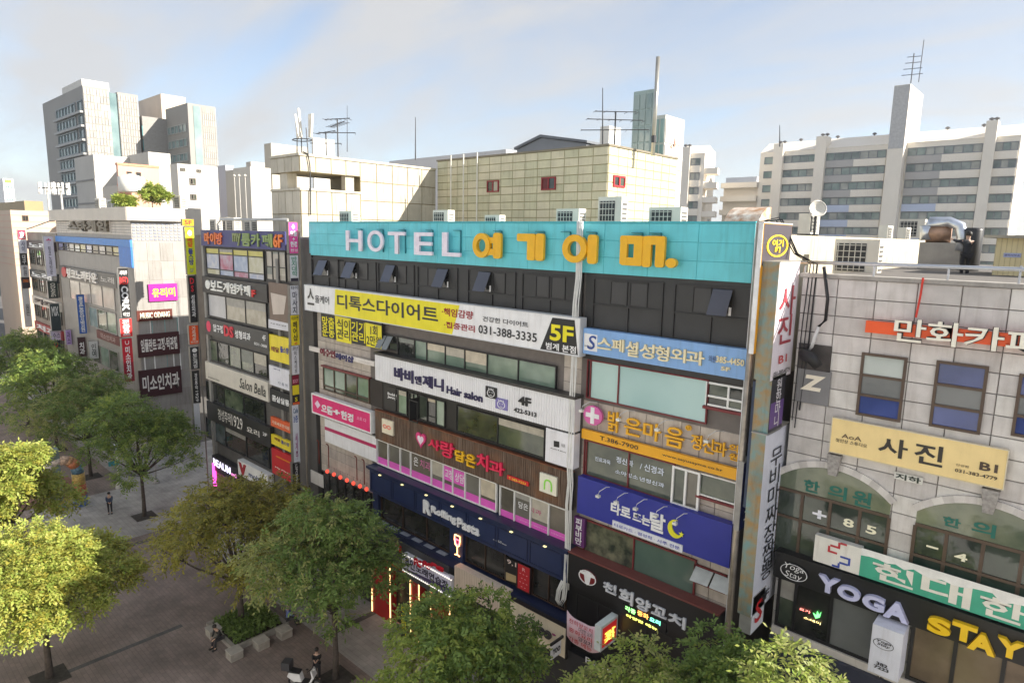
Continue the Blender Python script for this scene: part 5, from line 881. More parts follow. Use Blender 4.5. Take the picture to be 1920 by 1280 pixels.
for (b, lab, col, tx) in (((572, 692, 655, 978), 'blue vertical hospital blade with stacked white letters', S(40, 90, 170), [(V('평촌중앙병원'), .04, .96, WHITE, dict(pad=.2, bold=.02))]), ((580, 1012, 650, 1150), 'dark maroon square blade with two white letters', S(60, 30, 36), [(V('치과'), .1, .75, WHITE, dict(pad=.15, bold=.03))]), ((665, 1040, 742, 1165), 'white square blade beside the dark maroon one', S(206, 206, 206), [(V('인여'), .1, .85, S(70, 70, 72), dict(pad=.25))]), ((490, 955, 540, 1062), 'lilac small blade with thin letters', S(190, 160, 214), [(V('과스'), .1, .9, S(80, 60, 110), dict(pad=.2))]),
    ((325, 252, 425, 550), 'tall pale violet blade with a pink star mark', S(206, 204, 220), [('*', .8, .95, S(200, 90, 130), dict(pad=.25, bold=.05)), (V('링코노래타운'), .05, .75, S(70, 70, 90), dict(pad=.35))]), ((355, 590, 440, 715), 'dark green blade with sideways pale letters', S(40, 50, 46), [('ODANG', .1, .9, S(214, 210, 200), dict(rot=2, pad=.25))]), ((372, 760, 462, 955), 'black and teal poster blade over the leaves', S(40, 54, 58), [('MIX', .55, .9, WHITE, dict(pad=.15))]), ((380, 965, 466, 1028), 'pale lilac plate blade below the black poster', S(210, 204, 226), [('수스', .2, .8, S(80, 70, 110))]), ((385, 1032, 466, 1200), 'dark navy blade with a red mark over the tree tops', S(40, 46, 66), [('SCIE', .1, .6, WHITE, dict(rot=2, pad=.3)), ('U', .7, .9, RED, dict(pad=.3))]),
    ((132, 205, 196, 275), 'pink red cap blade at the far left of the street', S(206, 50, 80), [('호', .15, .85, WHITE, dict(bold=.03))]), ((140, 278, 208, 378), 'white blade with blue letters under the pink red cap', S(214, 214, 222), [(V('사이'), .08, .92, S(60, 70, 110), dict(pad=.25))]), ((148, 380, 212, 468), 'black blade with tiny pale letters at far left', S(40, 40, 40), [(V('대구'), .1, .9, WHITE, dict(pad=.25))]), ((156, 470, 222, 556), 'grey white blade in the far left stack above the striped one', S(196, 196, 198), [(V('한원'), .1, .9, S(50, 50, 60), dict(pad=.25))]), ((160, 560, 230, 640), 'striped dark blade with orange and violet bands at far left', S(50, 40, 46), [('S', .55, .8, S(220, 120, 50), dict(pad=.1))]), ((168, 645, 245, 930), 'long grey blade with thin letters, lowest at far left', S(190, 190, 190), [(V('음은'), .3, .6, S(60, 60, 60), dict(pad=.2))])):
    blade('street_blade_sign', lab, 'A2', b, col, yback=20.95, thick=.5, texts=tx)
# row of buildings further along the street
far = thing('far_shop_building', 'narrow grey shop building left of the corner building', 'building', (cx0-8, 28, 0)); fx0 = onY('A2', 205, 300, 21.0)[0]; fz = onY('A2', 330, 225, 21.0)[2]
part('wall', MB().box(fx0, cx0-.5, 21.05, 40, 0, fz), M(S(140, 132, 122), .6, 0, .15, .6, .3), far)
for j in range(5):
    for i in range(4): a = fx0+.8+i*(cx0-fx0-1.5)/4; window(far, 'Y', 21.03, a, a+(cx0-fx0)/4-1.2, 3+j*3.5, 5+j*3.5, n=2, fmat=M(S(90, 80, 70)), panes=[GD, GM, G1, WC], fw=.12)
for k, (z_, col, s, lab) in enumerate(((fz-2.2, S(60, 40, 44), '노래', 'dark red top strip sign on the narrow grey building'), (fz-6, S(46, 50, 52), '노래', 'charcoal strip sign on the narrow grey building'), (fz-9.5, S(206, 200, 190), '카페', 'cream strip sign on the narrow grey building'), (fz-13, S(150, 50, 50), '치과', 'brick red strip sign on the narrow grey building'))):
    t = thing('strip_sign', lab, 'sign', ((fx0+cx0)/2, 20.8, z_)); part('board', MB().box(fx0+.6, cx0-1, 20.8, 21.05, z_, z_+1.1), M(col, .5), t); text(t, s, 'Y', 20.795, (fx0+2, cx0-3, z_+.2, z_+.9), WHITE if k != 2 else B_, ext=.1, bold=.03)
endb = thing('street_end_building', 'pale building with green lettered white signs closing the street at far left', 'building', (fx0-30, 10, 0))
EX = fx0-22; part('wall', MB().box(EX-15, EX, -40, 20.0, 0, 19), M(S(176, 170, 160), .6, 0, .12, .5, .3), endb)
for j in range(4):
    for i in range(5): window(endb, 'X', EX+.01, 15.2-i*5, 19.2-i*5, 3.0+j*4, 5.2+j*4, n=3, fmat=WHF, panes=[GD, GM, G1], fw=.12)
for (z_, col, s, tc_, lab) in ((17, S(220, 222, 220), 'Olive', S(120, 190, 60), 'white sign with green script at the top of the street end building'), (12.4, S(214, 214, 210), '이가', S(200, 90, 90), 'white sign with pinkish letters midway up the street end building'), (8.4, S(200, 110, 100), '식', WHITE, 'faded red sign low on the street end building')):
    t = thing('end_sign', lab, 'sign', (EX, 14, z_)); part('board', MB().box(EX+.02, EX+.4, 8, 19.5, z_, z_+1.8), M(col, .5), t); text(t, s, 'X', EX+.41, (12, 18.5, z_+.3, z_+1.5), tc_, bold=.03)
# ------------------------------------------------------------------ white stair block and beige penthouse on the roofs
WX = -40.0; wy0 = onX('O', 560.6, 287, WX)[1]; wy1 = onX('O', 817, 320, WX)[1]; wz1 = onX('O', 560.6, 287, WX)[2]; wxl = onY('O', 506, 292, wy0)[0]
zs = onX('A5', 430, 752, WX)[2]; zo = onX('A5', 440, 922, WX)[2]; yo = onX('A5', 1042, 800, WX)[1]
wb = thing('stair_block', 'white panelled rooftop block with an open terrace slot', 'building', ((wxl+WX)/2, wy0, 21.6))
WPM = [M(S(180, 173, 157), .5, 0, .08, 1.2, .5), M(S(172, 165, 149), .5, 0, .08, 1.2, .65)]; WG = M(S(120, 108, 78), .7)
wl_ = part('wall', MB().box(wxl, WX-.03, wy0+.03, wy1, 21.6, zo).box(wxl, WX-.03, yo, wy1, zo+.001, zs-.001).box(wxl, WX-.03, wy0+.03, wy1, zs, wz1), WG, wb)
ny1 = 4; W1 = (wy1-yo)/5
tiles(wl_, 'X', WX-.03, wy0+.03, yo, zs, wz1-.15, 4, 1, WPM, gap=.05, th=.03, name='panel'); tiles(wl_, 'X', WX-.03, wy0+.03, yo, 21.6, zo-.12, 4, 2, WPM, gap=.05, th=.03, name='panel'); tiles(wl_, 'X', WX-.03, yo, wy1, 21.6, wz1-.15, 5, 4, WPM, gap=.05, th=.03, name='panel')
tiles(wl_, 'Y', wy0+.03, wxl, WX-.05, zs, wz1-.15, 4, 1, WPM, gap=.05, th=.03, name='panel'); tiles(wl_, 'Y', wy0+.03, wxl, WX-.05, 21.6, zo-.12, 4, 2, WPM, gap=.05, th=.03, name='panel')
part('coping', MB().box(wxl-.05, WX+.05, wy0-.05, wy1, wz1-.14, wz1+.02), WPM[0], wb); part('coping', MB().box(wxl-.05, WX+.05, wy0-.05, yo, zo-.11, zo+.04), WPM[0], wb)
part('column', MB().box(wxl+.9, wxl+1.9, wy0+.2, wy0+.9, zo+.04, zs), WPM[0], wb); part('column', MB().box(WX-.7, WX-.2, yo-1.1, yo-.4, zo+.04, zs), WPM[1], wb)
by = 34.6; bx0 = onY('O', 820, 303, by)[0]; bx1 = onY('O', 1141.3, 272, by)[0]; bz = onY('O', 1141.3, 272, by)[2]; by1 = onX('O', 1270, 298, bx1)[1]
bb = thing('beige_penthouse', 'large beige panel clad rooftop block with three red framed windows', 'building', ((bx0+bx1)/2, by, 21.6))
BGM = [M(S(190, 184, 156), .45, 0, .07, 1.2, .3), M(S(182, 178, 150), .45, 0, .07, 1.2, .4), M(S(194, 186, 160), .45, 0, .07, 1.2, .25)]; bw = part('wall', MB().box(bx0, bx1, by+.03, by1, 21.6, bz), M(S(140, 132, 100), .7), bb)
tiles(bw, 'Y', by+.03, bx0, bx1, 21.6, bz-.05, 14, 11, BGM, gap=.045, th=.03, name='panel'); tiles(bw, 'X', bx1, by+.03, by1, 21.6, bz-.05, 8, 11, BGM, gap=.045, th=.03, name='panel')
part('coping', MB().box(bx0-.05, bx1+.08, by-.06, by1+.05, bz-.04, bz+.08), M(S(120, 112, 96), .6), bb)
RDF = M(S(130, 34, 40), .45)
for b, n, p in (((420, 403, 500, 480), 2, [GD, GLASS((.35, .33, .26), (.45, .42, .34), .1)]), ((797, 380, 893, 465), 2, [M(S(96, 30, 34), .5), GD])): u0, u1, v0, v1 = rect('C5', b, 'Y', by-.02); window(bb, 'Y', by-.02, u0, u1, v0, v1, n=n, fmat=RDF, panes=p, fw=.09)
u0, u1, v0, v1 = rect('C5', (1293, 362, 1370, 452), 'X', bx1+.04); window(bb, 'X', bx1+.04, u0, u1, v0, v1, n=2, fmat=M(S(180, 40, 46), .45), panes=[GD, GM], fw=.1)
for k, x in enumerate((168, 255, 350)):
    a = onY('C5', x, 240, by-.5); o = thing('thin_mast', ['leftmost', 'middle', 'rightmost'][k]+' of three thin white masts before the beige block', 'mast', (a[0], by-.5, 21.7), 'thin white masts'); part('mast', MB().tube([(a[0], by-.5, 21.7), (a[0], by-.5, bz+.25)], .045, 6), M(S(210, 206, 196), .5), o)
# ------------------------------------------------------------------ outdoor units
def make_ac(w=1.0, h=.85, d=.4):
    t = thing('outdoor_unit', 'x', 'air conditioner', (0, 0, 0), 'outdoor units on the roofs'); part('case', MB().box(-w/2, w/2, -d/2, d/2, .1, h+.1), M(S(206, 202, 192), .45, 0, .06, 2, .15), t)
    part('grille', MB().box(-w/2+.06, w*.22, -d/2-.012, -d/2-.001, .18, h), M(S(40, 42, 46), .5), t); g = MB()
    for k in range(5): g.box(-w/2+.08+k*w*.13, -w/2+.1+k*w*.13, -d/2-.025, -d/2-.013, .18, h)
    for k in range(5): g.box(-w/2+.06, w*.22, -d/2-.034, -d/2-.026, .22+k*h*.17, .24+k*h*.17)
    part('guard', g, M(S(190, 188, 180), .5), t); s_ = MB()
    for k in range(6): s_.box(w/2+.001, w/2+.012, -d/2+.06, d/2-.06, .2+k*.11, .25+k*.11)
    part('louvre', s_, M(S(90, 90, 88), .5), t); part('foot', MB().box(-w/2+.05, -w/2+.15, -d/2-.03, d/2+.03, 0, .1), M(S(70, 70, 70)), t); part('foot', MB().box(w/2-.15, w/2-.05, -d/2-.03, d/2+.03, 0, .1), M(S(70, 70, 70)), t)
    return t
AC0 = make_ac(); acu = [False]
def ac(zm, x, ybase, y, z, label, s=1.0, rot=0.0, hs=1.0):
    a = onY(zm, x, ybase, y); o = AC0 if not acu[0] else copy_tree(AC0); acu[0] = True; o['label'] = label; o.location = (a[0], y, z); o.scale = (s, s, s*hs); o.rotation_euler = (0, 0, rot)
for x, y, lab, s, hs in ((655, 23.2, 'outdoor unit at the left end of the hotel roof by the white block', 1.35, 1.0), (832, 25.5, 'blank sided outdoor unit before the white and beige block junction', 1.3, 1.1), (928, 24.2, 'outdoor unit behind the first golden letter on the hotel roof', 1.05, 1.0), (1070, 24.0, 'outdoor unit behind the second half of the hotel roofline', 1.3, 1.0), (1148, 25.0, 'taller outdoor unit with wire guard before the beige block corner', 1.25, 1.5), (1252, 24.2, 'wide outdoor unit near the right end of the turquoise roofline', 1.45, .9)): ac('O', x, 412, y, 22.0, lab, s, 0, hs)
ac('O', 1605, 517, 26.5, 20.67, 'outdoor unit with dark grille standing on the stone building roof', 1.5)
for k, (x, lab) in enumerate(((1660, 'first of two outdoor units above the stained parapet'), (1695, 'second of two outdoor units above the stained parapet'), (1515, 'outdoor unit beside the satellite dish above the parapet'))): a = onX('O', x, 440, hx1-1.2); o = copy_tree(AC0); o['label'] = lab; o.location = (hx1-1.2, a[1], 22.0 if k < 2 else 22.2); o.rotation_euler = (0, 0, math.radians(90)); o.scale = (1.2, 1.2, 1.0)
a = onX('O', 1705, 420, hx1-2.5); o = copy_tree(AC0); o['label'] = 'large outdoor unit standing behind the pair above the stained parapet'; o.location = (hx1-2.5, a[1]+1, 22.2); o.scale = (1.7, 1.7, 1.6)
o = copy_tree(AC0); a = onY('O', 705, 412, 23.4); o['label'] = 'low small outdoor unit beside the left one on the hotel roof'; o.location = (a[0], 23.4, 21.9); o.scale = (.9, .9, .8)
# ------------------------------------------------------------------ antennas
DKM = M(S(70, 70, 72), .5, .4)
def yagi(name, label, x, y, z0, z1, arms, lean=0):
    t = thing(name, label, 'antenna', (x, y, z0)); part('mast', MB().tube([(x, y, z0), (x, y, z1)], .05, 6), DKM, t)
    for (z, half, ang, n) in arms:
        ca, sa = math.cos(ang), math.sin(ang); b = MB().tube([(x-ca*half, y-sa*half, z), (x+ca*half, y+sa*half, z+.08)], .03, 5); part('boom', b, DKM, t)
        for k in range(n): q = -half+2*half*k/(n-1); part('rod', MB().tube([(x+ca*q+sa*.35, y+sa*q-ca*.35, z), (x+ca*q-sa*.35, y+sa*q+ca*.35, z)], .018, 4), DKM, t)
a = onY('O', 634, 290, 26); yagi('tv_antenna', 'tall television antenna with three booms on the white block roof', a[0], 26, wz1, onY('O', 634, 222, 26)[2], [(onY('O', 634, 224, 26)[2], .9, .6, 6), (onY('O', 634, 234, 26)[2], 1.3, -.2, 7), (onY('O', 634, 250, 26)[2], 1.2, .9, 3)])
a = onY('O', 612, 290, 25); yagi('tv_antenna', 'shorter television antenna left of the tall one on the white block', a[0], 25, wz1, onY('O', 612, 248, 25)[2], [(onY('O', 612, 249, 25)[2], .9, .2, 4), (onY('O', 612, 270, 25)[2], 1.0, 1.0, 3)])
for k, (px, pt, pb, y, lab, th) in enumerate(((651, 198, 285, 27, 'slim whip antenna beside the television antennas', .03), (779, 220, 300, 36, 'lone thick lightning rod left of the beige block', .06), (1130, 165, 272, 36, 'thin lightning rod left of the glass tower', .05), (1462, 235, 275, 130, 'hair thin rod on the left end of the apartment roof', .12))):
    a = onY('O', px, pb, y); o = thing('whip_antenna', lab, 'antenna', a); part('rod', MB().tube([a, onY('O', px, pt, y)], [th, th*.5], 6), DKM, o)
a = onY('O', 1152, 270, 37); yagi('tv_antenna', 'wide television antenna above the beige block corner', a[0], 37, bz, onY('O', 1153, 210, 37)[2], [(onY('O', 1153, 211, 37)[2], 1.4, .9, 5), (onY('O', 1153, 226, 37)[2], 1.9, .9, 6), (onY('O', 1153, 245, 37)[2], 2.2, .7, 4)])
ca = thing('cell_antenna', 'cluster of tilted white mobile panels on a steel frame', 'antenna', onX('O', 560, 286, WX-1.5)); p = ORG[ca.name]; pt = p.z
for k, (dx, dy, h, tl) in enumerate(((-.75, .2, 1.6, -.30), (-.15, .1, 1.9, -.22), (.75, .5, 1.5, .16))): part('panel', MB().prism([(p.x+dx-.14+tl*(-.6), p.y+dy, pt+1.0+h), (p.x+dx+.14+tl*(-.6)+tl, p.y+dy, pt+1.0+h), (p.x+dx+.14-tl, p.y+dy, pt+1.0), (p.x+dx-.14-tl, p.y+dy, pt+1.0)], (0, .14, 0)), M(S(206, 200, 188), .5), ca)
for dx in (-.6, -.1, .55): part('leg', MB().tube([(p.x+dx*1.3, p.y+.3, pt-.3), (p.x+dx, p.y+.3, pt+1.6)], .04, 6), DKM, ca)
part('ring', MB().tube([(p.x+.8*math.cos(k*.785), p.y+.3+.6*math.sin(k*.785), pt+.85) for k in range(9)], .035, 5), DKM, ca)
bk = thing('black_cable', 'thick black cable hanging down the sunlit white block wall', 'cable', onX('A5', 545, 900, WX)); part('cable', MB().tube([onX('A5', x, y, WX+.12) for x, y in ((470, 560), (520, 580), (538, 690), (545, 850), (546, 1190))], .045, 6), M(S(30, 30, 32)), bk)
# tall silver flue
fl = thing('steel_flue', 'tall slim silver flue pipe rising beside the glass tower', 'chimney', onY('O', 1224, 292, 38)); part('pipe', MB().tube([onY('O', 1224, 292, 38), onY('O', 1234, 107, 38)], .13, 10), M(S(170, 168, 160), .3, .7, .15, 1.5, .3), fl, True); part('bracket', MB().tube([onY('O', 1226, 255, 38), onY('O', 1226, 268, 38)], .17, 10), DKM, fl)
# barrel hood, dish, pipes, shed
a0 = onY('O', 1354, 412, 27); a1 = onY('O', 1420, 412, 27); hz = onY('O', 1385, 386, 27)[2]
hd = thing('barrel_hood', 'rusty curved metal hood behind the turquoise roofline', 'vent', (a0[0], 27, 22)); q = [(a0[0], 27, 22.0)]+[(a0[0], 27+1.4*(1-math.cos(t*math.pi/12)), 22.2+(hz-22.2)*math.sin(t*math.pi/12)) for t in range(7)]+[(a0[0], 28.4, 22.0)]
part('hood', MB().prism(q, (a1[0]-a0[0], 0, 0)), M(S(170, 130, 96), .6, .3, .3, 2.5, .6, 0, 0, .5, 'rusty sheet', S(220, 216, 206)), hd)
dp = onX('O', 1530, 402, hx1-.8); ds_ = thing('satellite_dish', 'pale round satellite dish above the stained white parapet', 'dish', dp); part('dish', MB().lathe([(.02, -.02), (.2, .04), (.36, .13), (.37, .14), (.21, .03), (.02, -.05)], 20, (0, 0, 0)), M(S(196, 192, 184), .5), ds_, True); d_ = ds_.children[0]
for v in d_.data.vertices: v.co += ORG[ds_.name]
d_.rotation_euler = (math.radians(70), 0, math.radians(40)); d_.location = (0, 0, .2); part('post', MB().tube([(dp[0], dp[1], 21.9), (dp[0], dp[1], dp[2]+.1)], .05, 6), DKM, ds_)
rp_ = thing('roof_rail', 'long silver pipe rail along the stone building roof edge', 'rail', (-3, 21.1, 21)); part('rail', MB().tube([onY('O', 1497, 491, 21.1), onY('O', 1920, 505, 21.1), (4.8, 21.1, onY('O', 1920, 505, 21.1)[2])], .055, 8), M(S(176, 180, 186), .35, .6), rp_, True)
for x in (1510, 1640, 1780, 1915): b_ = onY('O', x, 498, 21.1); part('post', MB().tube([(b_[0], 21.1, 21.0), (b_[0], 21.1, b_[2])], .03, 6), M(S(160, 164, 170), .35, .6), rp_)
du = thing('silver_duct', 'silver exhaust duct bent over the roof near the worker', 'duct', (-5, 33, 20.7)); pts = [onY('O', x, y, 33) for x, y in ((1735, 450), (1735, 425), (1745, 416), (1780, 416), (1800, 424), (1805, 445), (1800, 470))]; part('duct', MB().tube(pts, .22, 10), M(S(190, 196, 206), .28, .75, .15), du, True)
p = onY('O', 1760, 438, 33.2); part('fan_housing', MB().tube([(p[0]-.45, 33.2, p[2]), (p[0]+.45, 33.3, p[2])], .38, 12), M(S(160, 130, 110), .5, .4, .3), du, True); part('stand', MB().box(p[0]-.6, p[0]+.9, 32.9, 33.6, 20.67, p[2]-.38), M(S(150, 146, 140), .6), du)
p = onY('O', 1822, 465, 33); bt = thing('water_tank', 'black cylindrical tank behind the roof worker', 'tank', (p[0], 33, 20.67)); part('tank', MB().lathe([(.32, 0), (.34, .05), (.34, 1.9), (.3, 1.98), (.05, 2.0)], 16, (p[0], 33, 20.67)), M(S(40, 40, 42), .4), bt, True)
sh = thing('roof_shed', 'cream metal shed with overhanging roof on the stone building', 'shed', (-2.2, 30, 20.67)); s0 = onZ('O', 1858, 527, 20.67); sx0 = s0[0]; sy = s0[1]; sz = onY('O', 1862, 446, sy)[2]
part('wall', MB().box(sx0, sx0+4.0, sy, sy+3, 20.67, sz), M(S(214, 200, 156), .5, 0, .05, 1, .15), sh); rbs = MB()
for k in range(26): rbs.box(sx0+k*.155, sx0+k*.155+.02, sy-.012, sy-.001, 20.67, sz)
part('ribs', rbs, M(S(190, 176, 136), .5), sh); part('roof', MB().box(sx0-.35, sx0+4.3, sy-.35, sy+3.2, sz, sz+.1), M(S(150, 144, 130), .6, 0, .15), sh); t_ = rect('O', (1882, 474, 1914, 483), 'Y', sy-.03); part('plate', MB().box(t_[0], t_[1], sy-.03, sy-.013, t_[2], t_[3]), M(S(170, 176, 206)), sh); text(sh, '관리사무소', 'Y', sy-.031, (t_[0]+.03, t_[1]-.03, t_[2]+.04, t_[3]-.04), S(50, 60, 120))
wires = thing('roof_wires', 'tangle of dark wires and cable over the corner between hotel and stone building', 'cable', (-7.6, 21.5, 21))
for k in range(3):
    pts = [(hx1-.4+.15*k, 21.5+.1*k, 22.5+.1*random.random()), (hx1+.5+.1*k, 21.4, 22.75-.12*random.random()), (hx1+1.2+.05*k, 21.3, 21.6), (RX0+.2+.1*k, 21.0, 21.3), (RX0+.15+.12*k, 20.92, 19.5-.3*k), (RX0+.1+.1*k, 20.92, 16.0+random.random())]; part('wire', MB().tube(pts, .018+.01*(k == 2), 5), M(S(36, 36, 38)), wires)
# ------------------------------------------------------------------ background blocks
def block(name, label, zm, xL, xC, xR, ytop, Yf, col, zb=0, streak=.15, cat='building'):
    p = onY(zm, xC, ytop, Yf); x0 = onY(zm, xL, ytop, Yf)[0]; y1 = onX(zm, xR, ytop, p[0])[1]
    t = thing(name, label, cat, ((x0+p[0])/2, Yf, zb)); part('wall', MB().box(x0, p[0], Yf, y1, zb, p[2]), M(col, .6, 0, .06, .15, streak), t); return t, x0, p[0], Yf, y1, p[2]
CL = S(138, 135, 130)
gl1 = GLASS((.10, .17, .18), (.26, .36, .36), .08, .15); gl2 = GLASS((.18, .26, .26), (.34, .44, .42), .08, .15)
tw, x0, x1, y0, y1, zt = block('office_tower', 'tall white and glass office tower at far left', 'A1', 305, 617, 812, 240, 60, CL); TWX = x1
part('parapet', MB().box(x0+20, x1-4, y0+1, y0+8, zt+.01, zt+2.5), M(S(200, 196, 188), .6), tw)
nf = 15
for j in range(nf):
    z = zt-5-j*3.9; window(tw, 'Y', y0-.02, x0+16, x1-8, z-1.7, z+1.2, n=6, fmat=M(S(120, 130, 134), .5), panes=[gl1, gl2, gl1], fw=.35, th=.3); window(tw, 'Y', y0-.02, x1-5.5, x1-1.2, z-1.7, z+1.2, n=1, fmat=M(S(110, 122, 126)), panes=[gl1], fw=.3, th=.3)
    part('ledge', MB().box(x0+15, x1-.5, y0-1.0, y0, z-2.5, z-1.9), M(S(150, 150, 148), .5), tw)
tiles(tw, 'X', x1+.02, y0, y1, zt-60, zt-.5, 8, 30, [M(S(158, 155, 149), .5, 0, .06, .3), M(S(148, 145, 139), .5, 0, .06, .3), M(S(200, 194, 184), .5, 0, .04, .3)], gap=.26, th=.1, name='panel')
part('glass_slot', MB().box(x1-3, x1-.4, y1, y1+2.2, 0, zt-.8), gl1, tw); ya = y1+2.2; yb = onX('A1', 1030, 290, x1)[1]; z2 = onX('A1', 838, 285, x1)[2]; part('wall', MB().box(x1-20, x1, ya, yb, 0, z2), M(CL, .6, 0, .05, .2), tw)
tiles(tw, 'X', x1+.02, ya, yb, z2-60, z2-.5, 8, 30, [M(S(158, 155, 149), .5, 0, .06, .3), M(S(148, 145, 139), .5, 0, .06, .3)], gap=.26, th=.1, name='panel')
X2 = -205; c2 = onX('A1', 1405, 372, X2); yR = onX('A1', 1615, 395, X2)[1]; x2l = onY('A1', 1240, 420, c2[1])[0]; part('wing', MB().box(x2l, X2, c2[1], yR, 0, c2[2]), M(CL, .6, 0, .05, .2), tw); tiles(tw, 'X', X2+.02, c2[1]+4, yR, c2[2]-45, c2[2]-.5, 7, 24, [M(S(158, 155, 149), .5, 0, .06, .3), M(S(148, 145, 139), .5, 0, .06, .3)], gap=.26, th=.1, name='panel')
part('glass_slot', MB().box(X2-.5, X2+.1, c2[1]+1.5, c2[1]+3.6, 0, c2[2]-.5), gl2, tw)
for j in range(9): z = c2[2]-6.5-j*4.2; window(tw, 'Y', c2[1]-.02, x2l+.8, X2-1.5, z-1.5, z+1.0, n=5, fmat=M(S(150, 152, 150)), panes=[gl2, gl1], fw=.25, th=.2)
part('link', MB().box(x1-20, x2l, yb+.5, yR, 0, z2-6), M(CL, .6), tw)
for j in range(9): z = z2-10-j*4.2; window(tw, 'Y', yb+.48, x1+.5, x2l, z-2, z+1.4, n=4, fmat=M(S(60, 120, 124)), panes=[gl1, GLASS((.05, .2, .2), (.12, .34, .33), .08, .2)], fw=.25, th=.2)
pz_ = onX('A1', 1205, 303, x1-6); part('plant_room', MB().box(x1-26, x1-6, pz_[1], onX('A1', 1390, 330, x1-6)[1], z2-8, pz_[2]), M(S(196, 180, 162), .6, 0, .06, .2), tw)
rbk = block('ribbed_block', 'low white ribbed block below the office tower', 'A1', 553, 698, 1115, 757, 45, S(178, 175, 168))
for j in range(3): z = rbk[5]-5.4-j*5; part('slot', MB().box(rbk[1], rbk[2]+.02, rbk[3]-.15, rbk[3], z, z+.35), M(S(120, 118, 114)), rbk[0])
window(rbk[0], 'Y', rbk[3]-.05, rbk[1]+.5, rbk[2]-.5, rbk[5]-17, rbk[5]-15.4, n=10, fmat=WHF, panes=[GD, GM], fw=.3); window(rbk[0], 'X', rbk[2]+.05, rbk[3]+2, rbk[3]+6, rbk[5]-17, rbk[5]-15.2, n=2, fmat=WHF, panes=[GD], fw=.2)
gbk = block('grey_block', 'plain grey block behind the pinkish penthouse', 'A1', 950, 1110, 1275, 738, 52, S(178, 174, 166))
pbk = block('pink_penthouse', 'pinkish rooftop house with two small dark windows', 'A1', 868, 880, 1190, 820, 40, S(196, 154, 134))
for f in (.2, .42): window(pbk[0], 'X', pbk[2]+.03, pbk[3]+(pbk[4]-pbk[3])*f, pbk[3]+(pbk[4]-pbk[3])*(f+.12), pbk[5]-2.2, pbk[5]-1.4, n=1, fmat=BRNF, panes=[GD], fw=.1)
part('band', MB().box(pbk[1]-.1, pbk[2]+.1, pbk[3]-.1, pbk[4]+.05, pbk[5]-.4, pbk[5]+.02), M(S(190, 130, 100)), pbk[0]); part('band', MB().box(pbk[1]-.05, pbk[2]+.06, pbk[3]-.05, pbk[4]+.02, pbk[5]-4.0, pbk[5]-3.6), M(S(190, 130, 100)), pbk[0])
p = onX('A1', 985, 955, pbk[2]+3); tk = thing('water_tank', 'squat white round tank before the pinkish penthouse', 'tank', (p[0], p[1], p[2]-1)); part('tank', MB().lathe([(2.0, 0), (2.1, .1), (2.1, 2.6), (.1, 3.2)], 18, (p[0], p[1], p[2]-2)), M(S(216, 214, 206), .5), tk, True)
hbk = block('white_house', 'bright white rooftop house with four small windows', 'A1', 1275, 1328, 1630, 825, 36, S(182, 178, 170))
for (a, b, c_, d_) in ((1352, 858, 1390, 884), (1475, 870, 1510, 895), (1422, 935, 1470, 988), (1428, 1055, 1475, 1100)): u0, u1, v0, v1 = rect('A1', (a, b, c_, d_), 'X', hbk[2]+.05); window(hbk[0], 'X', hbk[2]+.05, u0, u1, v0, v1, n=2, fmat=M(S(90, 84, 74)), panes=[GD, GM], fw=.12)
lbk = block('low_terrace_block', 'low pale terrace block under the pinkish penthouse', 'A1', 770, 920, 1200, 985, 42, S(176, 172, 164)); window(lbk[0], 'Y', lbk[3]-.05, lbk[1]+.5, lbk[2]-.5, lbk[5]-4.2, lbk[5]-2.6, n=5, fmat=WHF, panes=[GD], fw=.2)
sbk = block('brick_house', 'cream brick striped house at the far left edge', 'A2', -60, 75, 415, 55, 26, S(190, 170, 150)); 
for b in ((165, 95, 215, 138), (370, 102, 412, 140)): u0, u1, v0, v1 = rect('A2', b, 'X', sbk[2]+.05); window(sbk[0], 'X', sbk[2]+.05, u0, u1, v0, v1, n=2, fmat=BRNF, panes=[GD], fw=.12)
for k in range(9): z = sbk[5]-.9-k*1.1; part('brick_course', MB().box(sbk[1], sbk[2]+.04, sbk[3]-.04, sbk[4], z, z+.12), M(S(190, 150, 130)), sbk[0])
rbk2 = block('brown_roof_hall', 'long flat brown roofed hall behind the cream brick house', 'C6', -40, 180, 320, 305, 60, S(160, 138, 100)); fbk = block('distant_office', 'distant white office with green top sign at the left frame edge', 'C6', -120, 20, 96, 138, 95, S(226, 228, 228))
for j in range(5): z = fbk[5]-5-j*4; window(fbk[0], 'X', fbk[2]+.05, fbk[3]+.5, fbk[4]-.5, z-1.4, z+.6, n=3, fmat=WHF, panes=[gl1], fw=.3)
part('green_sign', MB().box(fbk[2], fbk[2]+.5, fbk[3]+1, fbk[4]-1, fbk[5]-2.5, fbk[5]-.6), M(S(130, 196, 70)), fbk[0])
b1_ = block('grey_tile_block', 'grey tiled block left of the white rooftop block', 'A5', 80, 148, 520, 470, 48, S(164, 158, 146)); b2_ = block('white_box_block', 'small white box building behind the television antennas', 'A5', 555, 570, 785, 415, 60, S(222, 218, 208)); b3_ = block('low_grey_block', 'low grey block with dark windows between corner building and white block', 'A5', -230, -60, 145, 705, 40, S(176, 172, 164))
block('stepped_grey_block', 'grey stepped block right of the white rooftop house', 'A1', 1690, 1765, 1925, 872, 44, S(160, 156, 148)); block('blue_edged_block', 'small pale block with a blue edge behind the white house', 'A1', 1560, 1690, 1750, 838, 50, S(170, 172, 178)); block('tiny_tile_block', 'tiny tiled stair head above the stepped grey block', 'A1', 1845, 1880, 1990, 812, 52, S(176, 170, 160))
b4_ = block('panelled_hall', 'grey white panelled hall behind the gap of the two rooftop blocks', 'C5', -260, 550, 700, 185, 75, S(190, 190, 192))
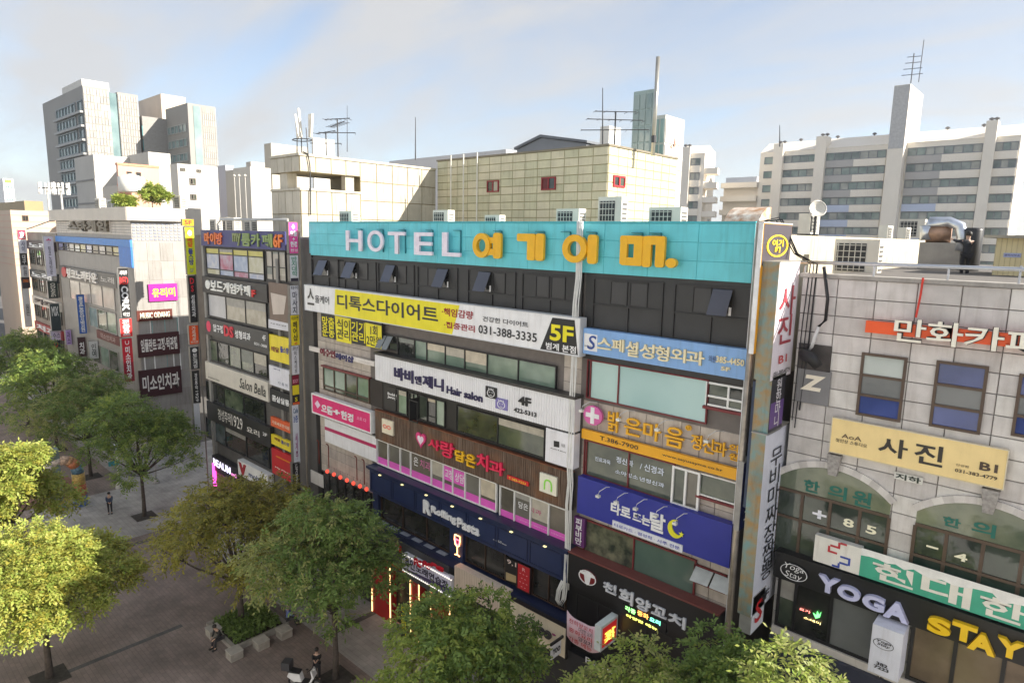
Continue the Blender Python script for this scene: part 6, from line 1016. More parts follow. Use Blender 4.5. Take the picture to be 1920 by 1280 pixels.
gt = block('glass_stair_tower', 'greenish glass tower behind the beige block', 'B7', 345, 494, 510, 298, 62, S(150, 168, 166)); tiles(gt[0], 'Y', gt[3]-.02, gt[1]+.1, gt[2]-.1, gt[5]-22, gt[5]-.3, 3, 13, [GLASS((.22, .30, .30), (.34, .42, .40), .1, .3), GLASS((.26, .34, .33), (.38, .46, .44), .1, .3)], gap=.16, th=.05, name='pane')
wt = block('white_emblem_tower', 'white panelled tower with a faded red flame emblem', 'B7', 500, 575, 714, 485, 66, S(184, 181, 176)); tiles(wt[0], 'X', wt[2]+.02, wt[3], wt[4], wt[5]-14, wt[5]-.3, 1, 5, M(S(188, 186, 182), .5, 0, .03), gap=.2, th=.06, name='panel'); tiles(wt[0], 'Y', wt[3]-.02, wt[1], wt[2], wt[5]-14, wt[5]-.3, 2, 5, gl2, gap=.2, th=.06, name='pane')
ew = rect('B7', (615, 645, 665, 735), 'X', wt[2]+.1); uc = (ew[0]+ew[1])/2; em = MB()
for k in range(3): em.prism([(wt[2]+.1, uc+(k-1)*.9-.2, ew[2]), (wt[2]+.1, uc+(k-1)*.9+.25, ew[2]+.3), (wt[2]+.1, uc+(k-1)*.5, ew[3]-abs(k-1)*1.2)], (.05, 0, 0))
part('emblem', em, M(S(190, 130, 110)), wt[0])
sw = block('small_white_tower', 'short white shaft behind the wide television antenna', 'B7', 100, 165, 250, 565, 58, S(214, 212, 206)); part('glazed_link', MB().box(sw[2]+.1, gt[1]-.1, 63, 66, 0, sw[5]+1.5), gl2, sw[0])
gx0_ = onY('C5', 625, 190, 70); gx1_ = onY('C5', 1105, 145, 70); ga_ = onY('C5', 795, 105, 70); gh = thing('gable_hall', 'dark grey gabled hall roof peeking over the beige block', 'building', (gx0_[0]+8, 70, 0)); part('wall', MB().prism([(gx0_[0], 70, 0), (gx1_[0], 70, 0), (gx1_[0], 70, gx1_[2]), (ga_[0], 70, ga_[2]), (gx0_[0], 70, gx0_[2])], (0, 25, 0)), M(S(118, 122, 128), .6, 0, .08, .3), gh)
part('roof', MB().prism([(gx0_[0]-.3, 69.7, gx0_[2]+.05), (ga_[0], 69.7, ga_[2]+.05), (gx1_[0]+.3, 69.7, gx1_[2]+.05), (gx1_[0]+.3, 69.7, gx1_[2]+.35), (ga_[0], 69.7, ga_[2]+.4), (gx0_[0]-.3, 69.7, gx0_[2]+.35)], (0, 25.6, 0)), M(S(100, 104, 110), .5), gh)
# apartment slabs ---------------------------------------------------------------
AW = M(S(222, 215, 203), .6, 0, .04, .2, .08); AWG = M(S(168, 166, 164), .6, 0, .04, .2); AWB = M(S(178, 188, 208), .6, 0, .04, .2); AGL = [GLASS((.10, .14, .14), (.30, .34, .32), .08, .4), GLASS((.26, .27, .25), (.44, .44, .40), .15, .5), GLASS((.14, .20, .19), (.32, .38, .35), .08, .4)]
def slab_block(name, label, pL, pR, z, depth, secs, cols, floors, fh=2.85, endw=None, zm='B8', ynum=None, stairs=()):
    L = Vector(onZ(zm, *pL, z)); Rr = Vector(onZ(zm, *pR, z)); d = (Rr-L); d.z = 0; ln = d.length; d.normalize(); ang = math.atan2(d.y, d.x); t = thing(name, label, 'building', (L.x, L.y, 0), rot=ang)
    def s_of(px):
        f = (px-pL[0])/(pR[0]-pL[0]); r = ray(zm, px, pL[1]+f*(pR[1]-pL[1])); nrm = Vector((-d.y, d.x, 0)); k = (L.x*nrm.x+L.y*nrm.y)/(r[0]*nrm.x+r[1]*nrm.y); return (r[0]*k-L.x)*d.x+(r[1]*k-L.y)*d.y
    part('wall', MB().box(0, ln, 0, depth, 0, z), AW, t); part('roof_edge', MB().prism([(0, -.1, z), (0, depth*.35, z+2.4), (0, depth, z+2.4), (0, depth, z)], (ln, 0, 0)), AW, t)
    for (a, b, n, pj) in secs:
        sa, sb = s_of(a), s_of(b)
        for j in range(floors):
            zz = z-2.4-j*fh
            if n: window(t, 'Y', -.03, sa, sb, zz, zz+1.45, n=n, fmat=M(S(120, 124, 128)), panes=[random.choice(AGL) for _ in range(n)], fw=.12, th=.1)
            sm = sa+(sb-sa)*.48; m1 = AWG if j in (0, 1, 2) else (AWB if j in (3, 4, 5) else AW)
            if n > 4: part('balcony_band', MB().box(sa, sm, -.28, -.03, zz-fh+1.5, zz-.02), m1, t); part('balcony_band', MB().box(sm+.01, sb, -.28, -.03, zz-fh+1.5, zz-.02), AW, t)
            elif n > 1: part('balcony_band', MB().box(sa, sb, -.28, -.03, zz-fh+1.5, zz-.02), AW, t)
    for (a, b, h) in cols:
        sa, sb = s_of(a), s_of(b); part('pier', MB().box(sa, sb, -1.0, 2, 0, z+h), AW, t)
        for k in (0.3, .75): part('roof_vent', MB().lathe([(.15, 0), (.15, .35), (.4, .42), (.42, .6), (.2, .75), (.05, .8)], 10, (sa+(sb-sa)*k, 1, z+h+(0 if k < .5 else 0))), M(S(90, 90, 92), .5), t)
    return t, L, d, ln, s_of, ang
ap, L_, d_, ln_, sof, ang = slab_block('apartment_slab', 'long white apartment slab with grey and blue balcony bands', (165, 665), (1905, 545), 40.0, 13, [(195, 262, 1, 0), (325, 540, 4, 0), (608, 1010, 7, 0), (1152, 1655, 8, 0), (1738, 1895, 3, 0)], [(262, 325, 1.5), (540, 608, 2.3), (1662, 1740, 2.6)], 10)
sa, sb = sof(1022), sof(1140); nrm = Vector((-d_.y, d_.x, 0)); r = ray('B8', 1050, 235); k = (L_.x*nrm.x+L_.y*nrm.y)/(r[0]*nrm.x+r[1]*nrm.y); ztw = r[2]*k+CAMZ
part('lift_tower', MB().box(sa+.3, sb, -2.2, 9, 0, ztw), AW, ap); part('lift_tower_cap', MB().box(sa+.35, sb-.05, -2.26, -2.2, ztw-11, ztw-.1), M(S(176, 176, 176), .6), ap)
for k in range(6): s_ = sof(360+k*250) if k < 6 else 0; part('roof_vent', MB().lathe([(.15, 0), (.15, .35), (.4, .42), (.42, .6), (.2, .75), (.05, .8)], 10, (s_, 6, 42.4)), M(S(90, 90, 92), .5), ap)
part('end_step', MB().box(-8, -.01, 1, 12, 0, 34.2), AW, ap)
for j in range(4): part('balcony', MB().prism([(-8, -.6, 33-j*2.85), (-.1, -.6, 33-j*2.85), (-.1, 1, 33-j*2.85), (-8, 1, 33-j*2.85)], (0, 0, 1.1)), AW, ap)
q = onZ('B8', 1165, 200, ztw); yg_ = thing('tv_antenna', 'television antenna on top of the apartment lift tower', 'antenna', q); part('mast', MB().tube([q, (q[0], q[1], q[2]+5)], .09, 5), DKM, yg_); part('whip', MB().tube([(q[0]+1.2, q[1], q[2]), (q[0]+1.3, q[1], q[2]+7)], .07, 5), DKM, yg_)
for k in range(4): part('boom', MB().tube([(q[0]-1.6+.2*k, q[1], q[2]+1.5+k), (q[0]+1.6-.2*k, q[1]+.6, q[2]+1.5+k)], .06, 5), DKM, yg_)
a2 = slab_block('apartment_end_block', 'white apartment block end with stepped balconies and a painted number', (690, 770), (862, 765), 39.0, 20, [(762, 832, 2, 0)], [(695, 757, 1.2)], 9, zm='B7')
ln2 = a2[3]
for j in range(6): part('balcony', MB().prism([(ln2+.01, .3, 35.0-j*2.85), (ln2+2.6, .3, 35.0-j*2.85), (ln2+2.6, 4.5, 35.0-j*2.85), (ln2+.01, 6, 35.0-j*2.85)], (0, 0, 1.15)), AW, a2[0])
text(a2[0], '205', 'X', ln2+.01, (12, 16.5, 24.0, 26.5), S(80, 84, 90), bold=.01)
a3 = block('apartment_rear_block', 'low distant apartment block between the two nearer slabs', 'B7', 1015, 1240, 1260, 935, 185, S(200, 202, 206))
for j in range(4): window(a3[0], 'Y', a3[3]-.05, a3[1]+1, a3[2]-.5, a3[5]-3.4-j*3.2, a3[5]-1.9-j*3.2, n=8, fmat=WHF, panes=AGL, fw=.2)
# hills at the horizon
hm = MB(); nh = 60; c0 = onY('O', -250, 380, 2600/4.5)
for k in range(nh+1):
    f = k/nh; x = -5200+4300*f; y = 500+1900*f; h = (40+170*math.exp(-((f-.08)/.12)**2)+22*math.sin(k*.9)+9*math.sin(k*2.3))*(1 if f < .3 else max(.15, 1-(f-.3)*4))
    hm.v += [(x, y, -5), (x, y, max(h, 20)), (x-500, y+500, -5)]
for k in range(nh): i = k*3; hm.f += [(i, i+3, i+4, i+1), (i+1, i+4, i+5, i+2)]
hl = structure('hills', hm, M((.10, .13, .11), .9, 0, .25, .01))
# ------------------------------------------------------------------ more roof clutter on the middle and corner buildings
for k, (px, y, s, lab) in enumerate(((405, 24.5, 1.3, 'outdoor unit above the orange letters of the indigo sign'), (438, 26, 1.5, 'outdoor unit midway along the middle building roof'), (470, 24.5, 1.2, 'outdoor unit nearest the white block on the middle building'), (425, 30, 1.7, 'rear outdoor unit on the middle building roof'))): ac('O', px, 420, y, 21.65, lab, s)
rf = thing('pipe_frame', 'long silver pipe rail over the indigo sign', 'rail', (-44, 22, 21.6)); za = onY('O', 440, 412, 22.2)[2]; part('pipe', MB().tube([(mx0+.3, 22.2, 21.6), (mx0+.3, 22.2, za-.3), (mx0+.8, 22.2, za), (mx1-4.5, 22.2, za), (mx1-4.4, 22.2, 21.6)], .09, 8), M(S(180, 180, 176), .4, .5), rf, True)
cn = thing('canopy_frame', 'low dark canopy of steel beams on the middle building roof', 'canopy', (-46, 33, 21.6))
for k in range(4): part('beam', MB().box(-50.5+k*2.6, -50.3+k*2.6, 29, 38, 23.6, 23.75), DKM, cn)
part('sheet', MB().box(-51, -42, 29, 38, 23.76, 23.84), M(S(110, 120, 126), .5, .2, .2, .6), cn)
for x, y in ((-50.6, 29.2), (-42.4, 29.2), (-50.6, 37.6), (-42.4, 37.6)): part('post', MB().box(x-.08, x+.08, y-.08, y+.08, 21.65, 23.6), DKM, cn)
lm_ = 'first second third'.split()
for k, (px, pt) in enumerate(((443, 332), (452, 332), (463, 332))):
    b_ = onY('O', px, 410, 31); tpz = onY('O', px, pt, 31)[2]; o = thing('slim_mast', lm_[k]+' from the left of three slim knobbed masts beside the white house', 'mast', (b_[0], 31, 21.65), 'slim knobbed masts'); part('mast', MB().tube([(b_[0], 31, 21.65), (b_[0], 31, tpz)], .05, 6), M(S(170, 166, 158), .5), o); part('knob', MB().lathe([(.02, 0), (.14, .1), (.14, .2), (.02, .3)], 8, (b_[0], 31, tpz)), M(S(190, 186, 176), .5), o)
ct = thing('cell_tower', 'pair of white mobile antenna clusters on poles at the left roof edge', 'antenna', onY('O', 105, 390, 24)); p = ORG[ct.name]
for k, (px, pt) in enumerate(((92, 345), (117, 345))):
    b_ = onY('O', px, 392, 24); tz = onY('O', px, pt, 24)[2]; part('pole', MB().tube([(b_[0], 24, cz1), (b_[0], 24, tz-.3)], .12, 8), M(S(176, 176, 172), .5), ct); part('ring', MB().tube([(b_[0]+.9*math.cos(q*.785), 24+.9*math.sin(q*.785), tz-.5) for q in range(9)], .06, 5), DKM, ct)
    for q in range(6): a = q*1.047; xx, yy = b_[0]+.95*math.cos(a), 24+.95*math.sin(a); part('panel', MB().box(xx-.16, xx+.16, yy-.1, yy+.1, tz-1.3, tz+.2), M(S(206, 204, 198), .5), ct)
for k, (px, y, s, lab) in enumerate(((190, 26, 1.8, 'outdoor unit on the corner building roof near the shrubs'), (340, 27, 1.6, 'outdoor unit on the corner building roof near its right end'))): ac('O', px, 400, y, cz1+1.05, lab, s)
# telephone style cables draped over the street front
for k, (pts, lab) in enumerate(((((1545, 500), (1552, 560), (1548, 600), (1535, 612)), 'thick black hose hanging from the stone building roof'), (((1535, 612), (1522, 650), (1505, 672)), 'white pipe leaning to the round vent on the stone wall'))):
    o = thing('wall_hose', lab, 'hose', onY('O', *pts[-1], 20.85)); part('hose', MB().tube([onY('O', a, b, 20.85) for a, b in pts], .05, 6), M(S(30, 30, 32) if k == 0 else S(206, 206, 204), .5), o, True)
# air: far things fade a little
hz_ = MB().box(-5900, 2600, -640, 4600, -6, 260); me = bpy.data.meshes.new('haze'); me.from_pydata(hz_.v, [], hz_.f); ho = bpy.data.objects.new('haze', me); COL.objects.link(ho); ho['kind'] = 'stuff'
hm_ = bpy.data.materials.new('haze'); hm_.use_nodes = True; n = hm_.node_tree.nodes; n.remove(n['Principled BSDF']); pv = n.new('ShaderNodeVolumePrincipled'); pv.inputs['Color'].default_value = (.86, .9, .95, 1); pv.inputs['Density'].default_value = .00022; pv.inputs['Anisotropy'].default_value = .2; hm_.node_tree.links.new(pv.outputs[0], n['Material Output'].inputs['Volume']); me.materials.append(hm_)
# ------------------------------------------------------------------ the sunlit row across the street, behind the viewpoint (unseen; added for bounce light and window reflections)
opp = thing('opposite_building', 'unseen pale plastered building row across the street with regular dark windows', 'building', (-40, -8, 0))
part('wall', MB().box(-105, 30, -14, -2.6, 0, 25.0), M(S(240, 234, 224), .7, 0, .06, .4, .1), opp)
for j in range(6):
    for i in range(16): window(opp, 'Y', -2.58, -100+i*8, -96+i*8, 4.5+j*3.4, 6.3+j*3.4, n=2, fmat=WHF, panes=[GD], fw=.1, th=-.07) if False else part('window', MB().box(-100+i*8, -95.5+i*8, -2.6, -2.55, 4.4+j*3.4, 6.3+j*3.4), GD, opp)
# ------------------------------------------------------------------ trees
def leafmat(cols, trans=.3):
    m = bpy.data.materials.new('leaves'); m.use_nodes = True; t = m.node_tree; n = t.nodes; l = t.links; b = n['Principled BSDF']; b.inputs['Roughness'].default_value = .5; b.inputs['Specular IOR Level'].default_value = .35
    g = n.new('ShaderNodeNewGeometry'); cr = n.new('ShaderNodeValToRGB'); k = len(cols)
    while len(cr.color_ramp.elements) < k: cr.color_ramp.elements.new(.5)
    for i, c_ in enumerate(cols): cr.color_ramp.elements[i].position = i/(k-1); cr.color_ramp.elements[i].color = (*c_, 1)
    l.new(g.outputs['Random Per Island'], cr.inputs[0]); l.new(cr.outputs[0], b.inputs['Base Color'])
    tr = n.new('ShaderNodeBsdfTranslucent'); l.new(cr.outputs[0], tr.inputs[0]); mx_ = n.new('ShaderNodeMixShader'); mx_.inputs[0].default_value = trans
    l.new(b.outputs[0], mx_.inputs[1]); l.new(tr.outputs[0], mx_.inputs[2]); l.new(mx_.outputs[0], n['Material Output'].inputs[0]); return m
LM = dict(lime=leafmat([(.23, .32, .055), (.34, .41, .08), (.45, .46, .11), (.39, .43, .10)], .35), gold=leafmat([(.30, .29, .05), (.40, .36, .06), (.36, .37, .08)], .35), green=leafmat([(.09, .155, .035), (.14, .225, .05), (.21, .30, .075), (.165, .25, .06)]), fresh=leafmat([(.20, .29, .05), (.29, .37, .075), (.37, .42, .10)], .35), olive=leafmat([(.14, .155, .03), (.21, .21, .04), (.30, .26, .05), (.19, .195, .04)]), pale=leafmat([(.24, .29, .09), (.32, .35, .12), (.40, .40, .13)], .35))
BARK = M((.075, .06, .05), .9, 0, .3, 6, 0, .6)
def make_tree(label, x, y, h, r, m1, m2, light, seed, nl=18, ns=2600, trunk=.3, fork=.36, ls=.55, leaf=(.21, .095), pit=True, z0=0.0, name='street_tree', lean=(0, 0), group='street trees'):
    rg = np.random.default_rng(seed); t = thing(name, label, 'tree', (x, y, z0), group); O = np.array([x, y, z0])
    fz = h*fork; fk = np.array([lean[0]*.4, lean[1]*.4, fz]); lob = []
    for k in range(nl):
        a = 2*math.pi*(k*.618)+rg.uniform(-.45, .45); q = math.sqrt((k+.6)/nl); rr = r*.78*q*rg.uniform(.75, 1.15); zz = h*(.88-.36*q*q)+rg.uniform(-.09, .09)*h
        R_ = r*rg.uniform(.2, .37); zz = min(zz, h-R_*.5); lob.append((np.array([lean[0]+rr*math.cos(a), lean[1]+rr*math.sin(a), zz]), R_))
    tb = MB(); tb.tube([O+np.array([0, 0, -.05 if z0 == 0 else 0]), O+fk*.35+np.array([rg.uniform(-.1, .1), 0, 0]), O+fk], [trunk*.6, trunk*.45, trunk*.36], 9)
    for c_, R_ in lob:
        md = fk+(c_-fk)*.5+np.array([rg.uniform(-.3, .3), rg.uniform(-.3, .3), -.1*R_]); tb.tube([O+fk*.96, O+md, O+c_], [trunk*.26, trunk*.15, trunk*.05], 6)
        for k in range(4):
            dd = rg.normal(size=3); dd /= np.linalg.norm(dd); dd[2] = abs(dd[2])*.6; st = md+(c_-md)*rg.uniform(.3, .9); tb.tube([O+st, O+c_+dd*R_*.85], [trunk*.06, trunk*.015], 4)
    part('trunk', tb, BARK, t, True)
    w = np.array([R_*R_ for _, R_ in lob]); w /= w.sum(); idx = rg.choice(nl, ns, p=w); C_ = np.array([c_ for c_, _ in lob])[idx]; Rr = np.array([R_ for _, R_ in lob])[idx]
    D = rg.normal(size=(ns, 3)); D[:, 2] = D[:, 2]*.8+.25; D /= np.linalg.norm(D, axis=1, keepdims=True)
    Pp = C_+D*(Rr*rg.uniform(.45, 1.08, ns)**.8)[:, None]*np.array([1, 1, .58])
    out = D*np.array([1, 1, .35])+rg.normal(size=(ns, 3))*.35; out[:, 2] -= .05; out /= np.linalg.norm(out, axis=1, keepdims=True)
    upv = np.array([0, 0, 1.0])+rg.normal(size=(ns, 3))*.35; sd_ = np.cross(out, upv); sd_ /= np.linalg.norm(sd_, axis=1, keepdims=True); nn = np.cross(sd_, out)
    nlf = 9; V_ = []; 
    L_s = ls*rg.uniform(.7, 1.25, ns)
    for i in range(nlf):
        f = (i//2+.6)/(nlf/2+.4); s = 1 if i % 2 else -1
        if i == nlf-1: s = 0; f = 1.0
        b0 = Pp+out*(L_s*f)[:, None]-np.array([0, 0, 1])*(L_s*f*f*.28)[:, None]
        dr = out*(.55 if s else 1)+sd_*(s*.85)+rg.normal(size=(ns, 3))*.22-np.array([0, 0, .15]); dr /= np.linalg.norm(dr, axis=1, keepdims=True)
        wv = np.cross(dr, nn+rg.normal(size=(ns, 3))*.3); wv /= np.linalg.norm(wv, axis=1, keepdims=True); a_, b_ = leaf[0]*rg.uniform(.75, 1.25, ns), leaf[1]*rg.uniform(.8, 1.2, ns)
        V_.append(np.stack([b0, b0+dr*(a_*.5)[:, None]+wv*(b_*.5)[:, None], b0+dr*a_[:, None]-np.array([0, 0, .02]), b0+dr*(a_*.5)[:, None]-wv*(b_*.5)[:, None]], 1))
    vv = np.concatenate(V_, 0).reshape(-1, 3); nq = len(vv)//4; me = bpy.data.meshes.new('crown'); me.vertices.add(nq*4); me.vertices.foreach_set('co', vv.ravel()); me.loops.add(nq*4); me.loops.foreach_set('vertex_index', np.arange(nq*4, dtype=np.int32)); me.polygons.add(nq); me.polygons.foreach_set('loop_start', np.arange(0, nq*4, 4, dtype=np.int32)); me.materials.append(LM[m1]); me.materials.append(LM[m2])
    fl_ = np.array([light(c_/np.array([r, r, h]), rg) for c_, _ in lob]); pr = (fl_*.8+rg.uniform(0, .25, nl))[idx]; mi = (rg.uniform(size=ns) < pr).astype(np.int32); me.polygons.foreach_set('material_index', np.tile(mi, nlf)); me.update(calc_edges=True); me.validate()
    o = bpy.data.objects.new('crown', me); COL.objects.link(o); o.parent = t
    if pit: part('tree_pit', MB().box(x-.75, x+.75, y-.75, y+.75, .005, .03), M((.05, .045, .04), .9, 0, .3, 5), t)
    return t
lf = lambda c_: -(.74*c_[0]+.67*c_[1])  # lobes left in view; most trees paint sunlight there with yellower leaves
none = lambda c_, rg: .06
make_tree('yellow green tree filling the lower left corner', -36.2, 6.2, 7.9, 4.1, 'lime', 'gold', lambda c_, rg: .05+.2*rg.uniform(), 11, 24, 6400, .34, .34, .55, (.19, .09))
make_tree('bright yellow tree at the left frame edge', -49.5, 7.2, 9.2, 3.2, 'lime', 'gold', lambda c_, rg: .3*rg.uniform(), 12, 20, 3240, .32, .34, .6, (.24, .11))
make_tree('dark green tree at the upper left of the tree row', -87, 15.4, 11.0, 5.2, 'green', 'fresh', lambda c_, rg: .15, 13, 18, 2400)
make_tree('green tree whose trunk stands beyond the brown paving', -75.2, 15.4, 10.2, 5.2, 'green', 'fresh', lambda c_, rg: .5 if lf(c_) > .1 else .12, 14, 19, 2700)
make_tree('medium green tree with left leaves coloured as lit near the arch sculpture', -64.9, 15.6, 9.6, 4.8, 'green', 'pale', lambda c_, rg: .7 if lf(c_) > .15 else .1, 15, 19, 2700)
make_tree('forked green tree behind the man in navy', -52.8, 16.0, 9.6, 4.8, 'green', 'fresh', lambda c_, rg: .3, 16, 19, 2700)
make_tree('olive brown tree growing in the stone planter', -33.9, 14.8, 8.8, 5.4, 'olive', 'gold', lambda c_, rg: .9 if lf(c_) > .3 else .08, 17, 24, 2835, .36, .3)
make_tree('grey green tree with a sunlit streak in its leaf colour right of the planter', -26.0, 15.9, 10.0, 4.2, 'green', 'pale', lambda c_, rg: .8 if lf(c_) > .22 else .08, 18, 23, 2430, .3, .38)
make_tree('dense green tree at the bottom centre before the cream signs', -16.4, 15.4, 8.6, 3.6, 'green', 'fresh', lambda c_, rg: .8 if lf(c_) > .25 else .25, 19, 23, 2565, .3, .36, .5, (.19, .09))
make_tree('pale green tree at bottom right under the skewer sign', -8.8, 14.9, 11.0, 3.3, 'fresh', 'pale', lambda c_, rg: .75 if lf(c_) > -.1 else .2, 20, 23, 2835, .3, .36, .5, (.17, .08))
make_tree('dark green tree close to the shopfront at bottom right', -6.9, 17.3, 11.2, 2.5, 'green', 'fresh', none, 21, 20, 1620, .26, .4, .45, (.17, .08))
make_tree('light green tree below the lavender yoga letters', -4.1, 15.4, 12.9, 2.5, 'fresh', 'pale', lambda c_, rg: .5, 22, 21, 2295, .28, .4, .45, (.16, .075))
for k, (px, py, s, lab) in enumerate(((232, 375, 1.0, 'leftmost small roof garden shrub above the corner building'), (285, 362, 1.35, 'largest roof garden shrub above the corner building'))):
    p = onY('O', px, py+14, 25); make_tree(lab, p[0], 25, s*1.9, s*1.2, 'fresh', 'lime', lambda c_, rg: .3, 30+k, 6, 420, .12, .3, .5, (.3, .14), False, cz1+1.05, 'roof_shrub', group='roof garden shrubs'); 
# ------------------------------------------------------------------ planter, sculpture, street things
pl = thing('stone_planter', 'low stone edged planter bed around the olive brown tree', 'planter', (-33.2, 14.8, 0)); STN = M((.33, .31, .28), .8, 0, .15, 3, .2, .3)
px0, px1, py0, py1 = -35.0, -31.6, 13.3, 16.5
for a in ((px0, px1, py0, py0+.22), (px0, px1, py1-.22, py1), (px0, px0+.22, py0+.22, py1-.22), (px1-.22, px1, py0+.22, py1-.22)): part('kerb_stone', MB().box(a[0], a[1], a[2], a[3], .005, .24), STN, pl)
part('soil', MB().box(px0+.22, px1-.22, py0+.22, py1-.22, .005, .17), M((.05, .04, .03), .95, 0, .3, 6), pl)
gc = np.random.default_rng(5); nq = 2600; P0 = np.stack([gc.uniform(px0+.3, px1-.3, nq), gc.uniform(py0+.3, py1-.3, nq), gc.uniform(.2, .55, nq)], 1); mbg = MB()
for q in P0:
    d1 = gc.normal(size=3)*.1; d2 = gc.normal(size=3)*.05; i = len(mbg.v); mbg.v += [tuple(q), tuple(q+d1*.5+d2), tuple(q+d1), tuple(q+d1*.5-d2)]; mbg.f.append((i, i+1, i+2, i+3))
g_ = part('ground_cover', mbg, LM['green'], pl); g_['kind'] = 'stuff'
for k, (px, py, lab) in enumerate(((401, 1190, 'stone block seat at the left corner of the planter'), (440, 1232, 'stone block seat at the nearest corner of the planter'), (490, 1212, 'stone block seat midway along the near planter edge'), (533, 1192, 'stone block seat at the right corner of the planter'))):
    p = onZ('O', px, py); o = thing('block_seat', lab, 'seat', p, 'stone block seats'); m_ = MB().box(p[0]-.32, p[0]+.32, p[1]-.32, p[1]+.32, .005, .42); part('block', m_, STN, o); part('cap', MB().box(p[0]-.34, p[0]+.34, p[1]-.34, p[1]+.34, .42, .47), M((.42, .40, .37), .8, 0, .1, 4), o)
sp_ = onZ('O', 107, 957); sc_ = thing('arch_sculpture', 'blue green pillar with a rainbow mosaic tube arching over', 'sculpture', sp_); zt = onY('O', 104, 850, sp_[1])[2]
part('pillar', MB().box(sp_[0]-.42, sp_[0]+.42, sp_[1]-.42, sp_[1]+.42, .005, zt), M((.16, .21, .20), .6, 0, .12, 1.5, .2), sc_)
for k, cc in enumerate(((.5, .2, .05), (.1, .2, .4), (.45, .35, .08))): part('mosaic_band', MB().box(sp_[0]-.45, sp_[0]+.45, sp_[1]-.45, sp_[1]+.45, .01+k*.3, .29+k*.3), M(cc, .4, 0, .4, 9), sc_)
ac_ = []; y0_, y1_ = sp_[1]-.7, onZ('O', 148, 947)[1]+.1; za = onY('O', 128, 878, (y0_+y1_)/2)[2]
for k in range(15): th = math.pi*(1-k/14); ac_.append((sp_[0]+.2, (y0_+y1_)/2+(y1_-y0_)/2*math.cos(th), (za-1.3)+1.3*math.sin(th)))
ac_ += [(sp_[0]+.2, y1_, (za-1.3)*(1-k/6)) for k in range(1, 7)]
cl = [(.62, .58, .55), (.62, .58, .55), (.62, .56, .5), (.6, .5, .42), (.6, .42, .3), (.55, .3, .15), (.5, .16, .06), (.10, .2, .28), (.55, .38, .10), (.5, .14, .06), (.08, .16, .38)]
seg = len(ac_)-1
for k in range(11):
    i0 = int(seg*k/11); i1 = int(seg*(k+1)/11); part('tube_segment', MB().tube(ac_[i0:i1+1], .26+.025*k, 12), M(cl[k], .35, 0, .35, 7), sc_, True)
part('plinth', MB().box(sp_[0]-1.2, sp_[0]+1.0, y0_-.4, y1_+.6, .004, .05), GREY_PAVE, sc_)
def lamp_post(label, px, py, h, col, top):
    p = onZ('O', px, py); o = thing('street_lamp', label, 'lamp', p); part('base', MB().lathe([(.3, 0), (.28, .25), (.14, .45)], 12, (p[0], p[1], .006)), M(col, .5), o); part('pole', MB().tube([(p[0], p[1], .4), (p[0], p[1], h)], .07, 8), M(col, .5), o); part('lamp_head', MB().lathe([(.08, 0), (.32, .12), (.34, .3), (.2, .5), (.03, .58)], 12, (p[0], p[1], h)), M(top, .4), o, True); return o, p
lp, p = lamp_post('white based lamp post left of the man in navy', 224, 914, 3.4, S(196, 194, 188), S(180, 190, 196))
part('sign_plate', MB().box(p[0]+.08, p[0]+.12, p[1]-.7, p[1]+.1, 2.1, 2.5), M(S(60, 150, 160)), lp)
lamp_post('lamp post with a bright green dome top among the trees', 293, 905, 4.6, S(150, 150, 150), S(70, 190, 80))
oc = thing('overhead_cable', 'slack pale cable crossing above the far left shop signs', 'cable', (-95, 21, 22)); part('cable', MB().tube([onY('A2', x, y, 20.6) for x, y in ((200, 200), (300, 165), (420, 120), (560, 45))], .07, 5), M(S(110, 110, 110)), oc)
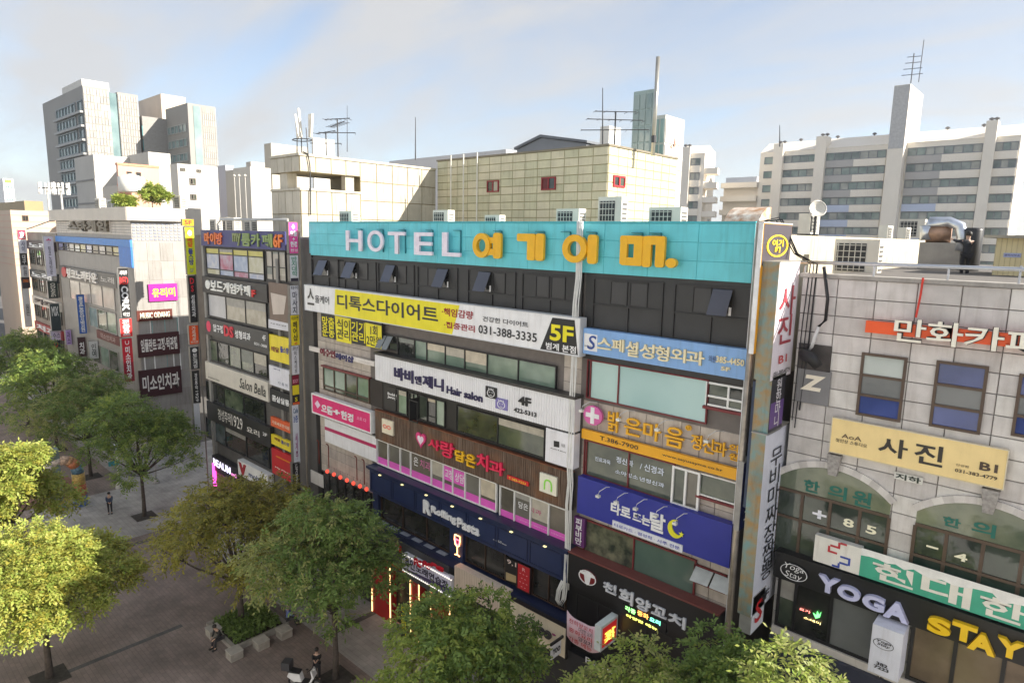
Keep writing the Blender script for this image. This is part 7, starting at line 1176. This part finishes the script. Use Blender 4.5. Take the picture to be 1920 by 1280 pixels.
# ------------------------------------------------------------------ people
def skin_mesh(nodes, edges, root):
    me = bpy.data.meshes.new('body'); me.from_pydata([n_[0] for n_ in nodes], edges, []); o = bpy.data.objects.new('body', me); COL.objects.link(o); md = o.modifiers.new('s', 'SKIN'); md.use_smooth_shade = True; md.branch_smoothing = .5
    for i, n_ in enumerate(nodes): v = me.skin_vertices[0].data[i]; v.radius = (n_[1], n_[1] if len(n_) < 3 else n_[2]); v.use_root = (i == root)
    s_ = o.modifiers.new('b', 'SUBSURF'); s_.levels = 1; s_.render_levels = 1; return o
PEOPLE = []
def person(label, loc, face_, sit=False, shirt=(.03, .05, .12), pants=(.02, .02, .025), hair=(.012, .01, .009), lhand=None, rhand=None, lean=0.0, hz=0.46):
    t = thing('person', label, 'person', loc); t.rotation_euler = (0, 0, math.atan2(-face_[0], face_[1])); ORG[t.name] = Vector((0, 0, 0))
    pz = hz+.1 if sit else .93; q = lambda f, z: (0, f+lean*(z-pz), z)
    sp = pz+.26; ch = pz+.43; nk = pz+.57; hd_ = pz+.68; tp = pz+.80
    def J(x, y, z): return (x, y+lean*(z-pz)*(1 if z > pz else 0), z)
    kn = [(s*.13, .42, hz+.06) if sit else (s*.10, .03, .50) for s in (-1, 1)]; an = [(s*.13, .45, .09) if sit else (s*.10, -.02, .09) for s in (-1, 1)]; hp = [(s*.10, .02, pz-.03) for s in (-1, 1)]
    shd = [J(s*.19, 0, pz+.50) for s in (-1, 1)]; hn = [lhand or J(-.27, .08, pz-.10), rhand or J(.27, .08, pz-.10)]; el = [tuple((np.array(shd[i])+np.array(hn[i]))/2+np.array([(-.06, .06)[i], -.08, -.04])) for i in (0, 1)]
    N_ = [(J(0, 0, pz), .13, .10), (J(0, 0, sp), .125, .095), (J(0, 0, ch), .14, .10), (J(0, 0, nk), .055), (J(0, .02, hd_), .085, .095), (J(0, .02, tp), .07, .08)]; E_ = [(0, 1), (1, 2), (2, 3), (3, 4), (4, 5)]
    for i in (0, 1):
        b = len(N_); N_ += [(shd[i], .062), (el[i], .045), (hn[i], .032)]; E_ += [(2, b), (b, b+1), (b+1, b+2)]; dv = np.array(hn[i])-np.array(el[i]); dv /= np.linalg.norm(dv); sdv = np.cross(dv, [0, 1, 0]); sdv /= (np.linalg.norm(sdv)+1e-6)
        for k in range(4): c_ = len(N_); N_ += [(tuple(np.array(hn[i])+dv*(.06)+sdv*(k-1.5)*.02), .011), (tuple(np.array(hn[i])+dv*(.12-abs(k-1.3)*.012)+sdv*(k-1.5)*.022+np.array([0, .015, 0])), .008)]; E_ += [(b+2, c_), (c_, c_+1)]
        c_ = len(N_); N_.append((tuple(np.array(hn[i])+dv*.045+sdv*.055), .010)); E_.append((b+2, c_))
        b = len(N_); N_ += [(hp[i], .085), (kn[i], .055), (an[i], .038), (tuple(np.array(an[i])+np.array([0, .15, -.05])), .035)]; E_ += [(0, b), (b, b+1), (b+1, b+2), (b+2, b+3)]
    PEOPLE.append((skin_mesh(N_, E_, 0), t, 'body', M((.50, .33, .25), .6, 0, .05)))
    S_ = [(J(0, 0, pz-.02), .15, .12), (J(0, 0, sp), .145, .115), (J(0, 0, ch), .16, .12), (J(0, 0, nk-.05), .085)]; SE = [(0, 1), (1, 2), (2, 3)]
    for i in (0, 1): b = len(S_); S_ += [(shd[i], .078), (el[i], .062), (tuple(np.array(el[i])*.25+np.array(hn[i])*.75), .048)]; SE += [(2, b), (b, b+1), (b+1, b+2)]
    PEOPLE.append((skin_mesh(S_, SE, 0), t, 'shirt', M(shirt, .8, 0, .15, 8)))
    T_ = [((0, 0, pz), .155, .125)]; TE = []
    for i in (0, 1): b = len(T_); T_ += [(hp[i], .10), (kn[i], .072), (tuple(np.array(an[i])+np.array([0, 0, .04])), .06)]; TE += [(0, b), (b, b+1), (b+1, b+2)]
    PEOPLE.append((skin_mesh(T_, TE, 0), t, 'trousers', M(pants, .85, 0, .15, 8)))
    hc = J(0, .0, tp-.03); part('hair', MB().lathe([(.098, -.06), (.108, -.01), (.105, .04), (.08, .085), (.03, .108)], 12, hc), M(hair, .6), t, True)
    fcz = hd_; fy = J(0, .02, hd_)[1]+.095
    for s in (-1, 1): part('eye', MB().lathe([(.004, -.008), (.011, 0), (.004, .008)], 6, (s*.032, fy, fcz+.02)), M((.02, .02, .02), .3), t); part('shoe', MB().box(an[0 if s < 0 else 1][0]-.045, an[0 if s < 0 else 1][0]+.045, an[0][1]-.08, an[0][1]+.19, .006, .09), M((.03, .03, .03), .6), t)
    part('nose', MB().prism([(-.014, fy, fcz-.03), (.014, fy, fcz-.03), (0, fy, fcz+.015)], (0, .02, 0)), M((.50, .33, .25), .6), t); part('mouth', MB().box(-.025, .025, fy-.004, fy+.004, fcz-.055, fcz-.047), M((.30, .12, .10), .6), t)
    return t
person('standing person in a navy shirt seen from behind with hands clasped', onZ('O', 207, 963), (-.97, .25), shirt=(.045, .07, .13), lhand=(-.05, -.17, .98), rhand=(.05, -.17, .96))
person('person in dark clothes bending forward on the planter edge', (onZ('O', 408, 1214)[0]-.1, onZ('O', 408, 1214)[1]+.25, 0), (.2, -.98), True, shirt=(.02, .02, .022), lean=.45, lhand=(-.1, .5, .62), rhand=(.1, .5, .62), hz=.42)
person('seated person in a blue shirt behind the planter tree', (-31.75, 16.5, 0), (.25, .97), True, shirt=(.10, .14, .33), pants=(.05, .05, .06), hair=(.2, .19, .18), hz=.42, lhand=(-.15, .4, .58), rhand=(.15, .4, .58))
pp4 = onZ('O', 577, 1288); person('person in black standing by the scooter looking at a phone', (pp4[0]-.1, pp4[1]+.6, 0), (.75, -.65), shirt=(.012, .012, .014), lhand=(-.06, .3, 1.28), rhand=(.06, .3, 1.26))
wk = onZ('O', 1806, 524, 20.67); person('roof worker in dark clothes reaching towards the duct', wk, (-.55, .83), shirt=(.02, .022, .03), lhand=(-.35, .42, 1.5), rhand=(.1, .45, 1.35))
ph_ = thing('phone', 'dark phone held by the person beside the scooter', 'phone', (pp4[0]+.13, pp4[1]+.4, 1.3)); part('screen', MB().box(pp4[0]+.09, pp4[0]+.17, pp4[1]+.38, pp4[1]+.4, 1.26, 1.40), M((.02, .02, .025), .2), ph_)
bpy.context.view_layer.update(); dg_ = bpy.context.evaluated_depsgraph_get()
for o, t, nm, mt in PEOPLE:
    me = bpy.data.meshes.new_from_object(o.evaluated_get(dg_)); me.materials.clear(); me.materials.append(mt); me.name = nm
    for p_ in me.polygons: p_.use_smooth = True
    n_ = bpy.data.objects.new(nm, me); COL.objects.link(n_); n_.parent = t
for o, *_ in PEOPLE: bpy.data.objects.remove(o)
# scooter
sx, sy = pp4[0]-.15, pp4[1]-.05; scr = thing('scooter', 'white fronted delivery scooter at the bottom edge', 'scooter', (sx, sy, 0), rot=math.radians(35))
SWH = M(S(214, 214, 216), .3); SBK = M((.02, .02, .022), .5)
def wheel(cx):
    w_ = part('wheel', MB(), SBK, scr) if False else None; m = MB(); m.tube([(cx+.19*math.cos(k*.3927), 0, .25+.19*math.sin(k*.3927)) for k in range(17)], .06, 8, False); ty = part('wheel', m, SBK, scr, True); part('rim', MB().tube([(cx, -.05, .25), (cx, .05, .25)], .13, 12), M(S(150, 150, 150), .4, .6), ty)
wheel(-.62); wheel(.62)
part('front_shield', MB().prism([(.35, -.18, .3), (.55, -.2, .65), (.45, -.2, 1.0), (.38, -.2, 1.0), (.44, -.2, .65), (.25, -.18, .3)], (0, .38, 0)), SWH, scr); part('body_shell', MB().prism([(-.85, -.16, .55), (-.75, -.16, .78), (-.2, -.16, .74), (-.1, -.16, .35), (-.5, -.16, .32)], (0, .32, 0)), SWH, scr); part('footboard', MB().box(-.12, .36, -.17, .17, .27, .34), SBK, scr); part('seat', MB().prism([(-.82, -.15, .78), (-.2, -.15, .75), (-.2, -.15, .83), (-.5, -.15, .87), (-.82, -.15, .9)], (0, .3, 0)), SBK, scr)
part('handlebar', MB().tube([(.3, -.36, 1.06), (.4, 0, 1.02), (.3, .36, 1.06)], .025, 6), SBK, scr); part('headlight', MB().lathe([(.02, -.06), (.09, -.02), (.09, .04), (.03, .07)], 10, (.47, 0, .98)), M((.6, .6, .6), .1), scr); part('cargo_box', MB().box(-1.1, -.68, -.23, .23, .9, 1.3), M(S(60, 60, 64), .5), scr)
for s in (-1, 1): part('mirror', MB().lathe([(.01, -.015), (.07, 0), (.01, .015)], 10, (.32, s*.38, 1.24)), SBK, scr); part('mirror_stalk', MB().tube([(.32, s*.3, 1.05), (.32, s*.38, 1.22)], .01, 5), SBK, scr)
fk_ = part('front_fork', MB().tube([(.62, .09, .25), (.42, .05, .95)], .03, 6), SBK, scr)
build_texts()
bpy.context.view_layer.update()
